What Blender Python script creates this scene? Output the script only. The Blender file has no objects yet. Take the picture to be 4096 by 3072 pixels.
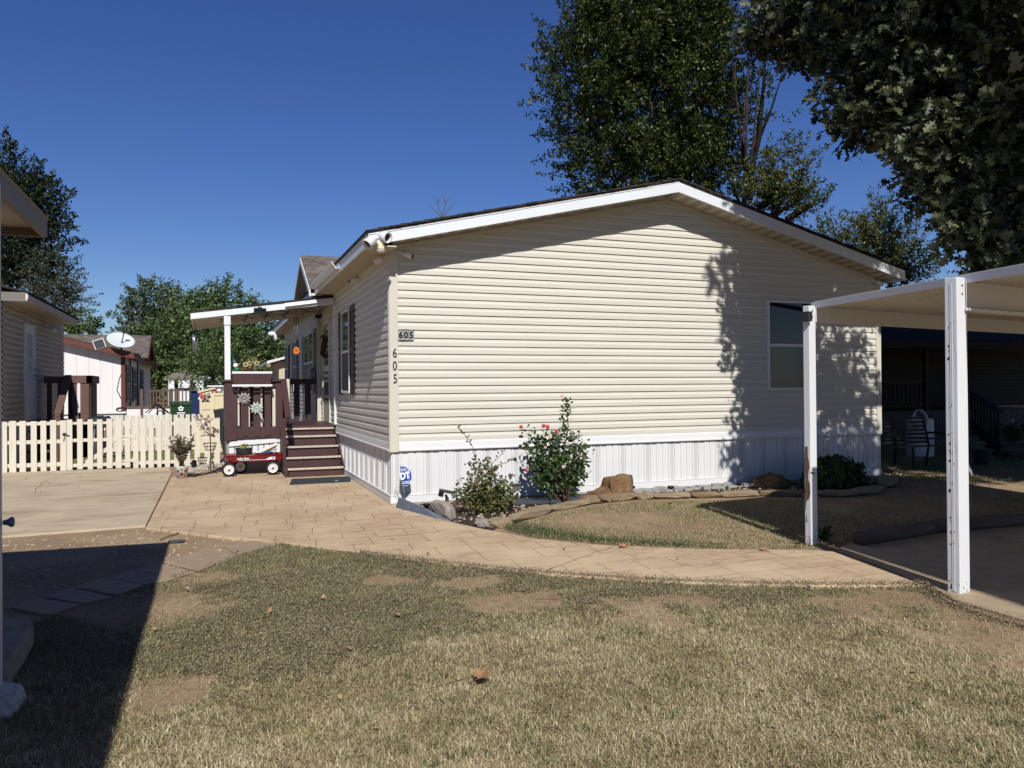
import bpy, math, random
import numpy as np
from mathutils import Vector
rng = np.random.default_rng(7); random.seed(7)
scene = bpy.context.scene
COL = scene.collection

# ------------------------------------------------------------------ camera solution (metres; x along the gable wall, y away)
FPX = 3160.0; YAW, PITCH, ROLL = .3631, .0055, -.0079
CAM = np.array([-2.1496, -10.0312, 1.4974])
_r = np.array([math.cos(YAW), -math.sin(YAW), 0.0])
_w = np.array([math.sin(YAW)*math.cos(PITCH), math.cos(YAW)*math.cos(PITCH), math.sin(PITCH)])
_u = np.cross(_r, _w)
RIGHT = math.cos(ROLL)*_r + math.sin(ROLL)*_u
UP = -math.sin(ROLL)*_r + math.cos(ROLL)*_u
def ray(F): return _w + RIGHT*(F[0]-2048)/FPX - UP*(F[1]-1536)/FPX
def onz(F, z=0.0): d = ray(F); return CAM + d*(z-CAM[2])/d[2]
def ony(F, y=0.0): d = ray(F); return CAM + d*(y-CAM[1])/d[1]
def onx(F, x=0.0): d = ray(F); return CAM + d*(x-CAM[0])/d[0]
def dep(F, D): return CAM + ray(F)*D
def d_(x, y): return (x*4096/2212, y*4096/2212)          # overview reading -> photo pixel
def cr(s, ox, oy): return lambda x, y: (ox+x/s, oy+y/s)
k3 = cr(2.0738, 650, 1150); k8 = cr(4.74, 1150, 1650); b2 = cr(2.2114, 0, 1200); g3 = cr(1.3046, 0, 1800)
k5 = cr(1.8433, 1300, 1600); k6 = cr(1.8433, 2300, 1500); k7 = cr(3.6875, 1050, 1150); f5 = cr(3.686, 500, 1250)
k4 = cr(2.212, 700, 900); s5 = cr(3.3175, 850, 1450); c2 = cr(4.74, 1450, 1700); r8 = cr(1.746, 3450, 1200)
c7 = cr(2.2209, 3100, 1000); w2 = cr(1.106, 1550, 1000)

# ------------------------------------------------------------------ materials
MATS = {}
def lin(h):
    h = h.lstrip('#'); o = []
    for i in (0, 2, 4):
        c = int(h[i:i+2], 16)/255; o.append(c/12.92 if c <= .04045 else ((c+.055)/1.055)**2.4)
    return o
def mat(name, col, rough=.6, var=.12, scale=8.0, bump=0.0, bscale=40.0, stretch=(1, 1, 1), col2=None, spec=.3, metal=0.0, dirt=None, dscale=1.5, dth=.6):
    """principled surface whose colour drifts with two octaves of noise; col is linear or hex"""
    if name in MATS: return MATS[name]
    if isinstance(col, str): col = lin(col)
    m = bpy.data.materials.new(name); m.use_nodes = True; nt = m.node_tree; N = nt.nodes; L = nt.links
    b = N['Principled BSDF']; b.inputs['Roughness'].default_value = rough; b.inputs['Metallic'].default_value = metal
    b.inputs['Specular IOR Level'].default_value = spec
    tc = N.new('ShaderNodeTexCoord'); mp = N.new('ShaderNodeMapping'); mp.inputs['Scale'].default_value = stretch
    L.new(tc.outputs['Object'], mp.inputs['Vector'])
    n = N.new('ShaderNodeTexNoise'); n.inputs['Scale'].default_value = scale; n.inputs['Detail'].default_value = 6; n.inputs['Roughness'].default_value = .65
    L.new(mp.outputs['Vector'], n.inputs['Vector'])
    mx = N.new('ShaderNodeMix'); mx.data_type = 'RGBA'
    if isinstance(col2, str): col2 = lin(col2)
    lo = [c*(1-var) for c in col] if col2 is None else col
    hi = [min(.95, c*(1+var)) for c in col] if col2 is None else col2
    cr_ = N.new('ShaderNodeMapRange'); cr_.inputs['From Min'].default_value = .3; cr_.inputs['From Max'].default_value = .7
    L.new(n.outputs['Fac'], cr_.inputs['Value']); L.new(cr_.outputs['Result'], mx.inputs['Factor'])
    mx.inputs['A'].default_value = (*lo, 1); mx.inputs['B'].default_value = (*hi, 1)
    out = mx.outputs['Result']
    if dirt is not None:
        if isinstance(dirt, str): dirt = lin(dirt)
        n2 = N.new('ShaderNodeTexNoise'); n2.inputs['Scale'].default_value = dscale; n2.inputs['Detail'].default_value = 8; n2.inputs['Roughness'].default_value = .7
        L.new(mp.outputs['Vector'], n2.inputs['Vector'])
        r2 = N.new('ShaderNodeMapRange'); r2.inputs['From Min'].default_value = dth; r2.inputs['From Max'].default_value = dth+.14
        L.new(n2.outputs['Fac'], r2.inputs['Value'])
        m2 = N.new('ShaderNodeMix'); m2.data_type = 'RGBA'; L.new(r2.outputs['Result'], m2.inputs['Factor'])
        L.new(out, m2.inputs['A']); m2.inputs['B'].default_value = (*dirt, 1); out = m2.outputs['Result']
    L.new(out, b.inputs['Base Color'])
    if bump:
        nb = N.new('ShaderNodeTexNoise'); nb.inputs['Scale'].default_value = bscale; nb.inputs['Detail'].default_value = 5
        L.new(mp.outputs['Vector'], nb.inputs['Vector'])
        bp = N.new('ShaderNodeBump'); bp.inputs['Strength'].default_value = min(1, bump); bp.inputs['Distance'].default_value = .01 if bump < .85 else .035
        L.new(nb.outputs['Fac'], bp.inputs['Height']); L.new(bp.outputs['Normal'], b.inputs['Normal'])
    MATS[name] = m; return m
def leaf_mat(name, cols, transl=.3, rough=.5, patch=None):
    """foliage: each leaf (mesh island) takes its own tone from the list"""
    m = bpy.data.materials.new(name); m.use_nodes = True; nt = m.node_tree; N = nt.nodes; L = nt.links
    b = N['Principled BSDF']; b.inputs['Roughness'].default_value = rough; b.inputs['Specular IOR Level'].default_value = .35
    g = N.new('ShaderNodeNewGeometry'); cr_ = N.new('ShaderNodeValToRGB'); e = cr_.color_ramp.elements
    cols = [lin(c) if isinstance(c, str) else c for c in cols]
    e[0].position = 0; e[0].color = (*cols[0], 1); e[1].position = 1; e[1].color = (*cols[-1], 1)
    for i, c in enumerate(cols[1:-1]):
        k = e.new((i+1)/(len(cols)-1)); k.color = (*c, 1)
    fac = g.outputs['Random Per Island']
    if patch:
        tc = N.new('ShaderNodeTexCoord'); n = N.new('ShaderNodeTexNoise'); n.inputs['Scale'].default_value = patch[0]; n.inputs['Detail'].default_value = 4
        L.new(tc.outputs['Object'], n.inputs['Vector'])
        a = N.new('ShaderNodeMath'); a.operation = 'MULTIPLY_ADD'; L.new(n.outputs['Fac'], a.inputs[0]); a.inputs[1].default_value = patch[1]; a.inputs[2].default_value = -patch[1]/2
        s = N.new('ShaderNodeMath'); s.operation = 'ADD'; s.use_clamp = True; L.new(fac, s.inputs[0]); L.new(a.outputs[0], s.inputs[1]); fac = s.outputs[0]
    L.new(fac, cr_.inputs['Fac']); L.new(cr_.outputs['Color'], b.inputs['Base Color'])
    if transl:
        t = N.new('ShaderNodeBsdfTranslucent'); L.new(cr_.outputs['Color'], t.inputs['Color'])
        mx = N.new('ShaderNodeMixShader'); mx.inputs[0].default_value = transl
        L.new(b.outputs[0], mx.inputs[1]); L.new(t.outputs[0], mx.inputs[2]); L.new(mx.outputs[0], N['Material Output'].inputs['Surface'])
    MATS[name] = m; return m
def shingle_mat(name, a, c):
    m = bpy.data.materials.new(name); m.use_nodes = True; nt = m.node_tree; N = nt.nodes; L = nt.links
    b = N['Principled BSDF']; b.inputs['Roughness'].default_value = .9; b.inputs['Specular IOR Level'].default_value = .1
    tc = N.new('ShaderNodeTexCoord'); sep = N.new('ShaderNodeSeparateXYZ'); L.new(tc.outputs['Object'], sep.inputs[0])
    # courses follow height: v = z, u = x+y
    ad = N.new('ShaderNodeMath'); L.new(sep.outputs['X'], ad.inputs[0]); L.new(sep.outputs['Y'], ad.inputs[1])
    cb = N.new('ShaderNodeCombineXYZ'); L.new(ad.outputs[0], cb.inputs['X']); zz = N.new('ShaderNodeMath'); zz.operation = 'MULTIPLY'; zz.inputs[1].default_value = 3.6
    L.new(sep.outputs['Z'], zz.inputs[0]); L.new(zz.outputs[0], cb.inputs['Y'])
    br = N.new('ShaderNodeTexBrick'); br.inputs['Scale'].default_value = 1; br.inputs['Brick Width'].default_value = .22; br.inputs['Row Height'].default_value = .13
    br.inputs['Mortar Size'].default_value = .006; br.inputs['Color1'].default_value = (*lin(a), 1); br.inputs['Color2'].default_value = (*lin(c), 1); br.inputs['Mortar'].default_value = (.02, .018, .016, 1); br.inputs['Bias'].default_value = 0
    L.new(cb.outputs[0], br.inputs['Vector'])
    n = N.new('ShaderNodeTexNoise'); n.inputs['Scale'].default_value = 60; L.new(tc.outputs['Object'], n.inputs['Vector'])
    mx = N.new('ShaderNodeMix'); mx.data_type = 'RGBA'; mx.blend_type = 'MULTIPLY'; mx.inputs['Factor'].default_value = .5
    L.new(br.outputs['Color'], mx.inputs['A']); L.new(n.outputs['Color'], mx.inputs['B']); L.new(mx.outputs['Result'], b.inputs['Base Color'])
    bp = N.new('ShaderNodeBump'); bp.inputs['Distance'].default_value = .015; bp.invert = True; L.new(br.outputs['Fac'], bp.inputs['Height']); L.new(bp.outputs['Normal'], b.inputs['Normal'])
    MATS[name] = m; return m

def glass(name, tint=.012, rough=.03):
    m = mat(name, (tint, tint*1.05, tint*1.1), rough, 0.0, spec=.6); return m

M_cream = mat('cream_vinyl', '#c2beb1', .5, .06, 1.2, .12, 60, (.5, .5, 9), dirt='#bab4a5', dscale=.8, dth=.58)
M_creamtrim = mat('cream_trim', '#bfb9aa', .5, .03, 3)
M_white = mat('white_vinyl', '#d1d0ce', .45, .03, 3, dirt='#cfcdc6', dscale=2.2, dth=.62)
M_skirt = mat('skirt_vinyl', '#cdccca', .42, .03, 2, dirt='#b3b1aa', dscale=1.8, dth=.63)
M_whitewood = mat('white_painted_wood', '#cbcdcd', .55, .05, 6, .25, 50, (1, 1, .12), dirt='#b9b2a4', dscale=3, dth=.68)
M_fascia = mat('fascia_paint', '#ced2d3', .5, .04, 5, .3, 40, (.15, 1, 1), dirt='#c9c8c2', dscale=4, dth=.66)
M_soffit = mat('soffit_vinyl', '#c9beab', .6, .06, 4)
M_shingle = shingle_mat('dark_shingles', '#4a443f', '#2f2b29')
M_shingle2 = shingle_mat('grey_brown_shingles', '#8b8177', '#655c54')
M_maroon = mat('maroon_deck_paint', '#45302f', .5, .16, 5, .3, 60, (1, 1, .3), dirt='#6b4f4c', dscale=7, dth=.68)
M_nosing = mat('worn_nosing', '#b0a494', .6, .12, 12, dirt='#7d6a5b', dscale=20, dth=.62)
M_shutter = mat('dark_brown_shutter', '#2f2426', .55, .1, 6)
M_glass = glass('window_glass')
M_screen = mat('window_screen', '#2a2c2e', .55, .1, 40)
M_black = mat('black_plastic', '#131313', .5, .15, 10)
M_darkgrey = mat('dark_grey_plastic', '#2b2d2f', .5, .15, 10)
M_metal = mat('bare_metal', '#8d9298', .38, .15, 9, metal=.7, dirt='#6c6a66', dscale=6, dth=.6)
M_chrome = mat('silver_tube', '#b9bcc0', .3, .05, 9, metal=.85)
M_wire = mat('dark_wire', '#2a2320', .7, .2, 10)
M_rust = mat('rusty_iron', '#3d2b22', .8, .3, 25, .3)
M_fence = mat('cream_fence_paint', '#c4bdab', .65, .06, 4, .35, 45, (1, 1, .12), dirt='#b3a486', dscale=5, dth=.64)
M_brown = mat('brown_stain', '#5d463c', .6, .15, 5, .3, 40, (1, 1, .2))
M_brown2 = mat('weathered_brown', '#5d4c42', .75, .25, 6, .4, 40, (1, 1, .15))
M_siding2 = mat('neighbour_siding', '#b9aa94', .6, .05, 2, .1, 50, (1, 1, 10))
M_panel3 = mat('white_panel_siding', '#d3d0cd', .6, .04, 3, .15, 60, (1, 1, .1))
M_redbrown = mat('red_brown_trim', '#5e342c', .6, .12, 5)
M_concrete = mat('concrete', '#b09f85', .85, .16, 3.5, .35, 90, (.6, 1.8, 1), dirt='#958467', dscale=.8, dth=.5)
M_gconc = mat('grey_concrete', '#8d857a', .9, .2, 9, .5, 70, dirt='#6e675c', dscale=3, dth=.55)
M_drive = mat('driveway_concrete', '#9c8a70', .88, .18, 6, .4, 90, dirt='#7c6c57', dscale=1.3, dth=.55)
M_paver = mat('tan_paver', '#8f7d67', .9, .16, 6, .5, 60, dirt='#6f604f', dscale=4, dth=.58)
M_sand = mat('sandstone', '#665440', .9, .3, 5, .9, 25, col2='#8a775c', dirt='#4f3b28', dscale=4, dth=.6)
M_sand2 = mat('buff_sandstone', '#82735c', .9, .2, 6, .6, 30, dirt='#6a5842', dscale=5, dth=.6)
M_boulder = mat('brown_boulder', '#56402b', .9, .35, 3.5, .9, 14, col2='#7f6445', dirt='#33261b', dscale=6, dth=.53)
M_flag = mat('grey_flagstone', '#8d8b86', .85, .16, 8, .5, 40)
M_slate = mat('dark_slate', '#3b4046', .75, .15, 10, .3, 50)
M_whiterock = mat('white_rock', '#b8b4ac', .9, .2, 12, .8, 30)
M_mulch = mat('mulch', '#3f2f25', .95, .5, 30, 1.0, 60, dirt='#6d5c4b', dscale=14, dth=.6)
M_red = mat('wagon_red', '#6e1018', .3, .12, 6, spec=.6, dirt='#4a0c12', dscale=5, dth=.66)
M_rubber = mat('black_rubber', '#17181a', .75, .15, 20)
M_hub = mat('white_hub', '#d9d9d6', .4, .05, 9)
M_orange = mat('orange_wood', '#c06a1c', .5, .12, 10)
M_terra = mat('terracotta', '#a8573a', .8, .12, 9)
M_blue = mat('sign_blue', '#133c8f', .35, .05, 9, spec=.5)
M_signwhite = mat('sign_white', '#e4e6ea', .4, .02, 9)
M_binG = mat('green_bin', '#1f3d24', .45, .1, 6)
M_binB = mat('blue_bin', '#16294c', .45, .1, 6)
M_shed = mat('shed_resin', '#cdbf9d', .6, .04, 4)
M_bark = mat('bark', '#352d27', .95, .35, 10, 1.0, 30, (1, 1, .25))
M_barkoak = mat('oak_bark', '#241f1b', .95, .35, 10, 1.0, 30, (1, 1, .25))
M_birch = mat('birch_bark', '#c9c2b4', .8, .15, 9, .4, 30, (3, 3, 1), dirt='#3d352d', dscale=7, dth=.63)
M_basket = mat('dark_basket', '#2f302f', .8, .35, 30, .9, 50, (1, 1, 3))
M_enamel = mat('blue_white_enamel', '#9fb0b2', .35, .08, 8)
M_stem = mat('green_stem', '#4a4a2c', .7, .2, 12)
M_wood_stem = mat('woody_stem', '#5a4536', .85, .25, 12)
M_mint = mat('mint_metal', '#a9b5a9', .5, .08, 9)
M_greym = mat('grey_metal_petal', '#8f8781', .5, .1, 9)
M_pink = mat('pink_petal', '#c2595c', .6, .2, 20)
M_palepink = mat('pale_petal', '#d8b4a8', .6, .15, 20)
M_cactus = mat('cactus_skin', '#6d6a45', .8, .2, 30, .5)
M_yellowp = mat('straw_petal', '#a3966c', .7, .15, 20)
M_pot = mat('white_enamel_bucket', '#c8c5ba', .5, .1, 12, dirt='#8c8270', dscale=9, dth=.6)
M_dryleaf = mat('dry_leaf', '#8a6748', .8, .25, 18, .5)
M_hose = mat('dark_hose', '#191a1c', .6, .1, 9)
M_slab = mat('dim_house_wall', '#6f6a64', .7, .1, 4)
M_peel = mat('bare_wood', '#5d4938', .85, .25, 20, .5, 60, (1, 1, .2))
M_rustspot = mat('rust_spot', '#4a2a1c', .9, .3, 40)
M_tanroof = mat('tan_metal_roof', '#746b61', .55, .06, 3)
M_panmetal = mat('carport_metal', '#d2cdc2', .5, .05, 3, dirt='#a99c86', dscale=2, dth=.6)
M_car = mat('dark_car_paint', '#101114', .2, .05, 5, spec=.6)

L_elm = leaf_mat('elm_leaf', ['#20301a', '#2b3d1c', '#3a4a1f', '#4c5524', '#5d5f2b'], .28, .45)
L_elm2 = leaf_mat('elm_leaf_gold', ['#2d3e20', '#3d4e25', '#50602c', '#666632', '#746034'], .3, .45)
L_far = leaf_mat('far_leaf', ['#35472a', '#465a32', '#5a6e3c', '#707f4a'], .25, .5)
L_far2 = leaf_mat('far_leaf_pale', ['#3a4a34', '#4a5b42', '#5d6d52', '#6c7a5a'], .25, .5)
L_dark = leaf_mat('dark_leaf', ['#151f14', '#1e2a18', '#29361d', '#38431f'], .2, .5)
L_juniper = leaf_mat('dusty_leaf', ['#2e3429', '#3c4234', '#4e5340', '#5e5f49'], .2, .6)
L_oak = leaf_mat('oak_leaf', ['#1d2617', '#27301d', '#343d25', '#42482e', '#5b5f42', '#706c4b'], .25, .5)
L_rose = leaf_mat('rose_leaf', ['#22351a', '#2e4521', '#3d5428', '#4a5c2e'], .25, .4)
L_shrub = leaf_mat('shrub_leaf', ['#303d20', '#465329', '#596334', '#69643a', '#6a5034'], .25, .5)
L_bush = leaf_mat('bush_leaf', ['#1b2f18', '#27401c', '#3a5624', '#4f6a2e'], .22, .4)
L_herb = leaf_mat('herb_leaf', ['#4a4636', '#5f5843', '#766b50', '#6a5d50'], .25, .7)
L_mini = leaf_mat('succulent_leaf', ['#3f5a30', '#5a6f3c', '#7d8750'], .25, .5)
L_grass = leaf_mat('grass_blade', ['#6d6d48', '#877f56', '#a0946a', '#b4a77e', '#c4b792', '#d6cba9'], .25, .7, (1.9, 1.15))
L_grass2 = leaf_mat('green_grass_blade', ['#4e5f36', '#667142', '#817f57', '#a0966f', '#b6aa86'], .25, .7, (.9, .8))
L_weed = leaf_mat('weed_leaf', ['#5a5c41', '#6c674d', '#7d7259', '#897a61', '#948369', '#a19178'], .2, .7, (1.3, .9))

# ------------------------------------------------------------------ mesh builder
class MB:
    def __init__(s): s.v = []; s.f = []
    def add(s, vs, fs):
        o = len(s.v); s.v.extend([tuple(map(float, p)) for p in vs]); s.f.extend([tuple(i+o for i in f) for f in fs]); return s
    def box(s, x0, x1, y0, y1, z0, z1):
        if x0 > x1: x0, x1 = x1, x0
        if y0 > y1: y0, y1 = y1, y0
        if z0 > z1: z0, z1 = z1, z0
        return s.add([(x0,y0,z0),(x1,y0,z0),(x1,y1,z0),(x0,y1,z0),(x0,y0,z1),(x1,y0,z1),(x1,y1,z1),(x0,y1,z1)],
                     [(0,3,2,1),(4,5,6,7),(0,1,5,4),(1,2,6,5),(2,3,7,6),(3,0,4,7)])
    def obox(s, c, ax, h):
        c = np.array(c, float); a = [np.array(k, float)*q for k, q in zip(ax, h)]
        vs = [c+sx*a[0]+sy*a[1]+sz*a[2] for sz in (-1, 1) for sx, sy in ((-1,-1),(1,-1),(1,1),(-1,1))]
        return s.add(vs, [(0,3,2,1),(4,5,6,7),(0,1,5,4),(1,2,6,5),(2,3,7,6),(3,0,4,7)])
    def beam(s, p, q, w, h, up=(0, 0, 1)):
        p = np.array(p, float); q = np.array(q, float); d = q-p; l = np.linalg.norm(d); d /= l
        u = np.array(up, float); sd = np.cross(d, u); sd /= np.linalg.norm(sd); u = np.cross(sd, d)
        return s.obox((p+q)/2, (d, sd, u), (l/2, w/2, h/2))
    def prism(s, poly, ext):
        n = len(poly); poly = [np.array(p, float) for p in poly]; e = np.array(ext, float)
        nrm = sum((np.cross(poly[i]-poly[0], poly[(i+1) % n]-poly[0]) for i in range(1, n-1)), np.zeros(3))
        if nrm.dot(e) > 0: poly = poly[::-1]
        vs = poly+[p+e for p in poly]
        return s.add(vs, [tuple(range(n)), tuple(range(2*n-1, n-1, -1))]+[(i, n+i, n+(i+1) % n, (i+1) % n) for i in range(n)])
    def tube(s, pts, rad, n=8, cap=True):
        pts = [np.array(p, float) for p in pts]; m = len(pts)
        if not hasattr(rad, '__len__'): rad = [rad]*m
        vs = []; prev = None
        for i in range(m):
            t = pts[min(i+1, m-1)]-pts[max(i-1, 0)]; t = t/(np.linalg.norm(t)+1e-9)
            a = prev if prev is not None else (np.array([0, 0, 1.]) if abs(t[2]) < .9 else np.array([1., 0, 0]))
            x = a-t*a.dot(t); x /= np.linalg.norm(x)+1e-9; prev = x; y = np.cross(t, x)
            for k in range(n):
                th = 2*math.pi*k/n; vs.append(pts[i]+rad[i]*(math.cos(th)*x+math.sin(th)*y))
        fs = [(i*n+k, i*n+(k+1) % n, (i+1)*n+(k+1) % n, (i+1)*n+k) for i in range(m-1) for k in range(n)]
        if cap: fs += [tuple(range(n-1, -1, -1)), tuple(range((m-1)*n, m*n))]
        return s.add(vs, fs)
    def lathe(s, prof, c, n=20, axis=(0, 0, 1), close=True):
        ax = np.array(axis, float); ax /= np.linalg.norm(ax)
        t = np.array([0, 0, 1.]) if abs(ax[2]) < .9 else np.array([1., 0, 0]); x = np.cross(t, ax); x /= np.linalg.norm(x); y = np.cross(ax, x); c = np.array(c, float)
        vs = [c+ax*z+r*(math.cos(2*math.pi*k/n)*x+math.sin(2*math.pi*k/n)*y) for r, z in prof for k in range(n)]
        fs = [(i*n+k, i*n+(k+1) % n, (i+1)*n+(k+1) % n, (i+1)*n+k) for i in range(len(prof)-1) for k in range(n)]
        if close: fs += [tuple(range(n-1, -1, -1)), tuple(range((len(prof)-1)*n, len(prof)*n))]
        return s.add(vs, fs)
    def ball(s, c, rx, ry=None, rz=None, n=12):
        ry = ry or rx; rz = rz or rx; c = np.array(c, float); vs = []; m = n//2+1
        for i in range(m+1):
            ph = math.pi*i/m
            for k in range(n): th = 2*math.pi*k/n; vs.append(c+np.array([rx*math.sin(ph)*math.cos(th), ry*math.sin(ph)*math.sin(th), -rz*math.cos(ph)]))
        return s.add(vs, [(i*n+k, i*n+(k+1) % n, (i+1)*n+(k+1) % n, (i+1)*n+k) for i in range(m) for k in range(n)])
    def build(s, name, m, parent=None, smooth=False, bevel=0, label=None):
        off = np.array(parent.get('_o', (0, 0, 0)) if parent else (0, 0, 0), float)
        me = bpy.data.meshes.new(name); v = (np.array(s.v)-off)
        me.from_pydata(v.tolist(), [], s.f); me.validate(); me.update()
        if smooth:
            for p in me.polygons: p.use_smooth = True
        me.materials.append(m)
        o = bpy.data.objects.new(name, me); COL.objects.link(o)
        if parent: o.parent = parent; o['_o'] = tuple(off)
        if bevel:
            b = o.modifiers.new('bevel', 'BEVEL'); b.width = bevel; b.segments = 2; b.limit_method = 'ANGLE'
        if label: o['label'] = label
        return o
    def top(s, name, m, label, cat, group=None, kind=None, **k):
        """a thing that is a single mesh, its origin at the middle of its foot"""
        v = np.array(s.v); o3 = np.array([(v[:, 0].min()+v[:, 0].max())/2, (v[:, 1].min()+v[:, 1].max())/2, v[:, 2].min()])
        s.v = [tuple(p) for p in v-o3]; o = s.build(name, m, None, **k); o.location = o3; o['_o'] = tuple(o3)
        tag(o, label, cat, group, kind); return o
def tag(o, label=None, cat=None, group=None, kind=None):
    if label: o['label'] = label
    if cat: o['category'] = cat
    if group: o['group'] = group
    if kind: o['kind'] = kind
    return o
def thing(name, label, cat, loc=(0, 0, 0), group=None):
    o = bpy.data.objects.new(name, None); COL.objects.link(o); o.location = tuple(float(q) for q in loc); o['_o'] = tuple(float(q) for q in loc)
    o.empty_display_size = .1
    return tag(o, label, cat, group)
def copy_thing(src, delta, label=None):
    """copy of a thing with its parts and sub-parts, moved by delta"""
    def rec(o, par):
        c = o.copy(); COL.objects.link(c)
        if par is not None: c.parent = par
        for ch in [k for k in bpy.data.objects if k.parent == o]: rec(ch, c)
        return c
    c = rec(src, None); c.location = Vector(src.location)+Vector(tuple(float(q) for q in delta))
    if label: c['label'] = label
    return c
def mesh_np(name, v, loops, counts, m, parent=None, smooth=False):
    off = np.array(parent.get('_o', (0, 0, 0)) if parent else (0, 0, 0), float)
    me = bpy.data.meshes.new(name); me.vertices.add(len(v)); me.vertices.foreach_set('co', (v-off).astype(np.float32).ravel())
    me.loops.add(len(loops)); me.loops.foreach_set('vertex_index', loops.astype(np.int32))
    me.polygons.add(len(counts)); st = np.concatenate([[0], np.cumsum(counts)[:-1]]).astype(np.int32)
    me.polygons.foreach_set('loop_start', st)
    me.update(calc_edges=True); me.validate()
    if smooth: me.polygons.foreach_set('use_smooth', np.ones(len(counts), bool))
    me.materials.append(m); o = bpy.data.objects.new(name, me); COL.objects.link(o)
    if parent: o.parent = parent; o['_o'] = tuple(off)
    return o
def unit(a): return a/(np.linalg.norm(a, axis=-1, keepdims=True)+1e-9)
ELM = (np.array([(0,0,0),(.45,.26,.05),(1,0,-.05),(.45,-.26,.05)]), [(0,1,2,3)])
ROUND = (np.array([(0,0,0),(.25,.3,.04),(.7,.3,.02),(1,0,-.06),(.7,-.3,.02),(.25,-.3,.04)]), [(0,1,2,3),(0,3,4,5)])
_oh = [(0,.03),(.12,.05),(.2,.2),(.27,.23),(.33,.1),(.42,.13),(.5,.34),(.6,.36),(.62,.17),(.7,.17),(.8,.29),(.88,.24),(.92,.09)]
OAK = (np.array([(x, y, .25*y*y*2-.2*x*x) for x, y in _oh]+[(1.02, 0, -.22)]+[(x, -y, .25*y*y*2-.2*x*x) for x, y in _oh[::-1]]),
       [tuple([0]+list(range(1, 14))), tuple([0]+list(range(13, 27)))])
def leaves(name, pos, nrm, tan, size, shape, m, parent=None):
    pts, fs = shape; k = len(pts); n = len(pos)
    nrm = unit(nrm); t = unit(tan-nrm*(tan*nrm).sum(1, keepdims=True)); b = np.cross(nrm, t)
    v = pos[:, None, :]+size[:, None, None]*(pts[None, :, 0, None]*t[:, None, :]+pts[None, :, 1, None]*b[:, None, :]+pts[None, :, 2, None]*nrm[:, None, :])
    base = (np.arange(n)*k)[:, None]
    loops = np.concatenate([base+np.array(f)[None, :] for f in fs], axis=1).ravel()
    return mesh_np(name, v.reshape(-1, 3), loops, np.tile([len(f) for f in fs], n), m, parent)
def sprays(cl, dirs, per, length, spread):
    """leaf positions strung along shoots"""
    n = len(cl); t = rng.random((n, per))**.8
    p = cl[:, None, :]+dirs[:, None, :]*(t*length)[:, :, None]+rng.normal(0, 1, (n, per, 3))*(spread*(1.15-t))[:, :, None]
    tan = np.repeat(dirs[:, None, :], per, 1)*.5+rng.normal(0, 1, (n, per, 3))
    return p.reshape(-1, 3), tan.reshape(-1, 3)
def ellip(n, c, r, shell=.45):
    d = unit(rng.normal(0, 1, (n, 3))); rad = (shell+(1-shell)*rng.random((n, 1)))**.8
    return np.array(c)+d*rad*np.array(r), d
def tree(name, label, base, blobs, n, per, length, spread, leaf, lm, bark=M_bark, trunk_r=.25, limbs=10, shape=ELM, up=.5, group=None, shell=.5, cat='tree', fork=None):
    """blobs: (centre, radii) ellipsoids that fill the crown"""
    t = thing(name, label, cat, base, group); base = np.array(base, float)
    vol = np.array([np.prod(r)**.67 for c, r in blobs]); cnt = (n*vol/vol.sum()).astype(int)+1
    C, D = [], []
    for (c, r), k in zip(blobs, cnt):
        p, d = ellip(k, c, r, shell); C.append(p); D.append(d)
    C = np.concatenate(C); D = np.concatenate(D)
    dirs = unit(D+np.array([0, 0, up])+rng.normal(0, .35, D.shape))
    ln = length*(.6+.8*rng.random((len(C), 1)))
    p, tan = sprays(C, dirs, per, ln, spread)
    nr = rng.normal(0, 1, p.shape)+np.array([0, 0, .9])
    leaves('crown', p, nr, tan, leaf*(.7+.6*rng.random(len(p))), shape, lm, t)
    mb = MB(); cc = np.mean([b[0] for b in blobs], axis=0)
    fk = np.array(fork if fork is not None else base+(cc-base)*.42, float)
    mb.tube([base, base+(fk-base)*.5+np.array([.06, .03, 0]), fk], [trunk_r, trunk_r*.85, trunk_r*.75], 10)
    for i in range(limbs):
        e = C[rng.integers(len(C))]; mid = fk+(e-fk)*.5+rng.normal(0, .12, 3)*np.linalg.norm(e-fk)*.5+np.array([0, 0, .1*np.linalg.norm(e-fk)])
        r0 = trunk_r*rng.uniform(.25, .5)
        q1 = fk+(mid-fk)*.5+rng.normal(0, .05, 3); q2 = mid+(e-mid)*.5+rng.normal(0, .08, 3)
        mb.tube([fk, q1, mid, q2, e], [r0, r0*.8, r0*.6, r0*.35, r0*.12], 6)
    mb.build('trunk', bark, t, smooth=True)
    return t
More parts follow.
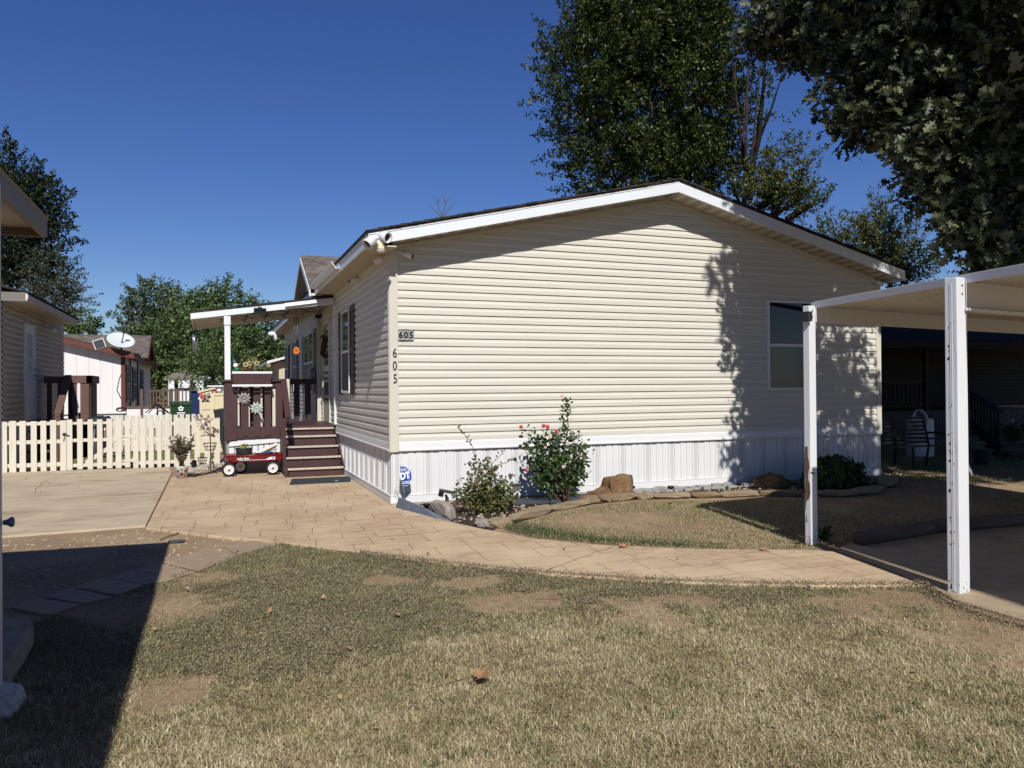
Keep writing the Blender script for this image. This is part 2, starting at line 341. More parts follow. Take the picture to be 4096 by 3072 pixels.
def rock(mb, c, size, seed, planes=14, rough=.03, rot=0., boxy=0.0, sub=3, flat=True):
    r = np.random.default_rng(seed); c = np.array(c, float); size = np.array(size, float)
    n = unit(r.normal(0, 1, (planes, 3))); d = r.uniform(.72, 1.0, planes)
    if boxy:
        bx = np.array([(1,0,0),(-1,0,0),(0,1,0),(0,-1,0),(0,0,1),(0,0,-1)], float)+r.normal(0, .08, (6, 3)); n = np.concatenate([unit(bx), n]); d = np.concatenate([np.full(6, boxy), d*1.13])
    import bmesh
    bm = bmesh.new(); bmesh.ops.create_icosphere(bm, subdivisions=sub, radius=1)
    V = unit(np.array([v.co for v in bm.verts])); F = [tuple(v.index for v in f.verts) for f in bm.faces]; bm.free()
    dots = V@n.T; rad = np.minimum(np.where(dots > .05, d/np.maximum(dots, .05), 9).min(1), 1.22)
    ph = r.uniform(0, 6, (4, 3)); fr = r.uniform(3, 9, (4, 3))
    ns = sum(np.sin(V@np.diag(fr[i])@np.ones(3)+ph[i, 0]) for i in range(4))/4
    rad = rad*(1+rough*ns)+r.normal(0, rough*.25, len(V))
    P = V*rad[:, None]*size; ca, sa = math.cos(rot), math.sin(rot)
    P = np.stack([P[:, 0]*ca-P[:, 1]*sa, P[:, 0]*sa+P[:, 1]*ca, P[:, 2]], 1)+c
    return mb.add(P, F)
TEXTS = []
def text(body, size, m, loc, right, up, parent, name='lettering', ext=.002, align='CENTER', bold=0.0, sx=1.0):
    cu = bpy.data.curves.new(name, 'FONT'); cu.body = body; cu.size = size; cu.extrude = ext; cu.align_x = align; cu.align_y = 'CENTER'; cu.offset = bold; cu.resolution_u = 4
    cu.materials.append(m); o = bpy.data.objects.new(name, cu); COL.objects.link(o); o.parent = parent
    r = np.array(right, float); u = np.array(up, float); n = np.cross(r, u); from mathutils import Matrix
    off = np.array(parent.get('_o', (0, 0, 0)), float); l = np.array(loc, float)-off
    o.matrix_local = Matrix(((r[0]*sx, u[0], n[0], l[0]), (r[1]*sx, u[1], n[1], l[1]), (r[2]*sx, u[2], n[2], l[2]), (0, 0, 0, 1)))
    TEXTS.append(o); return o

# ================================================================== THE SETTING: ground, path, pads
def ground_mat():
    m = bpy.data.materials.new('ground_soil'); m.use_nodes = True; nt = m.node_tree; N = nt.nodes; L = nt.links
    b = N['Principled BSDF']; b.inputs['Roughness'].default_value = .95; b.inputs['Specular IOR Level'].default_value = .1
    tc = N.new('ShaderNodeTexCoord')
    def noise(s, d=6, r=.65):
        n = N.new('ShaderNodeTexNoise'); n.inputs['Scale'].default_value = s; n.inputs['Detail'].default_value = d; n.inputs['Roughness'].default_value = r; L.new(tc.outputs['Object'], n.inputs['Vector']); return n
    def mix(a, c, f):
        x = N.new('ShaderNodeMix'); x.data_type = 'RGBA'
        for k, v in (('A', a), ('B', c)):
            if isinstance(v, str): x.inputs[k].default_value = (*lin(v), 1)
            else: L.new(v, x.inputs[k])
        L.new(f, x.inputs['Factor']); return x.outputs['Result']
    def rngm(o, a, c):
        r = N.new('ShaderNodeMapRange'); r.inputs['From Min'].default_value = a; r.inputs['From Max'].default_value = c; L.new(o, r.inputs['Value']); return r.outputs['Result']
    n1, n2, n3 = noise(.9), noise(22, 8, .75), noise(140, 3)
    c = mix('#9d886c', '#87715a', rngm(n1.outputs['Fac'], .4, .6))
    c = mix(c, '#5b4a38', rngm(n2.outputs['Fac'], .5, .72))
    c = mix(c, '#a5937a', rngm(n3.outputs['Fac'], .62, .72))
    L.new(c, b.inputs['Base Color'])
    bp = N.new('ShaderNodeBump'); bp.inputs['Strength'].default_value = .8; bp.inputs['Distance'].default_value = .012; L.new(n2.outputs['Fac'], bp.inputs['Height']); L.new(bp.outputs['Normal'], b.inputs['Normal'])
    return m
M_ground = ground_mat()
g = MB(); g.add([(-400, -300, 0), (400, -300, 0), (400, 500, 0), (-400, 500, 0)], [(0, 1, 2, 3)])
tag(g.build('ground', M_ground), kind='structure')

def stamped_mat():
    m = bpy.data.materials.new('stamped_concrete'); m.use_nodes = True; nt = m.node_tree; N = nt.nodes; L = nt.links
    b = N['Principled BSDF']; b.inputs['Roughness'].default_value = .75; b.inputs['Specular IOR Level'].default_value = .25
    tc = N.new('ShaderNodeTexCoord'); mp = N.new('ShaderNodeMapping'); mp.inputs['Rotation'].default_value = (0, 0, math.radians(4)); L.new(tc.outputs['Object'], mp.inputs['Vector'])
    nw = N.new('ShaderNodeTexNoise'); nw.inputs['Scale'].default_value = 3; L.new(mp.outputs['Vector'], nw.inputs['Vector'])
    ws = N.new('ShaderNodeVectorMath'); ws.operation = 'SCALE'; ws.inputs['Scale'].default_value = .05; L.new(nw.outputs['Color'], ws.inputs[0])
    wa = N.new('ShaderNodeVectorMath'); L.new(mp.outputs['Vector'], wa.inputs[0]); L.new(ws.outputs[0], wa.inputs[1])
    br = N.new('ShaderNodeTexBrick'); br.inputs['Scale'].default_value = 1; br.inputs['Brick Width'].default_value = .52; br.inputs['Row Height'].default_value = .36; br.offset = .37; br.squash = .62; br.squash_frequency = 3
    br.inputs['Mortar Size'].default_value = .006; br.inputs['Mortar Smooth'].default_value = .7
    br.inputs['Color1'].default_value = (*lin('#b9a284'), 1); br.inputs['Color2'].default_value = (*lin('#b09879'), 1); br.inputs['Mortar'].default_value = (*lin('#96805f'), 1)
    L.new(wa.outputs[0], br.inputs['Vector'])
    m2 = N.new('ShaderNodeMapping'); m2.inputs['Scale'].default_value = (.8, 2.6, 1); L.new(tc.outputs['Object'], m2.inputs['Vector'])
    n = N.new('ShaderNodeTexNoise'); n.inputs['Scale'].default_value = 5; n.inputs['Detail'].default_value = 9; n.inputs['Roughness'].default_value = .7; n.inputs['Distortion'].default_value = .8; L.new(m2.outputs['Vector'], n.inputs['Vector'])
    r = N.new('ShaderNodeMapRange'); r.inputs['From Min'].default_value = .46; r.inputs['From Max'].default_value = .66; L.new(n.outputs['Fac'], r.inputs['Value'])
    mx = N.new('ShaderNodeMix'); mx.data_type = 'RGBA'; L.new(r.outputs['Result'], mx.inputs['Factor']); L.new(br.outputs['Color'], mx.inputs['A']); mx.inputs['B'].default_value = (*lin('#937c62'), 1)
    n3 = N.new('ShaderNodeTexNoise'); n3.inputs['Scale'].default_value = 1.1; n3.inputs['Detail'].default_value = 4; L.new(tc.outputs['Object'], n3.inputs['Vector'])
    r3 = N.new('ShaderNodeMapRange'); r3.inputs['From Min'].default_value = .42; r3.inputs['From Max'].default_value = .7; L.new(n3.outputs['Fac'], r3.inputs['Value'])
    mz = N.new('ShaderNodeMix'); mz.data_type = 'RGBA'; L.new(r3.outputs['Result'], mz.inputs['Factor']); L.new(mx.outputs['Result'], mz.inputs['A']); mz.inputs['B'].default_value = (*lin('#c0ab8a'), 1)
    # keep joints visible over the lighter bloom
    mj = N.new('ShaderNodeMix'); mj.data_type = 'RGBA'; jf = N.new('ShaderNodeMath'); jf.operation = 'MULTIPLY'; jf.inputs[1].default_value = .5; L.new(br.outputs['Fac'], jf.inputs[0])
    L.new(jf.outputs[0], mj.inputs['Factor']); L.new(mz.outputs['Result'], mj.inputs['A']); mj.inputs['B'].default_value = (*lin('#8a745b'), 1)
    L.new(mj.outputs['Result'], b.inputs['Base Color'])
    h = N.new('ShaderNodeMath'); h.operation = 'MULTIPLY_ADD'; L.new(br.outputs['Fac'], h.inputs[0]); h.inputs[1].default_value = -1.0; L.new(n.outputs['Fac'], h.inputs[2])
    bp = N.new('ShaderNodeBump'); bp.inputs['Strength'].default_value = .7; bp.inputs['Distance'].default_value = .012; L.new(h.outputs[0], bp.inputs['Height']); L.new(bp.outputs['Normal'], b.inputs['Normal'])
    return m
M_stamp = stamped_mat()
def slab(name, pts, z, m, kind='structure', **k):
    mb = MB(); mb.prism([(p[0], p[1], z) for p in pts], (0, 0, -z-.03)); o = mb.build(name, m, bevel=k.get('bevel', .008)); return tag(o, kind=kind)
D0 = lambda x, y, z=0.0: onz(d_(x, y), z)[:2]
path_low = [D0(*p, .03) for p in ((315, 1139), (450, 1155), (600, 1169), (760, 1189), (900, 1208), (1050, 1225), (1200, 1240), (1400, 1253), (1600, 1261), (1800, 1264), (1995, 1262))]
path_up = [D0(*p, .03) for p in ((1800, 1190), (1740, 1186), (1500, 1185), (1300, 1176), (1150, 1162), (1045, 1142), (940, 1118), (875, 1100), (858, 1094))]
slab('path', path_low+path_up+[(.06, .1), (.06, 5.5), (-2.55, 5.5), (-2.80, 4.6)], .026, M_stamp)
slab('pavement', [D0(315, 1139), D0(372, 1022), (-2.95, 6.7), (-5.9, 6.95), (-11, 7.2), (-11, -.2), D0(0, 1163)], .022, M_concrete)
slab('driveway', [D0(1808, 1190), D0(1998, 1263), D0(2060, 1300), D0(2212, 1345), (3.1, -9.5), (7.2, -9.5), (7.2, -3.2), onz((4096, 2050))[:2], onz((3436, 2162))[:2]], .02, M_drive)
def crack(name, pts, z, seed, label=None):
    rc_ = np.random.default_rng(seed); b = MB(); P_ = []
    for a, c in zip(pts[:-1], pts[1:]):
        n = 9
        for i in range(n): u = i/n; P_.append((a[0]+(c[0]-a[0])*u+rc_.normal(0, .012), a[1]+(c[1]-a[1])*u+rc_.normal(0, .012)))
    P_.append(pts[-1][:2])
    for (x0, y0), (x1, y1) in zip(P_[:-1], P_[1:]):
        d = np.array([x1-x0, y1-y0]); l = np.linalg.norm(d)+1e-9; n = np.array([-d[1], d[0]])/l*rc_.uniform(.002, .005)
        b.add([(x0-n[0], y0-n[1], z), (x0+n[0], y0+n[1], z), (x1+n[0], y1+n[1], z), (x1-n[0], y1-n[1], z)], [(0, 1, 2, 3)])
    return tag(b.build(name, M_crack), kind='structure')
M_crack = mat('dark_crack', '#4a3f33', .95, .2, 20)  # dark brown of the thin crack strips
crack('pavement_crack', [(-2.95, 3.1), (-4.2, 3.35), (-6.0, 3.2), (-8, 3.6)], .0235, 2)
crack('pavement_crack', [(-4.6, 3.3), (-4.75, 5.0), (-4.5, 6.6)], .0236, 3)
crack('driveway_crack', [(3.0, -7.2), (4.2, -6.4), (5.6, -6.6), (7.0, -6.1)], .0215, 4)
_a, _b = D0(1180, 1239), D0(1335, 1182); crack('path_joint', [_a, _b], .0275, 5)
bed = [(.02, -.02), D0(875, 1098), D0(940, 1122), D0(1030, 1140), D0(1065, 1146), D0(1100, 1128), D0(1190, 1104), D0(1280, 1090), D0(1370, 1080), D0(1490, 1068), D0(1640, 1068), D0(1760, 1064), D0(1850, 1068), D0(1935, 1052), (8.9, .2), (8.3, .3), (8.2, .05)]
slab('flower_bed_soil', bed, .012, M_mulch, bevel=0)

# ================================================================== THE MOBILE HOME
W, LEN, CRS, ZB, ZE, ZP, XP = 8.14, 15.6, .1031, .8236, 3.335, 4.345, 4.10
house = thing('mobile_home', 'cream vinyl sided mobile home with white skirting and the number 605', 'house', (0, 0, 0))
PROF = [(.020, 0), (.0195, .052), (.008, .067), (.002, CRS)]
def lap(mb, lim, z0, ztop, place, seams=True, c=CRS, prof=PROF, joint=3.66):
    k = 0
    while z0+k*c < ztop:
        zb = z0+k*c; lev = [(o, zb+d*c/CRS) for o, d in prof if zb+d*c/CRS <= ztop+1e-6]
        if len(lev) < len(prof): lev.append((.004, ztop))
        u0, u1 = lim(zb); cuts = [u0]
        if seams:
            s = u0+((k//2)*1.37+.9) % joint
            while s < u1-.3: cuts.append(s); s += joint
        cuts.append(u1)
        for j in range(len(cuts)-1):
            e = .0014 if j % 2 else 0; vs = []; fs = []
            for o, z in lev:
                a, b = lim(z); a = max(a, cuts[j]); b = min(b, cuts[j+1]) if j < len(cuts)-2 else b
                if j == 0: a = lim(z)[0]
                if b < a: a = b = (a+b)/2
                vs += [place(a, o+e, z), place(b, o+e, z)]
            a, b = cuts[j], cuts[j+1]; vs = [place(a, -.004, zb), place(b, -.004, zb)]+vs
            for i in range(len(vs)//2-1): fs.append((2*i, 2*i+1, 2*i+3, 2*i+2))
            mb.add(vs, fs)
        k += 1
def gable(z):
    if z <= ZE: return (.09, W-.07)
    return (.0+(z-ZE)/(ZP-ZE)*XP, W-(z-ZE)/(ZP-ZE)*(W-XP))
wall = MB(); lap(wall, gable, ZB, ZP-.012, lambda u, o, z: (u, -o, z)); wall.build('gable_wall_siding', M_cream, house)
side = MB(); lap(side, lambda z: (.05, LEN-.06), ZB, ZE-.06, lambda u, o, z: (-o, u, z)); side.build('long_wall_siding', M_cream, house)
core = MB(); core.box(.01, W-.01, .012, LEN-.01, .0, ZE-.02); core.prism([(.02, .012, ZE-.02), (W-.02, .012, ZE-.02), (XP, .012, ZP-.02)], (0, LEN-.03, 0))
core.build('wall', M_slab, house)
far = MB(); lap(far, lambda z: (.05, LEN-.05), ZB, ZE-.05, lambda u, o, z: (W+o, u, z), seams=False); far.build('far_wall_siding', M_cream, house)
# corner posts
for x0, x1, s in ((-.022, .092, 0), (W-.078, W+.022, 1)):
    b = MB(); b.box(x0, x1, -.03, -.0, .69, ZE-.03)
    if s == 0: b.box(-.028, .0, -.0, .05, .69, ZE-.03)
    else: b.box(W, W+.028, .0, .06, .69, ZE-.03)
    b.build('corner_trim', M_creamtrim, house, bevel=.004)
# white band and ribbed skirting
b = MB(); b.prism([(.094, -.034, .70), (.094, -.036, .716), (.094, -.026, .724), (.094, -.024, .80), (.094, -.018, .822), (.094, .0, .8236), (.094, .0, .70)], (W-.175, 0, 0)); b.build('skirt_band', M_white, house)
b = MB(); b.prism([(-.036, .052, .70), (-.038, .052, .716), (-.028, .052, .724), (-.024, .052, .80), (-.018, .052, .822), (.0, .052, .8236), (.0, .052, .70)], (0, LEN-.1, 0)); b.build('skirt_band', M_white, house)
SK = .000683
skp = [(-95, 0), (-92, .013), (-73, .013), (-70, 0), (-38, .002), (38, .002), (60, 0), (63, .013), (88, .013), (91, 0), (208, .001), (213, .011), (330, .011), (335, 0), (362, 0), (367, .011), (480, .011), (485, 0)]
def skirt(u0, u1, z0, z1, place, first):
    mb = MB(); vent = MB(); pts = []; k = -1
    while first+k*.4098 < u1+.3:
        for u, h in skp: pts.append((first+k*.4098+u*SK, h))
        c = first+k*.4098
        if u0 < c-.03 and c+.03 < u1:
            z = z0+.03; r = 0
            while z < z1-.03:
                for q in (-.018, 0, .018):
                    uu = c+q+(.004 if r % 2 else -.004)
                    vs = [place(uu-.0032, .0028, z), place(uu+.0032, .0028, z), place(uu+.0032, .0028, z+.015), place(uu-.0032, .0028, z+.015)]
                    vent.add(vs, [(0, 1, 2, 3)])
                z += .019; r += 1
        k += 1
    pts = [p for p in pts if u0 <= p[0] <= u1]; pts = [(u0, .004)]+pts+[(u1, .004)]
    vs = [place(u, h, z) for u, h in pts for z in (z0, z1)]
    mb.add(vs, [(2*i, 2*i+2, 2*i+3, 2*i+1) for i in range(len(pts)-1)])
    return mb, vent
M_slot = mat('vent_slot', '#86837c', .8, .1, 9)
mb, vent = skirt(.0, W, .02, .71, lambda u, h, z: (u, .010-h, z), .075); sk = mb.build('skirting', M_skirt, house); vent.build('vent_perforation', M_slot, sk)
mb, vent = skirt(.0, LEN, .02, .71, lambda u, h, z: (.010-h, u, z), .30); sk = mb.build('skirting', M_skirt, house); vent.build('vent_perforation', M_slot, sk)
b = MB(); b.box(-.02, W+.02, -.022, .0, .03, .125); b.box(-.02, W+.02, -.027, .0, .125, .133); b.box(-.018, 0, .0, LEN, .03, .125); b.box(-.023, 0, .0, LEN, .125, .133); b.box(W, W+.02, 0, LEN, .03, .7)
b.build('skirt_rail', M_white, house, bevel=.003)
b = MB(); b.box(-.012, W+.012, -.014, .01, .0, .03); b.box(-.012, .01, .01, LEN, 0, .03); b.build('base_board', mat('pale_base_board', '#b3a594', .8, .15, 8), house)
# roof: two slabs of shingle, fascia boards, soffits
OV, YF = .36, -.43
XL, XR = -OV, 8.27
sl, srr = (4.414-3.406)/(4.05+.345), (4.414-3.337)/(8.27-4.05)
XK, ZK = 4.05, 4.414
zl = lambda x: ZK-sl*(XK-x) if x < XK else ZK-srr*(x-XK)
roof = MB()
roof.prism([(XK, YF-.02, ZK+.002), (XL-.03, YF-.02, zl(XL-.03)+.002), (XL-.03, YF-.02, zl(XL-.03)+.036), (XK, YF-.02, ZK+.042)], (0, LEN+.46+.35, 0))
roof.prism([(XK, YF-.02, ZK+.002), (XR+.03, YF-.02, zl(XR+.03)+.002), (XR+.03, YF-.02, zl(XR+.03)+.036), (XK, YF-.02, ZK+.042)][::-1], (0, LEN+.46+.35, 0))
# shingle butts along the rake: ragged course ends
rr = np.random.default_rng(3)
for i in range(62):
    for sgn in (0, 1):
        x = XL-.03+i*.0725 if sgn == 0 else XK+i*.0705
        x2 = x+.07; dz = .036+rr.uniform(.004, .012); e = rr.uniform(.004, .02)
        roof.add([(x, YF-.02-e, zl(x)+.018), (x2, YF-.02-e, zl(x2)+.014), (x2, YF-.02-e, zl(x2)+dz-.006), (x, YF-.02-e, zl(x)+dz), (x, YF+.05, zl(x)+dz), (x2, YF+.05, zl(x2)+dz-.006)], [(0, 1, 2, 3), (3, 2, 5, 4)])
rf = roof.build('roof', M_shingle, house)
FH = .155
b = MB(); b.prism([(XL, YF, zl(XL)-FH), (XK, YF, ZK-FH), (XK, YF, ZK), (XL, YF, zl(XL))], (0, .03, 0)); b.prism([(XK+.003, YF, ZK-FH), (XR, YF, zl(XR)-FH), (XR, YF, zl(XR)), (XK+.003, YF, ZK)], (0, .03, 0))
b.prism([(XK-.42, YF-.004, zl(XK-.42)-FH), (XK, YF-.004, ZK-FH), (XK+.02, YF-.004, ZK-.01), (XK-.44, YF-.004, zl(XK-.44)-.006)], (0, .006, 0))
b.build('rake_fascia', M_fascia, house, bevel=.003)
b = MB(); b.box(XL-.012, XL+.012, YF+.03, LEN+.4, zl(XL)-FH, zl(XL)); b.build('eave_fascia', M_fascia, house, bevel=.003); b = MB(); b.box(XR-.012, XR+.012, YF+.03, LEN+.4, zl(XR)-FH, zl(XR)); b.build('eave_fascia', M_fascia, house, bevel=.003)
# drip line under the shingles on the rake
b = MB(); b.prism([(XL, YF-.008, zl(XL)-.022), (XK, YF-.008, ZK-.022), (XK, YF-.008, ZK-.002), (XL, YF-.008, zl(XL)-.002)], (0, .007, 0)); b.build('drip_edge', M_white, house)
sof = MB(); n = 44
for i in range(n):        # rake soffit: ribbed vented panels following the slope
    x0 = .0+(W)*i/n; x1 = .0+(W)*(i+1)/n-.012
    for xa, xb, dz in ((x0, x0+(x1-x0)*.45, 0), (x0+(x1-x0)*.45, x1, .008)):
        if xa < XK < xb: xb = XK
        za, zb_ = zl(xa)-FH+.012+dz, zl(xb)-FH+.012+dz
        sof.add([(xa, YF+.03, za), (xb, YF+.03, zb_), (xb, .0, zb_), (xa, .0, za), (xa, YF+.03, za+.012), (xb, YF+.03, zb_+.012), (xb, .0, zb_+.012), (xa, .0, za+.012)], [(0, 3, 2, 1), (4, 5, 6, 7), (0, 1, 5, 4), (1, 2, 6, 5), (2, 3, 7, 6), (3, 0, 4, 7)])
ze = zl(XL)-FH+.012; i = 0; y = YF+.04
while y < LEN+.38:        # eave soffit: ribs run across the overhang
    sof.box(XL+.012, -.001, y, y+.04, ze, ze+.012); sof.box(XL+.012, -.001, y+.044, y+.085, ze+.008, ze+.018); y += .09
sof.build('soffit', M_soffit, house)
slot = MB()
for i in range(n):
    x0 = W*i/n+.012; x1 = x0+.07
    for q in range(9):
        xa = x0+q*.0085; za = zl(xa)-FH+.0105
        if abs(xa-XK) > .03: slot.add([(xa, YF+.07, za), (xa+.0035, YF+.07, za-.0008*(1 if xa > XK else -1)), (xa+.0035, -.06, za-.0008*(1 if xa > XK else -1)), (xa, -.06, za)], [(0, 3, 2, 1)])
slot.build('soffit_vent', M_slot, house)
b = MB()                  # trim where wall meets soffit
b.prism([(.02, -.03, zl(.02)-FH-.045), (XK+.06, -.03, zl(XK+.06)-FH-.045), (XK+.06, -.03, zl(XK+.06)-FH+.01), (.02, -.03, zl(.02)-FH+.01)], (0, .028, 0))
b.prism([(XK+.064, -.03, zl(XK+.06)-FH-.045), (W+.02, -.03, zl(W)-FH-.045), (W+.02, -.03, zl(W)-FH+.01), (XK+.064, -.03, zl(XK+.06)-FH+.01)], (0, .028, 0))
b.box(-.034, -.004, .0, LEN, ze-.06, ze-.002); b.build('frieze_trim', M_creamtrim, house, bevel=.003)
# gutter on the long eave
b = MB(); gy0, gy1 = 1.78, 4.35; zg = zl(XL)-.01; xg = XL-.014
prof = [(xg, zg), (xg-.004, zg-.10), (xg-.06, zg-.105), (xg-.085, zg-.06), (xg-.112, zg-.035), (xg-.115, zg), (xg-.105, zg), (xg-.100, zg-.03), (xg-.075, zg-.055), (xg-.055, zg-.095), (xg-.012, zg-.092), (xg-.008, zg)]
b.prism([(x, gy0, z) for x, z in prof], (0, gy1-gy0, 0)); b.build('gutter', M_white, house)
# entrance dormer gable
dy = onx((1210, 1021), -.42); dzp = dy[2]; dyc = dy[1]; hw = 1.62; zd = zl(XL)-.02
drf = MB()
for s in (-1, 1):
    ye = dyc+s*hw
    drf.prism([(XL-.10, dyc, dzp-.04), (XL-.10, ye, zd-.04), (XL-.10, ye, zd), (XL-.10, dyc, dzp)] if s > 0 else [(XL-.10, dyc, dzp), (XL-.10, ye, zd), (XL-.10, ye, zd-.04), (XL-.10, dyc, dzp-.04)], (3.2, 0, 0))
drf.build('dormer_roof', M_shingle2, house)
b = MB()
for s in (-1, 1):
    ye = dyc+s*(hw-.0)
    b.prism([(XL-.115, dyc, dzp-.05), (XL-.115, ye, zd-.05), (XL-.115, ye, zd-.17), (XL-.115, dyc, dzp-.17)], (.025, 0, 0))
b.build('dormer_fascia', M_fascia, house)
b = MB(); sld = (dzp-zd)/hw
lap(b, lambda z: (dyc-max(0.01, (dzp-.17-z)/sld), dyc+max(.01, (dzp-.17-z)/sld)), zd-.1, dzp-.2, lambda u, o, z: (XL+.10-o, u, z), seams=False); b.build('dormer_siding', M_siding2, house)
b = MB()
for s in (-1, 1):
    b.prism([(XL-.09, dyc, dzp-.155), (XL-.09, dyc+s*hw, zd-.155), (XL-.09, dyc+s*hw, zd-.145), (XL-.09, dyc, dzp-.145)], (.2, 0, 0))
b.build('dormer_soffit', M_soffit, house)
# windows
def window(u0, u1, z0, z1, place, parent, mull=0, fr=.035, out=.052, screen=True):
    """double hung sash; place(u, out, z) -> point"""
    def pbox(mb, a, c, o0, o1, e, f):
        p = [place(a, o0, e), place(c, o1, f)]; mb.box(p[0][0], p[1][0], p[0][1], p[1][1], p[0][2], p[1][2])
    f = MB(); zm = (z0+z1)/2
    for a, c, e, g_ in ((u0, u1, z1-fr, z1), (u0, u1, z0, z0+fr), (u0, u0+fr, z0+fr, z1-fr), (u1-fr, u1, z0+fr, z1-fr)): pbox(f, a, c, -.005, out, e, g_)
    pbox(f, u0+fr, u1-fr, -.002, out-.006, zm-.022, zm+.022)
    for k in range(mull):
        c = u0+(u1-u0)*(k+1)/(mull+1); pbox(f, c-.022, c+.022, -.001, out-.003, z0+fr, zm-.022); pbox(f, c-.022, c+.022, -.001, out-.003, zm+.022, z1-fr)
    w_ = f.build('window', M_white, parent, bevel=.003)
    p = MB(); pbox(p, u0+fr*.6, u1-fr*.6, -.012, out-.02, zm, z1-fr*.5); p.build('pane', M_glass, w_)
    p = MB(); pbox(p, u0+fr*.6, u1-fr*.6, -.012, out-.016, z0+fr*.5, zm-.004); p.build('pane', M_screen if screen else mat('grey_lower_pane', '#3f4447', .12, .08, 3, spec=.6), w_)  # unscreened lower pane is a paler grey than the upper glass
    return w_
def shutter(u0, u1, z0, z1, place, parent):
    s = MB()
    def pb(a, c, o0, o1, e, f): p = [place(a, o0, e), place(c, o1, f)]; s.box(p[0][0], p[1][0], p[0][1], p[1][1], p[0][2], p[1][2])
    pb(u0, u1, .0, .022, z0, z1); w = u1-u0
    for a, c in ((u0, u0+.06), (u1-.06, u1)): pb(a, c, .022, .036, z0, z1)
    for e, f in ((z0, z0+.1), (z1-.1, z1), ((z0+z1)/2-.05, (z0+z1)/2+.05)): pb(u0+.06, u1-.06, .022, .036, e, f)
    pb(u0+.09, u1-.09, .022, .030, z0+.14, (z0+z1)/2-.09); pb(u0+.09, u1-.09, .022, .030, (z0+z1)/2+.09, z1-.14)
    return s.build('shutter', M_shutter, parent, bevel=.003)
PF = lambda u, o, z: (u, -o, z); PS = lambda u, o, z: (-o, u, z)
window(5.875, 6.80, 1.44, 2.83, PF, house, screen=False)
window(3.03, 3.86, 1.44, 2.84, PS, house); shutter(2.60, 3.02, 1.42, 2.86, PS, house); shutter(3.87, 4.24, 1.42, 2.86, PS, house)
window(7.98, 9.80, 1.44, 2.82, PS, house, mull=1); shutter(7.50, 7.92, 1.42, 2.84, PS, house); shutter(9.86, 10.28, 1.42, 2.84, PS, house)
window(11.78, 12.50, 1.44, 2.82, PS, house); shutter(11.33, 11.75, 1.42, 2.84, PS, house); shutter(12.53, 12.95, 1.42, 2.84, PS, house)
window(14.25, 14.95, 1.44, 2.82, PS, house); shutter(13.82, 14.22, 1.42, 2.84, PS, house); shutter(14.98, 15.35, 1.42, 2.84, PS, house)
# storm door
f = MB(); y0, y1, z0, z1 = 5.36, 6.42, .86, 2.98
for a, c, e, g_ in ((y0, y0+.1, z0, z1), (y1-.1, y1, z0, z1), (y0+.1, y1-.1, z1-.1, z1)): f.box(-.05, .0, a, c, e, g_)
dr = f.build('door', M_creamtrim, house, bevel=.004)
f = MB(); f.box(-.035, 0, y0+.1, y1-.1, z0, 1.25); f.box(-.035, 0, y0+.1, y0+.2, 1.25, z1-.1); f.box(-.035, 0, y1-.2, y1-.1, 1.25, z1-.1); f.box(-.035, 0, y0+.2, y1-.2, 1.86, 1.98); f.box(-.035, 0, y0+.2, y1-.2, z1-.2, z1-.1); f.build('storm_frame', M_creamtrim, dr, bevel=.003)
f = MB(); f.box(-.02, 0, y0+.2, y1-.2, 1.98, z1-.2); f.build('pane', M_glass, dr)
f = MB(); f.box(-.02, 0, y0+.2, y1-.2, 1.25, 1.86); f.build('pane', M_screen, dr)
f = MB(); f.beam((-.045, y1-.15, 1.75), (-.085, y1-.15, 1.75), .02, .05); f.beam((-.085, y1-.15, 1.75), (-.085, y1-.05, 1.74), .015, .02); f.build('handle', M_darkgrey, dr)
b = MB(); b.box(-.1, -.02, 6.75, 6.83, .85, 3.2); b.build('downspout', M_creamtrim, house)
# house number plate and the numerals down the corner board
pl = MB(); a = ony(w2(46, 354), -.02); c = ony(w2(116, 402), -.02); px0, px1, pz1, pz0 = a[0], c[0], a[2], c[2]
pl.prism([(px0-.004, -.018, pz0-.005), (px0+.05, -.018, pz0-.012), (px1, -.018, pz0-.006), (px1+.006, -.018, pz1+.004), (px0+.1, -.018, pz1+.012), (px0-.002, -.018, pz1+.002)], (0, -.006, 0))
plate = pl.top('number_plate', M_darkgrey, 'dark framed plate with 605 in three pale squares screwed to the siding', 'house number')
cw = (px1-px0)/3
for k, ch in enumerate('605'):
    q = MB(); q.box(px0+k*cw+.004, px0+(k+1)*cw-.003, -.030, -.024, pz0+.008, pz1-.006); q.build('number_tile', mat('pale_tile', '#9c9f97', .5, .08, 20), plate)
    text(ch, .118, M_black, (px0+(k+.5)*cw, -.0305, (pz0+pz1)/2), (1, 0, 0), (0, 0, 1), plate, 'numeral', .002, bold=.0055, sx=.85)
for k, (ch, zz) in enumerate((('6', 1.955), ('0', 1.79), ('5', 1.625))):
    o = text(ch, .168, M_black, (0, 0, 0), (1, 0, 0), (0, 0, 1), house, 'corner_numeral', .003, bold=.0016, sx=.70)
    o.location = (.045+(.004 if k == 2 else 0), -.031, zz)

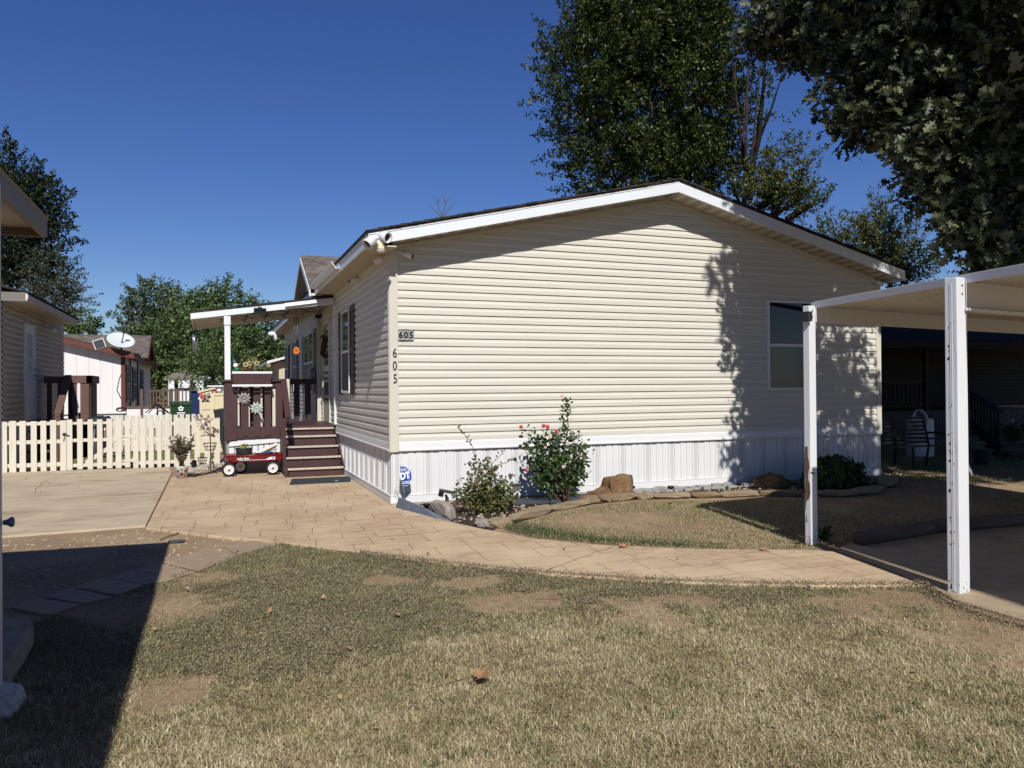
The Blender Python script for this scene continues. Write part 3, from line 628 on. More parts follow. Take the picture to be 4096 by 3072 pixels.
# ================================================================== FRONT PORCH
YP = 4.85
def pp(x, y, yy=YP): p = ony(k3(x, y), yy); return p[0], p[2]
porch = thing('front_porch', 'dark maroon porch with white post, sloping roof and five steps', 'porch', (-1, YP, 0))
PXL, PXR, ZD = -1.93, -.96, .845
YB = 7.15
b = MB(); b.box(PXL, -.03, YP+.02, YB, ZD-.04, ZD); b.build('deck', M_maroon, porch)
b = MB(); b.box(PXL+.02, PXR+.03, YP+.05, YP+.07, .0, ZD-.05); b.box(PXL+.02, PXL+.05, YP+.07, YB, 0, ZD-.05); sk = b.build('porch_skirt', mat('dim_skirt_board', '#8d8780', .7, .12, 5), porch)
b = MB(); x = PXL+.06
while x < PXR-.02: b.box(x, x+.085, YP+.03, YP+.05, .30, .58); x += .10
b.box(PXR-.045, PXR-.0, YP-.0, YP+.03, .02, .55); b.build('skirt_panel', M_white, sk, bevel=.006)
a = pp(550, 1320); c = pp(1000, 1280); c1 = pp(1000, 1250); a1 = pp(560, 1278)
b = MB(); b.prism([(a[0], YP-.0, a[1]), (c[0], YP, c[1]), (c1[0], YP, c1[1]), (a1[0]+.12, YP, a1[1]+.01), (a1[0], YP, a1[1]-.01)], (0, .03, 0)); b.build('skirt_board', M_white, porch)
# front railing
rail = MB(); xl, zt = pp(490, 768); xr, _ = pp(992, 768); zt = 1.69
rail.box(xl, xr, YP-.06, YP+.10, zt-.035, zt); rail.box(xl+.03, xr, YP-.0, YP+.04, zt-.13, zt-.037)
rr_ = rail.build('top_rail', M_maroon, porch, bevel=.004)
z0 = pp(600, 1262)[1]; z1 = pp(600, 1182)[1]
b = MB(); b.box(PXL+.05, PXR-.03, YP+.0, YP+.035, z0+.03, z1); x = PXL+.22
for x in (-1.66, -1.46, -1.27, -1.09): b.box(x-.055, x+.02, YP-.01, YP-.001, z0+.01, z1+.03)
b.build('bottom_rail', M_maroon, porch, bevel=.004)
def board(x0, x1, y0, y1, yy=YP, t=.03, m=M_maroon, nm='baluster', off=0):
    a = pp(x0, y0, yy); c = pp(x1, y1, yy); b = MB(); b.box(a[0], c[0], yy+off, yy+off+t, c[1], a[1]); return b.build(nm, m, porch, bevel=.004)
for q in ((648, 712, 828, 1230), (752, 812, 828, 1232), (846, 898, 828, 1228)): board(*q, off=-.012)
board(512, 620, 785, 1268, nm='railing_post', t=.09, off=-.022); board(938, 998, 785, 1250, nm='railing_post', t=.09, off=-.02)
for q in ((612, 640, 830, 1150), (700, 726, 830, 1170), (800, 832, 830, 1185), (912, 940, 830, 1185)): board(*q, m=M_fence, off=.05)
# white roof post with its capital block
a = pp(513, 258); c = pp(565, 760); b = MB(); b.box(a[0], c[0], YP-.03, YP+.075, 1.69, 2.80); po = b.build('roof_post', M_whitewood, porch, bevel=.005)
b = MB(); b.box(a[0]-.008, c[0]+.006, YP-.045, YP+.09, 2.66, 2.815); b.build('post_cap', M_whitewood, po, bevel=.004)
b = MB(); b.box(-.06, .0, YP-.22, YP-.14, .86, 3.06); b.build('half_post', M_whitewood, porch, bevel=.004)
# porch roof
RXL, RZ0, RZ1, RY0, RY1 = -2.49, 2.745, 3.105, YP-.02, 7.84
b = MB(); b.prism([(RXL-.02, RY0-.03, RZ0+.115), (-.03, RY0-.03, RZ1+.10), (-.03, RY0-.03, RZ1+.135), (RXL-.02, RY0-.03, RZ0+.145)], (0, RY1-RY0+.05, 0)); prf = b.build('roof', M_shingle, porch)
b = MB(); b.prism([(RXL, RY0-.012, RZ0+.0), (-.03, RY0-.012, RZ1-.02), (-.03, RY0-.012, RZ1+.098), (RXL, RY0-.012, RZ0+.113)], (0, .03, 0)); b.prism([(RXL-.0, RY0+.018, RZ0), (RXL-.0, RY0+.018, RZ0+.112), (RXL-.0, RY1, RZ0+.112), (RXL-.0, RY1, RZ0)], (.028, 0, 0)); b.build('roof_fascia', M_fascia, porch, bevel=.003)
b = MB(); n = 14
for i in range(n):
    y = RY0+.02+(RY1-RY0-.02)*i/n; y2 = RY0+.02+(RY1-RY0-.02)*(i+1)/n-.012
    b.prism([(RXL+.03, y, RZ0+.035), (-.04, y, RZ1+.02), (-.04, y, RZ1+.03), (RXL+.03, y, RZ0+.045)], (0, y2-y, 0))
b.build('ceiling', M_soffit, porch)
a = pp(1015, 150, RY0-.03); c = pp(1380, 95, RY0-.03); b = MB()
b.prism([(a[0], RY0-.06, a[1]-.02), (c[0], RY0-.06, c[1]-.045), (c[0], RY0-.016, c[1]+.035), (a[0], RY0-.016, a[1]+.05)], (0, .004, -.006)); b.build('flashing', M_white, porch)
wr = MB()
for k in range(5):
    y = RY0+.15+.3*k; pts = []
    for i in range(22):
        x = -2.0+1.9*i/21; pts.append((x, y+.08*math.sin(i*.9+k), RZ0+(RZ1-RZ0)*(x-RXL)/(-RXL)+.012-.03*abs(math.sin(i*.75+k*1.3))))
    wr.tube(pts, .005, 5)
    for i in range(1, 21, 4): p = pts[i]; wr.tube([p, (p[0], p[1], p[2]-.05)], [.007, .009], 5)
wr.build('light_string', M_wire, porch)
# back railing in shade
b = MB(); bx0, bx1 = -1.02, -.03
b.box(PXL, bx1, YB-.06, YB, 1.62, 1.73); bl = b.build('top_rail', M_maroon, porch, bevel=.004)
for i in range(9):
    x = PXL+.02+i*.228; b = MB(); b.box(x, x+.12, YB-.05, YB-.02, .86, 1.62); b.build('baluster', M_maroon, porch, bevel=.004)
b = MB(); b.box(PXL, PXL+.03, YP+.1, YB, zt-.12, zt); b.box(PXL, PXL+.03, YP+.1, YB, .9, 1.0)
y = YP+.2
while y < YB-.1: b.box(PXL, PXL+.025, y, y+.1, 1.0, zt-.12); y += .24
b.build('side_railing', M_maroon, porch, bevel=.003)
# stairs
st_y = [3.72, 4.0, 4.28, 4.56, YP-.0]; nos = [((80, 1092), (1178, 1010)), ((45, 878), (1122, 810)), ((35, 672), (1075, 606)), ((25, 468), (1018, 420)), ((25, 320), (978, 278))]
sx0, sx1 = PXR-.0, -.045; zs = []
for y, (l, r) in zip(st_y, nos): zs.append((ony(k8(*l), y)[2]+ony(k8(*r), y)[2])/2)
for k, (y, z) in enumerate(zip(st_y, zs)):
    yb = st_y[k+1] if k < 4 else YP+.3
    b = MB(); b.box(sx0, sx1, y+.003, yb+.03, z-.028, z+.008); t_ = b.build('tread', M_maroon, porch, bevel=.003)
    b = MB(); b.box(sx0-.006, sx1+.006, y-.012, y+.030, z-.022, z+.013); ns = b.build('nosing', M_nosing, t_, bevel=.005)
    zlo = zs[k-1]+.009 if k else .031
    b = MB(); b.box(sx0+.01, sx1-.004, y+.025, y+.05, zlo, z-.029); b.build('riser', M_maroon, porch)
    scr = MB()
    for q in range(5): scr.ball((sx0+.08+q*.2, y-.012, z-.004), .007, .003, .007, 6)
    scr.build('screw', M_rust, ns)
b = MB(); b.prism([(PXR-.045, 3.76, .03), (PXR-.045, 3.76, .20), (PXR-.045, YP-.02, ZD), (PXR-.045, YP-.02, .03)], (.04, 0, 0)); b.build('stair_stringer', M_maroon, porch); b = MB(); b.prism([(-.04, 3.76, .03), (-.04, 3.76, .18), (-.04, YP, ZD), (-.04, YP, .03)], (.03, 0, 0)); b.build('stair_stringer', M_maroon, porch)
h0 = (PXR+.03, YP+.0, zt-.02); h1 = (PXR+.03, 3.98, ony(k3(1060, 1080), 3.98)[2])
b = MB(); b.beam(h0, h1, .10, .035); b.beam((h0[0], h0[1], h0[2]-.08), (h1[0], h1[1]+.03, h1[2]-.07), .035, .10); b.build('handrail', M_maroon, porch, bevel=.004)
b = MB()
b.box(PXR-.055, PXR-.01, 3.98, 4.06, .1, h1[2]-.03)
b.build('newel_post', M_maroon, porch, bevel=.004)
b = MB(); a = pp(1030, 765); c = pp(1060, 1060); b.box(a[0], a[0]+.06, YP+.1, YP+.14, 1.0, 1.70); b.build('cream_picket', M_fence, porch, bevel=.003)
# mat at the foot of the stairs
b = MB(); q = [onz(k8(*p), .034) for p in ((40, 1366), (1202, 1306), (1188, 1212), (82, 1262))]; b.prism([(p[0], p[1], .031) for p in q], (0, 0, .008))
b.top('door_mat', mat('slate_mat', '#30353a', .85, .12, 20, .3, 80), 'flat slate grey mat on the paving at the foot of the maroon steps', 'mat')
b = MB(); p = onz(k8(930, 1295), .045); b.ball(p+np.array([0, 0, .004]), .028, .012, .006, 8); b.top('dry_leaf', M_nosing, 'pale curled leaf lying on the slate grey mat', 'leaf')

# ---- things on and around the porch
def floodlight_box(x, y, z, w, label, name='flood_light', tilt=.35):
    t = thing(name, label, 'light', (x, y, z))
    b = MB(); ca, sa = math.cos(tilt), math.sin(tilt)
    b.obox((x, y-.05, z), ((1, 0, 0), (0, ca, sa), (0, -sa, ca)), (w/2, .035, w*.26)); b.build('housing', M_black, t, bevel=.008)
    b = MB(); b.obox((x, y-.05-.037*ca+.02*sa, z-.036*sa-.02*ca), ((1, 0, 0), (0, ca, sa), (0, -sa, ca)), (w*.43, .004, w*.13)); b.build('lens', M_darkgrey, t)
    b = MB(); b.prism([(x-w*.22, y-.04, z+w*.2), (x+w*.22, y-.04, z+w*.2), (x+w*.14, y-.02, z+w*.42), (x-w*.14, y-.02, z+w*.42)], (0, .03, 0)); b.build('bracket', M_black, t)
    return t
a = pp(808, 183, RY0-.05); floodlight_box(a[0], RY0-.03, a[1]-.035, .21, 'black rectangular floodlight fixed to the white porch fascia')
a = ony(k3(1308, 241), 6.6); t = thing('porch_light', 'small black lamp under the porch ceiling near the door', 'light', a)
b = MB(); b.box(a[0]-.10, a[0]+.10, 6.55, 6.65, a[2]-.035, a[2]+.035); b.build('housing', M_black, t, bevel=.006); b = MB(); b.box(a[0]-.085, a[0]+.085, 6.545, 6.55, a[2]-.02, a[2]+.02); b.build('lens', M_darkgrey, t)
def chime(F_top, F_plate, y, label, wood, n=4, k=1.0, sail=True):
    p0 = ony(F_top, y); p1 = ony(F_plate, y); t = thing('wind_chime', label, 'wind chime', p0)
    b = MB(); b.lathe([(.055*k, -.012), (.06*k, 0), (.055*k, .012)], p1, 16); b.build('top_disc', wood, t)
    b = MB(); b.tube([p0, p1], .0025, 5)
    for i in range(n): th = 2*math.pi*i/n+.4; b.tube([p1+np.array([.045*k*math.cos(th), .045*k*math.sin(th), 0]), p1+np.array([.04*k*math.cos(th), .04*k*math.sin(th), -.07])], .002, 4)
    b.tube([p1, p1-np.array([0, 0, .62*k])], .002, 4); b.build('cord', M_wire, t)
    for i in range(n):
        th = 2*math.pi*i/n+.4; l = (.28, .36, .31, .42)[i % 4]*k; c = p1+np.array([.042*k*math.cos(th), .042*k*math.sin(th), -.05])
        q = MB(); q.tube([c, c-np.array([0, 0, l])], .0085*k, 8); q.build('chime_tube', M_chrome, t, smooth=True)
    b = MB(); b.lathe([(.03*k, -.004), (.03*k, .004)], p1-np.array([0, 0, .24*k]), 12); b.build('striker', M_chrome, t)
    if sail:
        c = p1-np.array([0, 0, .68*k]); b = MB(); poly = [(c[0]+.055*math.cos(a_)*(1-.25*math.sin(a_)), c[1]-.006, c[2]+.07*math.sin(a_)) for a_ in np.linspace(0, 2*math.pi, 18)[:-1]]; b.prism(poly, (0, .012, 0)); s_ = b.build('sail', wood, t)
        for dz in (.02, -.004, -.026): q = MB(); q.box(c[0]-.02, c[0]+.02-.3*abs(dz), c[1]-.008, c[1]-.0055, c[2]+dz-.004, c[2]+dz+.004); q.build('engraving', M_wire, s_)
    return t
chime(k3(1108, 178), k3(1108, 220), YP+.35, 'wind chime with orange wooden disc and sail hanging by the door', M_orange)
chime(k3(272, 330), k3(272, 362), YP+.9, 'thin silver wind chime hanging at the outer porch corner', M_wire, 4, .95, False)
# planter box on the top rail
a = pp(578, 700, YP-.05); c = pp(905, 810, YP-.05); t = thing('planter_box', 'maroon wooden planter box with white rims hooked over the porch rail', 'planter', (a[0], YP-.1, c[1]))
zt_, zb_ = a[1], c[1]
b = MB(); b.prism([(a[0]+.02, YP-.16, zb_+.02), (c[0]-.02, YP-.16, zb_+.02), (c[0]-.01, YP-.17, zt_-.03), (a[0]+.01, YP-.17, zt_-.03)], (0, .24, 0)); b.build('box', M_maroon, t, bevel=.003)
for nm, z in (('rim', zt_), ('rim', zb_+.01)):
    b = MB(); b.box(a[0]-.005, c[0]+.005, YP-.18, YP-.165, z-.035, z+.005); b.box(a[0]-.005, a[0]+.01, YP-.165, YP+.07, z-.035, z+.005); b.box(c[0]-.01, c[0]+.005, YP-.165, YP+.07, z-.035, z+.005); b.build('rim', M_whitewood, t, bevel=.004)
b = MB(); b.box(a[0]+.01, c[0]-.01, YP-.16, YP+.06, zt_-.03, zt_-.012); b.build('soil', M_mulch, t)
zs_ = zt_-.012
def at3(x, y, yy=YP-.06): return ony(k3(x, y), yy)
p = at3(765, 672); t = thing('cactus', 'branching grey-green cactus standing in the porch planter box', 'cactus', (p[0], p[1], zs_))
b = MB(); bx = p[0]
b.tube([(bx, p[1], zs_), (bx+.003, p[1], zs_+.12), (bx-.002, p[1], zs_+.2)], [.026, .023, .018], 9)
for e in ((-.11, .235), (.10, .21), (.03, .27), (-.035, .265)): b.tube([(bx, p[1], zs_+.15), (bx+e[0]*.5, p[1]-.01, zs_+.17), (bx+e[0], p[1], zs_+e[1])], [.016, .016, .011], 8)
b.build('stems', M_cactus, t, smooth=True)
for i, (x, y, s) in enumerate(((690, 640, 1.1), (722, 632, 1.0), (722, 655, .7), (783, 628, 1.0), (880, 645, .8))):
    p = at3(x, y, YP-.08+.02*(i % 3)); t = thing('dried_flower', ['large straw yellow flower beside the orange pot in the planter', 'taller straw yellow flower left of the cactus', 'small low straw flower left of the cactus', 'straw yellow flower just right of the cactus', 'lone small yellow flower at the right end of the planter'][i], 'flower', (p[0], p[1], zs_), 'straw flowers in the porch planter')
    b = MB(); b.tube([(p[0], p[1], zs_), p], .004, 5); b.build('stem', M_stem, t)
    b = MB()
    for k in range(11): th = 2*math.pi*k/11; d = np.array([math.cos(th), -.35, math.sin(th)]); q = p+d*.03*s; b.ball(q, .014*s, .006*s, .014*s, 6)
    b.build('petals', M_yellowp, t)
    b = MB(); b.ball(p+np.array([0, -.015, 0]), .013*s, .010*s, .013*s, 8); b.build('flower_centre', M_rust, t)
p = at3(677, 685); b = MB(); b.lathe([(.026, 0), (.036, .05), (.04, .05), (.04, .062), (.034, .062), (.03, .05)], (p[0], p[1]-.04, zs_), 16); b.top('flower_pot', M_terra, 'small orange clay pot sitting in the planter box', 'flower pot', smooth=True)
p = at3(612, 660); t = thing('glass_ornament', 'green and white glass bird ornament at the left end of the planter', 'ornament', (p[0], p[1], zs_))
b = MB(); b.ball((p[0]+.015, p[1], zs_+.05), .062, .05, .05, 12); b.build('body', mat('green_glass', '#1d5a36', .15, .2, 20, spec=.8), t, smooth=True)
b = MB(); b.ball((p[0]-.01, p[1]-.01, zs_+.125), .042, .04, .042, 12); b.build('head', M_signwhite, t, smooth=True)
b = MB(); b.ball((p[0]-.025, p[1], zs_+.19), .028, .025, .026, 10); b.tube([(p[0]-.03, p[1], zs_+.2), (p[0]-.055, p[1], zs_+.235)], [.012, .004], 6); b.build('crest', mat('blue_glaze', '#3d6f8f', .3, .15, 20), t, smooth=True)
b = MB(); b.ball((p[0]+.045, p[1]-.02, zs_+.14), .02, .018, .022, 8); b.build('beak', M_terra, t, smooth=True)
# small greenery in the planter
def sprig(name, label, cat, base, n, h, spread, leaf, lm, stem_m=M_stem, group=None, per=14, seed=0):
    t = thing(name, label, cat, base, group); r = np.random.default_rng(seed); b = MB(); P, T = [], []
    for i in range(n):
        th = r.uniform(0, 6.28); sp = spread*r.uniform(.3, 1); top = np.array(base)+np.array([sp*math.cos(th), sp*math.sin(th)*.8, h*r.uniform(.55, 1)])
        mid = np.array(base)+np.array([sp*.35*math.cos(th), sp*.35*math.sin(th), h*.5]); pts = [np.array(base)+r.normal(0, spread*.08, 3)*np.array([1, 1, 0]), mid, top]
        b.tube(pts, [.004, .0035, .002], 4)
        for q in range(per):
            u = r.uniform(.2, 1); c = (1-u)**2*pts[0]+2*u*(1-u)*mid+u*u*top; P.append(c); T.append(r.normal(0, 1, 3)+np.array([math.cos(th), math.sin(th), .6]))
    b.build('stems', stem_m, t); P = np.array(P); T = np.array(T)
    leaves('leaves', P, r.normal(0, 1, P.shape)+np.array([0, 0, 1]), T, leaf*r.uniform(.6, 1.3, len(P)), ELM, lm, t); return t
p = at3(840, 690); sprig('trailing_plant', 'low green trailing plant filling the right half of the planter', 'plant', (p[0], p[1], zs_), 26, .10, .16, .035, L_mini, per=10, seed=4)
p = at3(725, 690); sprig('succulent', 'grey-green succulent clump below the straw flowers', 'plant', (p[0], p[1], zs_), 16, .09, .07, .03, L_herb, per=10, seed=5)
# metal flowers wired to the balusters
def metal_flower(F, r, m, label, tail=False):
    c = ony(F, YP-.04); t = thing('metal_flower', label, 'garden ornament', c, 'metal flowers on the porch railing')
    for layer, (n, s, o) in enumerate(((10, 1.0, 0), (8, .72, .3))):
        b = MB()
        for k in range(n):
            th = 2*math.pi*k/n+o+.1; d = np.array([math.cos(th), 0, math.sin(th)]); w = np.array([-math.sin(th), 0, math.cos(th)])*r*.17*s
            y = -.012*layer; q = [c+d*r*.15+w*.3+np.array([0, y, 0]), c+d*r*.6*s+w+np.array([0, y-.02, 0]), c+d*r*s+np.array([0, y-.005, 0]), c+d*r*.6*s-w+np.array([0, y-.02, 0]), c+d*r*.15-w*.3+np.array([0, y, 0])]
            b.prism(q, (0, .003, 0))
        b.build('petals', m, t)
    b = MB(); b.ball(c+np.array([0, -.025, 0]), .022, .012, .022, 10); b.build('flower_centre', m, t, smooth=True)
    if tail: b = MB(); b.prism([c+np.array(q) for q in ((.05, 0, -.06), (.09, 0, -.10), (.10, 0, -.17), (.13, 0, -.235), (.08, 0, -.19), (.055, 0, -.12))], (0, .003, 0)); b.build('leaf', m, t)
metal_flower(k3(677, 918), .125, M_greym, 'mauve grey metal flower on the maroon railing, the higher one')
metal_flower(k3(778, 1000), .12, M_mint, 'pale mint metal flower with a ribbon leaf on the maroon railing', True)
# shelf on the outer side of the railing
p = ony(k3(440, 820), YP+.1); t = thing('hanging_tray', 'white tray hung on the outer side of the porch railing', 'tray', (p[0], p[1], p[2]-.05))
b = MB(); b.box(p[0]-.14, p[0]+.13, YP+.0, YP+.22, p[2]-.012, p[2]+.015); b.build('tray', M_whitewood, t, bevel=.004); b = MB(); b.lathe([(.05, 0), (.07, .10), (.065, .10), (.045, .01)], (p[0]+.06, YP+.1, p[2]-.115), 14); b.build('cup', M_white, t, smooth=True)
q = p+np.array([-.02, -.1, -.08]); t = thing('red_ornament', 'small red toy ornament hanging below the white tray', 'ornament', q); b = MB(); b.box(q[0]-.03, q[0]+.03, q[1]-.02, q[1]+.02, q[2]-.01, q[2]+.035); b.build('cab', mat('bright_red', '#a01318', .4, .1, 9), t, bevel=.006)
for dx in (-.03, .03): b = MB(); b.lathe([(.018, -.006), (.018, .006)], q+np.array([dx, -.02, -.02]), 10, (0, 1, 0)); b.build('wheel', M_rubber, t)
p = ony(k3(352, 898), 9.90); t = thing('butterfly_ornament', 'red metal butterfly on the cream storage shed', 'ornament', p)
for s in (-1, 1): b = MB(); b.prism([p+np.array(q) for q in ((0, 0, .0), (s*.10, -.02, .09), (s*.12, -.02, .01), (s*.05, -.01, -.02), (s*.09, -.02, -.09), (s*.03, -.01, -.1))], (0, .004, 0)); b.build('wing', M_pink if s < 0 else M_greym, t)
b = MB(); b.tube([p+np.array([0, -.01, -.09]), p+np.array([0, -.01, .06])], .01, 6); b.build('body', M_black, t)
# glass vase behind the back rail
p = ony(k3(1258, 745), YB-.03); b = MB(); b.lathe([(.05, 0), (.10, .06), (.11, .13), (.07, .2), (.045, .22), (.06, .25)], (p[0], YB-.03, 1.73), 16, close=False); b.top('vase', mat('clear_vase', '#5b6165', .08, .1, 20, spec=.8), 'round glass vase standing on the dark back railing', 'vase', smooth=True)
p = np.array([-.045, 5.9, 2.36]); t = thing('wreath', 'brown twig wreath hanging on the storm door', 'wreath', p); b = MB()
for k in range(5): b.tube([p+np.array([-.03-.012*k*math.sin(3*th+k), (.17+.02*math.sin(5*th+k*2))*math.cos(th), (.2+.02*math.sin(4*th+k))*math.sin(th)]) for th in np.linspace(0, 6.28, 28)], .016, 5)
b.build('twigs', mat('wreath_twig', '#4a3524', .9, .3, 30), t)

# ---- the red wagon and its load
WY0, WY1 = 4.36, 4.70
def wp(x, y, yy=WY0): p = ony(k3(x, y), yy); return p[0], p[2]
wag = thing('toy_wagon', 'red metal toy wagon with white wheels parked beside the porch steps', 'wagon', (-1.5, 4.5, .03))
xa, zt1 = wp(520, 1402); xb, zt2 = wp(1008, 1376); zb1 = wp(545, 1450)[1]; zt1 = (zt1+zt2)/2; zl_ = zt1; zb1 = zt1-.115
b = MB(); e = .05; o = .012
pt = [(xa, WY0-.03), (xb, WY0-.03), (xb, WY1+.03), (xa, WY1+.03)]; pb = [(xa+e, WY0+.0), (xb-e, WY0+.0), (xb-e, WY1), (xa+e, WY1)]
vs = [(x, y, zt1) for x, y in pt]+[(x, y, zb1) for x, y in pb]+[(x+(o if i in (0, 3) else -o), y+(o if i < 2 else -o), zt1) for i, (x, y) in enumerate(pt)]+[(x+(o if i in (0, 3) else -o), y+(o if i < 2 else -o), zb1+.006) for i, (x, y) in enumerate(pb)]
fs = [(4, 7, 6, 5), (12, 13, 14, 15)]
for i in range(4): j = (i+1) % 4; fs += [(i, j, 4+j, 4+i)[::-1], (8+i, 8+j, 12+j, 12+i), (i, j, 8+j, 8+i)]
b.add(vs, fs); tr = b.build('tray', M_red, wag, bevel=.004)
b = MB(); c = [(xa, WY0-.03, zt1), (xb, WY0-.03, zt1), (xb, WY1+.03, zt1), (xa, WY1+.03, zt1), (xa, WY0-.03, zt1)]; b.tube(c, .010, 8); b.build('rolled_rim', M_red, tr, smooth=True)
rt, rup = np.array([1., 0, 0]), unit(np.array([0, -.03, .115])*np.array([1, 1, 1])); mx_ = .62; cz = zb1+.055; cy = WY0-.013
text('radio flyer', .052, M_signwhite, (xa+.29, cy-.006, cz+.004), rt, unit(np.array([0, -.25, 1.])), tr, 'lettering', .001, bold=.0016, sx=.95)
b = MB(); b.prism([(xa+.22, cy-.0020+.0028, cz-.022), (xa+.66, cy-.002+.0028, cz-.022), (xa+.70, cy-.0055+.0028, cz+.0), (xa+.74, cy-.007+.0028, cz+.018), (xa+.82, cy-.007+.0028, cz+.018), (xa+.82, cy-.001+.0028, cz-.028), (xa+.22, cy-.001+.0028, cz-.028)], (0, -.004, -.0006)); b.build('stripe_decal', M_signwhite, tr)
text('18', .036, M_black, (xa+.78, cy-.0095, cz-.004), rt, unit(np.array([0, -.25, 1.])), tr, 'decal_number', .0008, bold=.001)
R_ = .118
for (px, py, yy) in ((551, 1520, WY0-.05), (915, 1512, WY0-.05), (645, 1505, WY1+.05), (978, 1500, WY1+.05)):
    x = wp(px, py, yy)[0]; c = np.array([x, yy, .03+R_]); s = -1 if yy < 4.5 else 1
    w_ = MB(); w_.lathe([(R_*.70, -.022), (R_*.93, -.024), (R_, -.014), (R_, .014), (R_*.93, .024), (R_*.70, .022), (R_*.70, -.022)], c, 28, (0, 1, 0), close=False); wh = w_.build('wheel', M_rubber, wag, smooth=True)
    h = MB(); h.lathe([(.001, -.016), (.022, -.018), (R_*.30, -.006), (R_*.60, -.004), (R_*.68, -.018), (R_*.71, -.018), (R_*.71, .018), (.001, .018)], c, 28, (0, 1, 0), close=False); hb = h.build('hub', M_hub, wh, smooth=True)
    for k in range(12):
        th = k*math.pi/6; h = MB() if k == 0 else h
        h.beam(c+np.array([math.cos(th)*R_*.26, -.011, math.sin(th)*R_*.26]), c+np.array([math.cos(th)*R_*.60, -.009, math.sin(th)*R_*.60]), .006, .004, (0, 1, 0))
    h.build('ribs', mat('hub_rib_grey', '#a9aaa8', .5, .05, 9), wh)  # ribs are greyer than the white hub
    h = MB(); h.lathe([(.017, -.03), (.019, -.018), (.001, -.018)], c, 14, (0, 1, 0)); h.ball(c+np.array([0, -.03, 0]), .016, .010, .016, 10); h.build('hub_cap', mat('orange_cap', '#b3431c', .4, .2, 20), wh, smooth=True)
b = MB()
for x in (wp(551, 1520)[0], wp(915, 1512)[0]):
    b.tube([(x, WY0-.05, .03+R_), (x, WY1+.05, .03+R_)], .008, 8)
    for y in (WY0+.05, WY1-.05): b.beam((x, y, .03+R_), (x+.06, y, zb1+.004), .03, .012, (0, 1, 0)); b.beam((x, y, .03+R_), (x-.04, y, zb1+.004), .03, .012, (0, 1, 0))
b.build('undercarriage', M_black, wag)
xh = wp(551, 1520)[0]; b = MB(); b.tube([(xh+.02, 4.53, .16), (xh-.10, 4.50, .11), (xh-.42, 4.46, .07), (xh-.50, 4.45, .055)], .011, 8); b.tube([(xh-.50, 4.45, .055), (xh-.58, 4.40, .05), (xh-.62, 4.45, .05), (xh-.58, 4.50, .05), (xh-.50, 4.45, .055)], .009, 6); b.build('handle', M_black, wag, smooth=True)
p = wp(676, 1395, 4.5); bz = zb1+.008; t = thing('basket_planter', 'dark woven round planter standing in the red wagon', 'planter', (p[0], 4.5, bz))
hb = wp(676, 1335, 4.5)[1]-bz
b = MB(); b.lathe([(.095, 0), (.128, hb*.55), (.138, hb), (.124, hb), (.11, hb-.03)], (p[0], 4.5, bz), 24); b.build('basket', M_basket, t, smooth=True)
b = MB()
for k in range(7): z = bz+.02+k*hb/8; r_ = .103+.030*min(1, k/4); b.lathe([(r_-.004, z-.007-bz), (r_+.006, z-bz), (r_-.004, z+.007-bz)], (p[0], 4.5, bz), 24, close=False)
b.build('weave', M_basket, t); b = MB(); b.lathe([(.13, hb-.012), (.145, hb-.004), (.145, hb+.012), (.12, hb+.012)], (p[0], 4.5, bz), 24, close=False); b.build('rim', M_darkgrey, t, smooth=True)
b = MB(); b.lathe([(.115, hb-.02), (.11, hb+.004), (.0, hb+.012)], (p[0], 4.5, bz), 16, close=False); b.build('soil', M_mulch, t)
sprig('succulent', 'small green succulents growing in the dark woven planter', 'plant', (p[0]+.02, 4.5, bz+hb), 18, .075, .09, .035, L_mini, per=8, seed=8)
b = MB(); rock(b, (p[0]-.03, 4.45, bz+hb+.015), (.05, .04, .03), 5, rough=.08, sub=2); b.top('moss_clump', mat('yellow_moss', '#8a7a2f', .9, .3, 30, .6), 'yellow moss clump in the dark woven planter', 'moss')
b = MB(); q = p[0]+.05; 
for k in range(9): rock(b, (q+.02*(k % 3), 4.42+.015*(k//3), bz+hb+.02+.01*(k % 2)), (.014, .012, .012), 30+k, rough=.1, sub=1)
b.top('pebble_heap', M_whiterock, 'heap of white pebbles in the dark woven planter', 'pebbles', kind='stuff')
p = wp(845, 1388, 4.5); t = thing('enamel_basin', 'pale enamel basin lying in the red wagon', 'basin', (p[0], 4.5, bz)); hz = wp(845, 1372, 4.5)[1]-bz
b = MB(); b.lathe([(.12, 0), (.15, hz), (.162, hz+.004), (.162, hz+.012), (.147, hz+.008), (.115, .01)], (p[0], 4.5, bz), 28, close=False); b.lathe([(.12, 0), (.0, .002)], (p[0], 4.5, bz), 28, close=False); b.build('basin', M_enamel, t, smooth=True); b = MB(); b.lathe([(.161, hz+.003), (.168, hz+.008), (.161, hz+.014)], (p[0], 4.5, bz), 28, close=False); b.build('rim', M_blue, t)
for i, (A, Bq, r0, lb) in enumerate((((800, 1372), (948, 1300), .032, 'upper white birch log propped on the enamel basin'), ((770, 1378), (945, 1330), .03, 'lower white birch log resting across the enamel basin'), ((760, 1384), (880, 1362), .026, 'short birch log lying flat in the enamel basin'))):
    pa = ony(k3(*A), 4.46+.04*i); pb_ = ony(k3(*Bq), 4.50+.03*i); b = MB(); mid = (pa+pb_)/2+np.array([0, 0, .006]); b.tube([pa, mid, pb_], [r0, r0*1.05, r0*.95], 12); b.top('birch_log', M_birch, lb, 'log', 'birch logs in the wagon')

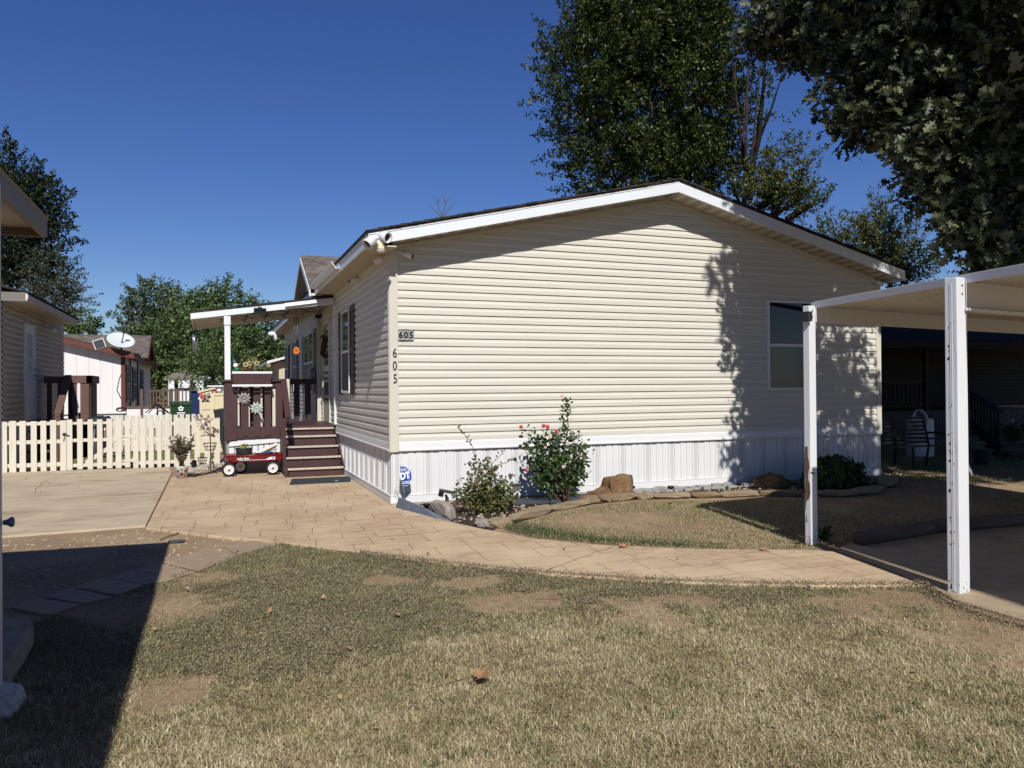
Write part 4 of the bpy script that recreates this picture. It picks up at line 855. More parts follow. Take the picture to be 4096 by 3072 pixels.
# ---- bucket with a dry plant, iron plant stand, lantern, hose by the fence
p = onz(k3(160, 1578), .03); t = thing('plant_bucket', 'white enamel bucket painted with red and brown diamonds', 'bucket', p)
b = MB(); b.lathe([(.085, 0), (.108, .185), (.112, .19), (.112, .2), (.10, .198), (.08, .03)], p, 24); b.build('bucket', M_pot, t, smooth=True)
for k, (dx, dz, m, s) in enumerate(((-.055, .12, M_maroon, .03), (0, .07, M_red, .028), (.06, .12, M_maroon, .03), (-.045, .04, M_rust, .02), (.05, .045, M_red, .022), (.0, .145, M_stem, .022))):
    rad = .086+.0232*(dz/.185)+.003; a_ = math.asin(dx/rad); c = p+np.array([rad*math.sin(a_), -rad*math.cos(a_), dz]); b = MB(); tt = np.array([math.cos(a_), math.sin(a_), 0]); nn = np.array([math.sin(a_), -math.cos(a_), 0])
    if k in (1,): b.prism([c+tt*s*math.cos(q)+np.array([0, 0, s*math.sin(q)]) for q in np.linspace(0, 6.28, 13)[:-1]], nn*.002)
    else: b.prism([c+tt*s*.7, c+np.array([0, 0, s]), c-tt*s*.7, c-np.array([0, 0, s])], nn*.002)
    b.build('painted_motif', m, t)
sprig('dry_herb', 'tall twiggy dry plant growing in the white bucket', 'plant', (p[0], p[1], p[2]+.18), 46, .58, .22, .05, L_herb, M_rust, per=22, seed=11)
p = onz(k3(400, 1555), .0); t = thing('iron_plant_stand', 'rusty iron plant stand with wire baskets and metal leaves beside the fence', 'plant stand', p); yy = p[1]
S = lambda x, y: ony(k3(x, y), yy)
b = MB(); b.tube([S(398, 1555), S(400, 1380), S(395, 1220)], .009, 6); b.tube([S(398, 1400), S(375, 1555)], .006, 5); b.tube([S(400, 1400), S(450, 1550)], .006, 5); b.tube([S(440, 1290), S(410, 1390), S(430, 1550)], .006, 5)
for x0, x1, y0, y1 in ((340, 450, 1290, 1350), (290, 370, 1410, 1465)):
    cc = S((x0+x1)/2, y0); rr2 = (S(x1, y0)[0]-S(x0, y0)[0])/2; hh = cc[2]-S(x0, y1)[2]
    for f, z in ((1, 0), (.85, -.5), (.7, -1)): b.tube([cc+np.array([rr2*f*math.cos(q), rr2*f*math.sin(q), z*hh]) for q in np.linspace(0, 6.28, 20)], .004, 4)
    for q in np.linspace(0, 6.28, 13)[:-1]: b.tube([cc+np.array([rr2*math.cos(q), rr2*math.sin(q), 0]), cc+np.array([rr2*.7*math.cos(q), rr2*.7*math.sin(q), -hh])], .003, 4)
b.tube([S(320, 1235), S(360, 1225), S(400, 1230), S(440, 1240)], .008, 5)
b.build('frame', M_rust, t)
br_ = MB(); tips = [(290, 1080), (310, 1110), (345, 1090), (365, 1130), (388, 1100), (330, 1170), (355, 1190), (410, 1160), (300, 1150), (440, 1200), (455, 1220)]
for q in tips: br_.tube([S(395, 1235), S((395+q[0])/2+6, (1235+q[1])/2), S(*q)], [.004, .003, .002], 4)
br_.build('branches', M_rust, t)
P = np.array([S(*q)+np.array([0, rng.normal(0, .03), 0]) for q in tips for _ in range(3)])+rng.normal(0, .025, (len(tips)*3, 3)); leaves('metal_leaves', P, rng.normal(0, 1, P.shape)+np.array([0, -1.2, 0]), rng.normal(0, 1, P.shape)+np.array([0, 0, 1]), rng.uniform(.05, .10, len(P)), ROUND, leaf_mat('metal_leaf', ['#5a4a3f', '#7d7263', '#8a6a70', '#6e6a55'], 0, .5), t)
p = onz(k3(262, 1512), .0); t = thing('path_lantern', 'small black lantern standing in front of the picket fence', 'lantern', p); b = MB(); b.lathe([(.02, 0), (.02, .05), (.05, .06), (.045, .15), (.06, .155), (.02, .19)], p, 8); b.build('lamp_body', M_black, t); b = MB(); b.lathe([(.046, .07), (.043, .14)], p, 8, close=False); b.build('glass', M_darkgrey, t)
b = MB(); b.tube([onz(k3(*q), .045) for q in ((200, 1560), (260, 1562), (330, 1550), (400, 1535), (450, 1510), (495, 1490))], .014, 7); b.top('garden_hose', M_hose, 'black garden hose lying from the bucket towards the wagon', 'hose', smooth=True)
gr = MB(); r = np.random.default_rng(5)
pts_ = [onz(k3(x, y)) for x, y in ((205, 1545), (510, 1520), (505, 1440), (240, 1470))]
for i in range(420):
    u, v = r.random(2); q = (1-u)*(1-v)*pts_[0]+u*(1-v)*pts_[1]+u*v*pts_[2]+(1-u)*v*pts_[3]; rock(gr, q+np.array([0, 0, .03]), r.uniform(.012, .03, 3), i, planes=8, sub=1, rough=.05)
tag(gr.build('gravel', mat('pale_gravel', '#a3978a', .9, .3, 6, .3)), 'pale loose gravel at the foot of the picket fence', 'gravel', kind='stuff')

# ================================================================== PICKET FENCES AND GATE
YFN = 6.86
def picket(x0, x1, z0, z1, y, parent, cut=0.0):
    b = MB(); b.prism([(x0, y, z0), (x1, y, z0), (x1, y, z1-cut), ((x0+x1)/2+.01, y, z1), (x0, y, z1-cut*.7)], (0, .018, 0)); return b.build('picket', M_fence, parent, bevel=.002)
fx = lambda x, y=1300: ony(b2(x, y), YFN)[0]
fz = lambda y, x=400: ony(b2(x, y), YFN)[2]
def fence_run(name, label, cat, xs, ztop, zbot, rails, group=None, yy=YFN):
    t = thing(name, label, cat, ((xs[0][0]+xs[-1][1])/2, yy, 0), group)
    for k, (a, c) in enumerate(xs): picket(a, c, zbot+.006*math.sin(k*2.3), ztop+.008*math.sin(k*1.7), yy, t)
    for z0, z1 in rails:
        b = MB(); b.box(xs[0][0], xs[-1][1], yy+.019, yy+.055, z0, z1); b.build('rail', M_fence, t, bevel=.003)
    return t
L1 = [(-12, 18), (20, 62), (80, 142), (172, 228), (272, 325), (358, 410), (444, 497), (532, 587)]
xs = [(fx(-12)-.22*(6-i)-.02, fx(-12)-.22*(6-i)+.11) for i in range(6)]+[(fx(a), fx(c)) for a, c in L1]
R3 = [(fz(1272), fz(1238)), (fz(1476), fz(1440)), (fz(1108), fz(1078))]
fence_run('picket_fence', 'cream picket fence panel between the gate and the photo left edge', 'fence', xs, fz(1068), fz(1525), R3)
G1 = [(590, 640), (682, 732), (775, 822), (858, 907), (942, 995), (1022, 1075), (1105, 1152)]
gx = [(fx(a), fx(c)) for a, c in G1]
gate = fence_run('picket_gate', 'cream picket gate with diagonal brace, latch and rusty strap hinges', 'gate', gx, fz(1062), fz(1512), [(fz(1108), fz(1085)), (fz(1265), fz(1235)), (fz(1490), fz(1460))])
b = MB(); b.beam((fx(755), YFN+.062, fz(1455)), (fx(1060), YFN+.062, fz(1262)), .02, .075, (0, 0, 1)); b.build('brace', M_fence, gate)
for z in (fz(1225), fz(1445)):
    b = MB(); b.prism([(fx(1068), YFN-.006, z-.012), (fx(1170), YFN-.006, z-.028), (fx(1172), YFN-.006, z+.028), (fx(1068), YFN-.006, z+.008)], (0, .005, 0)); b.box(fx(1172), fx(1202), YFN-.008, YFN-.001, z-.05, z+.06); b.build('hinge', M_fence, gate, bevel=.002)
b = MB(); b.tube([(fx(560), YFN-.02, fz(1190)), (fx(618), YFN-.02, fz(1206))], .008, 6); b.tube([(fx(566), YFN-.025, fz(1185)), (fx(575), YFN-.03, fz(1215)), (fx(562), YFN-.02, fz(1250))], .006, 5); b.box(fx(555), fx(585), YFN-.012, YFN-.001, fz(1205), fz(1180)); b.build('latch', M_rust, gate)
R1 = [(1178, 1224), (1242, 1288), (1312, 1360), (1390, 1428), (1458, 1503)]
xs = [(fx(a), fx(c)) for a, c in R1]; x = xs[-1][1]+.075
while x < -1.98: xs.append((x, x+.105)); x += .185
fence_run('picket_fence', 'cream picket fence panel between the gate and the porch', 'fence', xs, fz(1050, 1300), fz(1488, 1300), [(fz(1108, 1300), fz(1085, 1300)), (fz(1248, 1300), fz(1215, 1300)), (fz(1455, 1300), fz(1425, 1300))])
YF2 = 10.9; x0 = ony(b2(820, 1100), YF2)[0]; xs = []; x = x0
while x < -2.0: xs.append((x, x+.10)); x += .135
fence_run('picket_fence', 'second cream picket fence further back behind the gate', 'fence', xs, .92, .06, [(.22, .30), (.66, .74)], yy=YF2)

# ================================================================== NEIGHBOURING HOUSES ON THE LEFT
XN = -5.80
nb = thing('mobile_home', 'beige sided mobile home with white half glass door behind the picket fence', 'house', (-9, 9, 0))
YN1 = onx(b2(557, 600), XN)[1]; ZN = onx(b2(557, 218), XN)[2]; YN0 = 7.0
b = MB(); lap(b, lambda z: (YN0, YN1-.06), .85, ZN, lambda u, o, z: (XN+o*1.7, u, z), c=.115, joint=5); b.build('wall_siding', M_siding2, nb)
b = MB(); b.box(XN-7.5, XN-.012, YN0, YN1-.01, 0, ZN+.02); b.build('wall', M_slab, nb)
b = MB(); b.box(XN-.01, XN+.02, YN1-.06, YN1+.0, .75, ZN); b.box(XN-.01, XN+.018, YN0, YN1-.06, .72, .85); b.box(XN-.012, XN+.004, YN0, YN1, .02, .72); b.build('white_trim', M_white, nb)
a = onx(b2(685, 178), XN+.42)[2]; zf = onx(b2(685, 225), XN+.42)[2]; YE = onx(b2(683, 200), XN+.42)[1]
b = MB(); b.box(XN+.40, XN+.43, YN0, YE, zf, a); b.box(XN-.2, XN+.40, YE-.03, YE, zf, a); b.box(XN+.43, XN+.445, YN0, YE+.01, a-.10, a-.02); b.build('eave_fascia', mat('weathered_fascia', '#c6bcae', .7, .1, 5, dirt='#6b5e50', dscale=4, dth=.6), nb, bevel=.004)
b = MB(); b.box(XN, XN+.40, YN0+.02, YE-.03, zf+.01, zf+.03); b.build('soffit', M_soffit, nb); b = MB(); b.box(XN-.6, XN+.40, YN0, YN0+.018, zf-.01, a+.02); b.build('eave_end', M_slab, nb)
b = MB(); b.prism([(XN+.46, YN0, a), (XN-4, YN0, a+1.1), (XN-4, YN0, a+1.14), (XN+.46, YN0, a+.035)], (0, YE-YN0+.03, 0)); b.build('roof', M_shingle, nb)
ya, yb = onx(b2(195, 600), XN)[1], onx(b2(290, 600), XN)[1]; zt_ = onx(b2(200, 205), XN)[2]; zb_ = .9
f = MB(); f.box(XN-.0, XN+.065, ya, ya+.05, zb_, zt_); f.box(XN, XN+.065, yb-.05, yb, zb_, zt_); f.box(XN, XN+.065, ya+.05, yb-.05, zt_-.05, zt_); f.box(XN, XN+.050, ya+.05, yb-.05, zb_, zt_-.05); dr = f.build('door', M_white, nb, bevel=.003)
zg1, zg0 = onx(b2(235, 295), XN)[2], onx(b2(235, 650), XN)[2]; yg0, yg1 = onx(b2(215, 450), XN)[1], onx(b2(262, 450), XN)[1]
f = MB(); f.box(XN+.046, XN+.054, yg0, yg1, zg0, zg1); pn = f.build('pane', mat('curtained_glass', '#8d9096', .25, .1, 9), dr)
f = MB()
for k in range(4): z = zg0+(zg1-zg0)*k/3; f.box(XN+.052, XN+.062, yg0-.02, yg1+.02, z-.012, z+.012)
for k in range(4): y = yg0+(yg1-yg0)*k/3; f.box(XN+.0515, XN+.0615, y-.012, y+.012, zg0, zg1)
f.build('muntin', M_white, dr)
f = MB(); f.ball((XN+.085, yb-.1, 1.86), .028, n=10); f.ball((XN+.08, yb-.1, 2.0), .02, n=8); f.build('handle', M_metal, dr, smooth=True)
p = onx(b2(372, 245), XN); t = thing('wall_lamp', 'white barn style lamp on the beige wall beside the door', 'lamp', (XN+.02, p[1], p[2]))
b = MB(); b.lathe([(.05, .10), (.09, .04), (.17, .0), (.175, -.015), (.15, -.01)], (XN+.24, p[1], p[2]), 18, close=False); b.build('shade', M_white, t, smooth=True); b = MB(); b.tube([(XN+.02, p[1], p[2]+.02), (XN+.10, p[1], p[2]+.14), (XN+.24, p[1], p[2]+.16), (XN+.24, p[1], p[2]+.09)], .012, 7); b.build('arm', M_white, t); b = MB(); b.lathe([(.05, -.12), (.06, -.02), (.02, .02)], (XN+.24, p[1], p[2]), 12); b.build('glass', M_signwhite, t)
# its brown porch
bp = thing('porch', 'brown slatted porch with sloping handrail at the beige house', 'porch', (-4.9, 10, 0))
YB1 = ya+.1; q = lambda x, y, yy: ony(b2(x, y), yy)
yq = 9.55; xL, xR = XN+.06, q(790, 700, yq)[0]; zT = q(700, 668, yq)[2]; zBk = .88
yq2 = onx(b2(850, 700), xR)[1]; yq2 = min(max(yq2, yq+1.0), yq+2.2)
b = MB(); b.box(xL, xR+.05, yq-.04, yq2+.05, zBk-.1, zBk); b.box(xL, xR, yq-.03, yq, .04, zBk-.1); b.box(xR-.03, xR, yq, yq2, .04, zBk-.1); b.build('deck', M_brown, bp)
b = MB(); b.box(xL, xR+.06, yq2-.03, yq2+.08, zT-.16, zT); b.box(xR-.06, xR+.06, yq-.05, yq2+.08, zT-.17, zT); b.box(q(560, 700, yq)[0], xR+.06, yq-.05, yq+.06, zT-.17, zT); b.build('top_rail', M_brown, bp, bevel=.005)
for k in range(5): x = xL+.06+k*(xR-xL)/5; b = MB(); b.box(x, x+.10, yq2, yq2+.03, zBk, zT-.1); b.build('baluster', M_brown, bp)
for k in range(8): y = yq+.03+k*(yq2-yq)/8; b = MB(); b.box(xR-.01, xR+.02, y, y+.085, .1, zT-.16); b.build('baluster', M_brown, bp)
b = MB(); b.box(q(640, 700, yq)[0], q(690, 700, yq)[0], yq-.02, yq+.02, .05, zT-.16); b.box(q(712, 700, yq)[0], q(790, 700, yq)[0], yq-.03, yq+.02, .05, zT-.16); b.build('post', M_brown, bp, bevel=.004)
b = MB(); b.box(q(684, 700, yq)[0], q(712, 700, yq)[0], yq-.045, yq-.031, q(690, 995, yq)[2], zT-.17); b.build('white_strip', M_white, bp)
h0 = q(605, 668, yq); h1 = q(510, 1010, yq-1.0); b = MB(); b.beam(h0, h1, .13, .04); b.beam(h0-np.array([0, 0, .09]), h1-np.array([0, 0, .09]), .04, .12); b.box(h1[0]-.05, h1[0]+.05, yq-1.02, yq-.92, .05, h1[2]); b.build('handrail', M_brown, bp, bevel=.004)
for k in range(4): b = MB(); z = zBk-.2*(k+1); b.box(h1[0]-1.0, h1[0], yq-.25*(k+1), yq-.25*k, z-.04, z); b.build('step', M_brown, bp)

# white house with the satellite dish
X3, Y3 = -5.35, 24.3
ZE3 = 2.86; h3 = thing('mobile_home', 'white panelled mobile home with red brown trim and a satellite dish', 'house', (-9, 25, 0))
def P3(x, y): return ony(b2(x, y), Y3)
zb3 = P3(1100, 985)[2]; b = MB(); b.box(-13.6, X3-.0, Y3, Y3+14, zb3, ZE3); b.prism([(-13.6, Y3, ZE3), (X3, Y3, ZE3), (-9.4, Y3, ZE3+1.02)], (0, 14, 0)); b.build('wall', M_panel3, h3)
b = MB(); x = X3-.42
while x > -9.4: b.box(x-.012, x, Y3-.006, Y3+.0, zb3, ZE3+.2*(X3-x)*.9); x -= .41
b.build('panel_groove', mat('panel_groove', '#b4b0ab', .8, .1, 9), h3)
b = MB(); b.box(-13.6, X3-.05, Y3+.05, Y3+13.9, 0, zb3); b.box(-13.6, X3+.05, Y3-.03, Y3+.0, zb3-.08, zb3); b.build('base_skirt', M_white, h3)
r0 = P3(556, 325); r1 = P3(1222, 495)
s3 = (ZE3+.25-(r1[2]))/1; zr = lambda x: r1[2]+.06+(X3+.35-x)*.25
b = MB(); b.prism([(X3+.38, Y3-.42, zr(X3+.38)-.19), (-9.4, Y3-.42, zr(-9.4)-.19), (-9.4, Y3-.42, zr(-9.4)+.02), (X3+.38, Y3-.42, zr(X3+.38)+.02)], (0, .04, 0)); b.box(X3+.36, X3+.39, Y3-.38, Y3+14.2, zr(X3+.38)-.19, zr(X3+.38)+.02); b.build('fascia', M_redbrown, h3)
b = MB(); b.prism([(X3+.42, Y3-.44, zr(X3+.38)+.02), (-9.4, Y3-.44, zr(-9.4)+.02), (-9.4, Y3-.44, zr(-9.4)+.07), (X3+.42, Y3-.44, zr(X3+.38)+.06)], (0, 14.7, 0)); b.prism([(-9.4, Y3-.44, zr(-9.4)+.02), (-13.9, Y3-.44, ZE3-.05), (-13.9, Y3-.44, ZE3+.0), (-9.4, Y3-.44, zr(-9.4)+.07)], (0, 14.7, 0)); b.build('roof', M_shingle2, h3)
b = MB(); b.box(X3-.12, X3+.03, Y3-.03, Y3+.1, zb3, ZE3-.02); b.box(X3-.01, X3+.04, Y3+2.0, Y3+2.35, zb3, ZE3-.02); b.box(X3-.01, X3+.04, Y3+5.6, Y3+5.95, zb3, ZE3-.02); b.build('corner_board', M_redbrown, h3)
yd = Y3+4.0; zd3 = zr(X3+.38); zp3 = 3.9
b = MB()
for s in (-1, 1): b.prism([(X3+.7, yd, zp3), (X3+.7, yd+s*2.0, zd3-.05), (X3+.7, yd+s*2.0, zd3+.01), (X3+.7, yd, zp3+.06)] if s > 0 else [(X3+.7, yd, zp3+.06), (X3+.7, yd+s*2.0, zd3+.01), (X3+.7, yd+s*2.0, zd3-.05), (X3+.7, yd, zp3)], (-4.6, 0, 0))
b.build('dormer_roof', M_shingle2, h3); b = MB(); b.prism([(X3+.3, yd-1.8, zd3-.1), (X3+.3, yd+1.8, zd3-.1), (X3+.3, yd, zp3-.05)], (-.05, 0, 0)); b.build('dormer_wall', M_panel3, h3)
b = MB()
for s in (-1, 1): b.beam((X3+.72, yd, zp3-.04), (X3+.72, yd+s*2.0, zd3-.10), .03, .16)
b.build('dormer_fascia', M_redbrown, h3)
PE3 = lambda u, o, z: (X3+o, u, z)
for (u0, u1) in ((Y3+.75, Y3+1.5), (Y3+3.5, Y3+4.6), (Y3+7.6, Y3+8.5)): window(u0, u1, 1.1, 2.5, PE3, h3); shutter(u0-.42, u0-.02, 1.05, 2.55, PE3, h3); shutter(u1+.02, u1+.4, 1.05, 2.55, PE3, h3)
c = ony(b2(1068, 365), Y3-.35); t = thing('satellite_dish', 'large white satellite dish with a rust stain on the white house roof', 'satellite dish', (c[0], c[1], c[2]-.4))
nv = unit(np.array([.22, -.62, .82])); b = MB(); prof = [(r_, .30*r_*r_) for r_ in np.linspace(.001, .50, 8)]; prof = prof+[(r_, .30*r_*r_-.015) for r_ in np.linspace(.50, .001, 8)]; b.lathe(prof, c, 28, nv); b.build('dish', mat('dish_white', '#c3c7c4', .5, .06, 3, dirt='#a8713c', dscale=1.6, dth=.6), t, smooth=True)
b = MB(); b.tube([c, c+np.array([.02, .02, -.25]), ony(b2(1075, 470), Y3-.35)], .035, 8); b.tube([c+np.array([.02, -.05, -.22]), c+nv*.42+np.array([.05, 0, .02])], .02, 6); b.build('mast', M_darkgrey, t); b = MB(); b.beam(c+nv*.42+np.array([.0, 0, .02]), c+nv*.42+np.array([.16, 0, .03]), .07, .07); b.build('receiver', M_black, t)
c = ony(b2(878, 388), Y3-.46); t = thing('solar_light', 'square dark solar panel lamp on the red brown fascia', 'lamp', c); b = MB(); b.obox(c, (unit(np.array([1, 0, .35])), (0, 1, 0), unit(np.array([-.35, 0, 1]))), (.17, .02, .15)); b.build('panel', M_slate, t); b = MB(); b.obox(c+np.array([0, .025, 0]), (unit(np.array([1, 0, .35])), (0, 1, 0), unit(np.array([-.35, 0, 1]))), (.20, .02, .18)); b.build('frame', M_white, t)
b = MB(); b.tube([P3(1095, 600), P3(1055, 700), P3(1035, 800), P3(1070, 870), P3(1110, 930)], .018, 5); cc = P3(1070, 968); b.tube([cc+np.array([.16*math.cos(q_), -.03, .07*math.sin(q_)]) for q_ in np.linspace(0, 12.5, 30)], .02, 5); b.top('cable', M_black, 'black cable hanging down the white wall and coiled at its foot', 'cable')
# its weathered deck, umbrella drying rack, bins, shed, trailer, gazebo, car
dk = thing('deck', 'weathered brown deck railing beside the white house', 'deck', (-4, 25, 0)); yk = 24.0
g5 = lambda x, y, yy=yk: ony(f5(x, y), yy)
b = MB(); xa = X3+.1; xb = g5(1040, 1300)[0]; z1 = g5(600, 1135)[2]; z0 = g5(600, 1410)[2]; b.box(g5(312, 1200)[0], xb, yk, yk+.1, z1-.07, z1); b.box(xa, xb, yk, yk+.08, z0, z0+.1); b.box(xa, xb, yk+.1, yk+3, z0-.02, z0+.03); b.build('rail', M_brown2, dk)
for px in (330, 375, 420, 465, 515, 625, 655, 742, 795, 848, 900, 955): b = MB(); a = g5(px, 1200)[0]; b.box(a-.024, a+.024, yk-.02, yk, z0, z1); b.build('baluster', M_brown2, dk)
for px, pw, top in ((245, 30, 1130), (566, 30, 1105), (685, 35, 1120), (1005, 70, 1105)): b = MB(); a = g5(px, 1200); b.box(a[0]-pw*.0016, a[0]+pw*.0016, yk-.04, yk+.1, .1, g5(px, top)[2]); b.build('post', M_brown2, dk)
b = MB(); p = g5(1003, 1095); b.ball(p, .1, .1, .12, 10); b.build('finial', M_brown2, dk, smooth=True)
b = MB(); b.box(xa, xb+.1, yk+.0, yk+.05, 0.05, z0-.02); b.build('white_skirt', M_white, dk)
c = dep(f5(825, 1330), 25.5); bn = thing('wheelie_bin', 'dark green wheeled bin with a white flower emblem by the far fence', 'bin', (c[0], c[1], 0))
zt_ = c[2]; fr_ = unit(np.array([CAM[0]-c[0], CAM[1]-c[1], 0])); rt_ = np.array([-fr_[1], fr_[0], 0]); hwid = 81/2*25.5/3160
vs = []
for z, s, dd in ((0.02, .78, .30), (zt_-.03, .95, .36)): vs += [np.array([c[0], c[1], z])+rt_*sx_*hwid*s+fr_*sy_*dd for sx_, sy_ in ((-1, 1), (1, 1), (1, -1), (-1, -1))]
b = MB(); b.add(vs, [(0, 1, 2, 3), (0, 4, 5, 1), (1, 5, 6, 2), (2, 6, 7, 3), (3, 7, 4, 0), (4, 7, 6, 5)]); b.build('body', M_binG, bn, bevel=.02)
b = MB(); b.obox((c[0], c[1], zt_+.02), (rt_, fr_, (0, 0, 1)), (hwid*1.04, .42, .03)); b.obox(np.array([c[0], c[1], zt_-.05])+fr_*.36, (rt_, fr_, (0, 0, 1)), (hwid*1.0, .03, .035)); b.build('lid', M_binG, bn, bevel=.015)
e0 = np.array([c[0], c[1], zt_-.19])+fr_*.365; b = MB(); 
for k in range(5): th = math.pi/2+k*2*math.pi/5; b.ball(e0+rt_*.055*math.cos(th)*-1+np.array([0, 0, .055*math.sin(th)]), .036, .036, .036, 8)
b.build('flower_emblem', M_signwhite, bn)
b = MB(); tg = np.cross(np.array([0, 0, 1.]), fr_); b.obox(e0-np.array([0, 0, .13]), (tg, fr_, (0, 0, 1)), (.12, .004, .016)); b.obox(e0-np.array([0, 0, .18]), (tg, fr_, (0, 0, 1)), (.10, .004, .008)); b.build('worn_lettering', M_signwhite, bn)
c = dep(f5(1128, 1330), 28.5); bb = thing('wheelie_bin', 'blue wheeled bin half hidden behind the cream shed', 'bin', (c[0], c[1], 0)); b = MB(); b.prism([(c[0]-.33, c[1]-.35, .02), (c[0]+.33, c[1]-.35, .02), (c[0]+.36, c[1]-.35, c[2]+.40), (c[0]-.36, c[1]-.35, c[2]+.40)], (0, .7, 0)); b.build('body', M_binB, bb, bevel=.02); b = MB(); b.box(c[0]-.4, c[0]+.4, c[1]-.42, c[1]+.4, c[2]+.40, c[2]+.46); b.build('lid', M_binB, bb, bevel=.02); b = MB(); b.box(c[0]-.1, c[0]+.14, c[1]-.365, c[1]-.351, c[2]+.12, c[2]+.2); b.build('sticker', M_signwhite, bb)
ys = 9.95; sh = thing('storage_shed', 'cream resin storage shed behind the picket fence by the porch', 'shed', (-1.7, ys, 0)); e = lambda x, y: ony(f5(x, y), ys)
xa, xb2 = e(1098, 1300)[0], e(1285, 1300)[0]; zA, zB = e(1110, 1185)[2], e(1280, 1140)[2]; xe = xb2+1.0
b = MB(); b.prism([(xa, ys, .02), (xe, ys, .02), (xe, ys, zB), (xb2, ys, zB), (xa, ys, zA)], (0, 1.0, 0)); b.build('body', M_shed, sh, bevel=.01)
b = MB()
for k in range(6): z = .25+.2*k; b.box(xa+.05, xb2-.04, ys-.008, ys, z-.004, z+.004)
b.build('seam', M_brown2, sh); b = MB(); b.box(xb2+.02, xb2+.06, ys-.02, ys, .05, zB-.06); b.box(xb2+.06, xe-.1, ys-.02, ys, .05, .12); b.box(xb2+.06, xe-.1, ys-.02, ys, zB-.14, zB-.06); b.box(xb2+.10, xe-.12, ys-.012, ys, .16, zB-.18); b.build('door', M_shed, sh, bevel=.004)
b = MB(); b.prism([(xa-.04, ys-.03, zA-.01), (xb2, ys-.03, zB+.0), (xe+.04, ys-.03, zB), (xe+.04, ys-.03, zB+.05), (xb2, ys-.03, zB+.05), (xa-.04, ys-.03, zA+.04)], (0, 1.06, 0)); b.build('lid', M_shed, sh, bevel=.006)
D = 36; p0 = dep(f5(630, 1130), D); p1 = dep(f5(1150, 1130), D); zt_ = dep(f5(800, 965), D)[2]; tr_ = thing('travel_trailer', 'white trailer parked beyond the brown deck', 'trailer', (p0+p1)/2*np.array([1, 1, 0]))
b = MB(); d = unit((p1-p0)*np.array([1, 1, 0])); nrm_ = np.array([-d[1], d[0], 0]); q0 = p0*np.array([1, 1, 0]); q1 = p1*np.array([1, 1, 0]); b.prism([q0+np.array([0, 0, .4]), q1+np.array([0, 0, .4]), q1+np.array([0, 0, zt_]), q0+d*.4+np.array([0, 0, zt_+.15]), q0+np.array([0, 0, zt_-.1])], nrm_*2.4); b.build('body', mat('trailer_white', '#d8dadb', .5, .04, 2), tr_, bevel=.05)
b = MB(); m0 = q0+d*2.7-nrm_*.02; b.prism([m0+np.array([0, 0, .5]), m0+d*1.9+np.array([0, 0, .5]), m0+d*1.9+np.array([0, 0, 1.75]), m0+np.array([0, 0, 1.75])], nrm_*.015); b.build('door', M_shed, tr_); b = MB()
for k in (.9, 5.2): b.lathe([(.33, -.12), (.33, .12)], q0+d*k+nrm_*.1+np.array([0, 0, .33]), 14, nrm_)
b.build('wheel', M_rubber, tr_)
D = 33.5; pc = dep(f5(868, 960), D); gz = thing('gazebo', 'brown posted gazebo with a pale canopy roof by the trailer', 'gazebo', pc*np.array([1, 1, 0])); hw_ = .75; zt_ = pc[2]; pk = dep(f5(910, 868), D)[2]
b = MB(); ring = [(pc[0]+sx_*hw_, pc[1]+sy_*hw_, zt_) for sx_, sy_ in ((-1, -1), (1, -1), (1, 1), (-1, 1))]; rin = [(pc[0]+sx_*.16, pc[1]+sy_*.16, pk) for sx_, sy_ in ((-1, -1), (1, -1), (1, 1), (-1, 1))]; rbt = [(x, y, z-.12) for x, y, z in ring]
b.add(ring+rin+rbt+[(pc[0], pc[1], pk+.12)], [(i, (i+1) % 4, 4+(i+1) % 4, 4+i) for i in range(4)]+[(8+i, 8+(i+1) % 4, (i+1) % 4, i) for i in range(4)]+[(4+i, 4+(i+1) % 4, 12) for i in range(4)]+[(11, 10, 9, 8)]); b.build('canopy', M_tanroof, gz)
for sx_, sy_ in ((-1, -1), (1, -1), (1, 1), (-1, 1)): b = MB(); b.box(pc[0]+sx_*.3-.06, pc[0]+sx_*.3+.06, pc[1]+sy_*.3-.06, pc[1]+sy_*.3+.06, 0, zt_); b.build('post', M_brown2, gz)
b = MB(); b.box(pc[0]-.3, pc[0]+.3, pc[1]-.33, pc[1]-.27, 1.5, 1.62); b.build('rail', M_brown2, gz)
D = 60; pc = dep(f5(822, 1240), D)*np.array([1, 1, 0]); car = thing('parked_car', 'black car parked far behind the brown deck railing', 'car', pc); X_ = lambda a, y, z: (pc[0]+a, pc[1]+y, z)
b = MB(); sect = [(0, .35, .75), (.3, .85, .85), (1.2, .95, .9), (2.0, 1.5, .72), (3.2, 1.52, .72), (4.2, 1.0, .85), (4.5, .8, .8)]
vs = []; 
for y, h, w_ in sect: vs += [X_(-w_, y, .3), X_(w_, y, .3), X_(w_, y, min(h, .9)), X_(w_*.8, y, h), X_(-w_*.8, y, h), X_(-w_, y, min(h, .9))]
fs = [(i*6+k, i*6+(k+1) % 6, (i+1)*6+(k+1) % 6, (i+1)*6+k) for i in range(6) for k in range(6)]+[tuple(range(5, -1, -1)), tuple(range(36, 42))]; b.add(vs, fs); b.build('body', M_car, car, bevel=.03)
b = MB(); b.add([X_(-.62, 1.3, .98), X_(.62, 1.3, .98), X_(.55, 1.95, 1.46), X_(-.55, 1.95, 1.46)], [(0, 1, 2, 3)]); b.build('windscreen', M_glass, car)
for sx_ in (-1, 1): b = MB(); b.ball(X_(sx_*.58, .12, .68), .16, .06, .09, 8); b.build('headlight', M_signwhite, car)
for sx_ in (-1, 1):
    for y in (.8, 3.6): b = MB(); b.lathe([(.33, -.11), (.33, .11)], X_(sx_*.8, y, .33), 16, (1, 0, 0)); b.build('wheel', M_rubber, car)
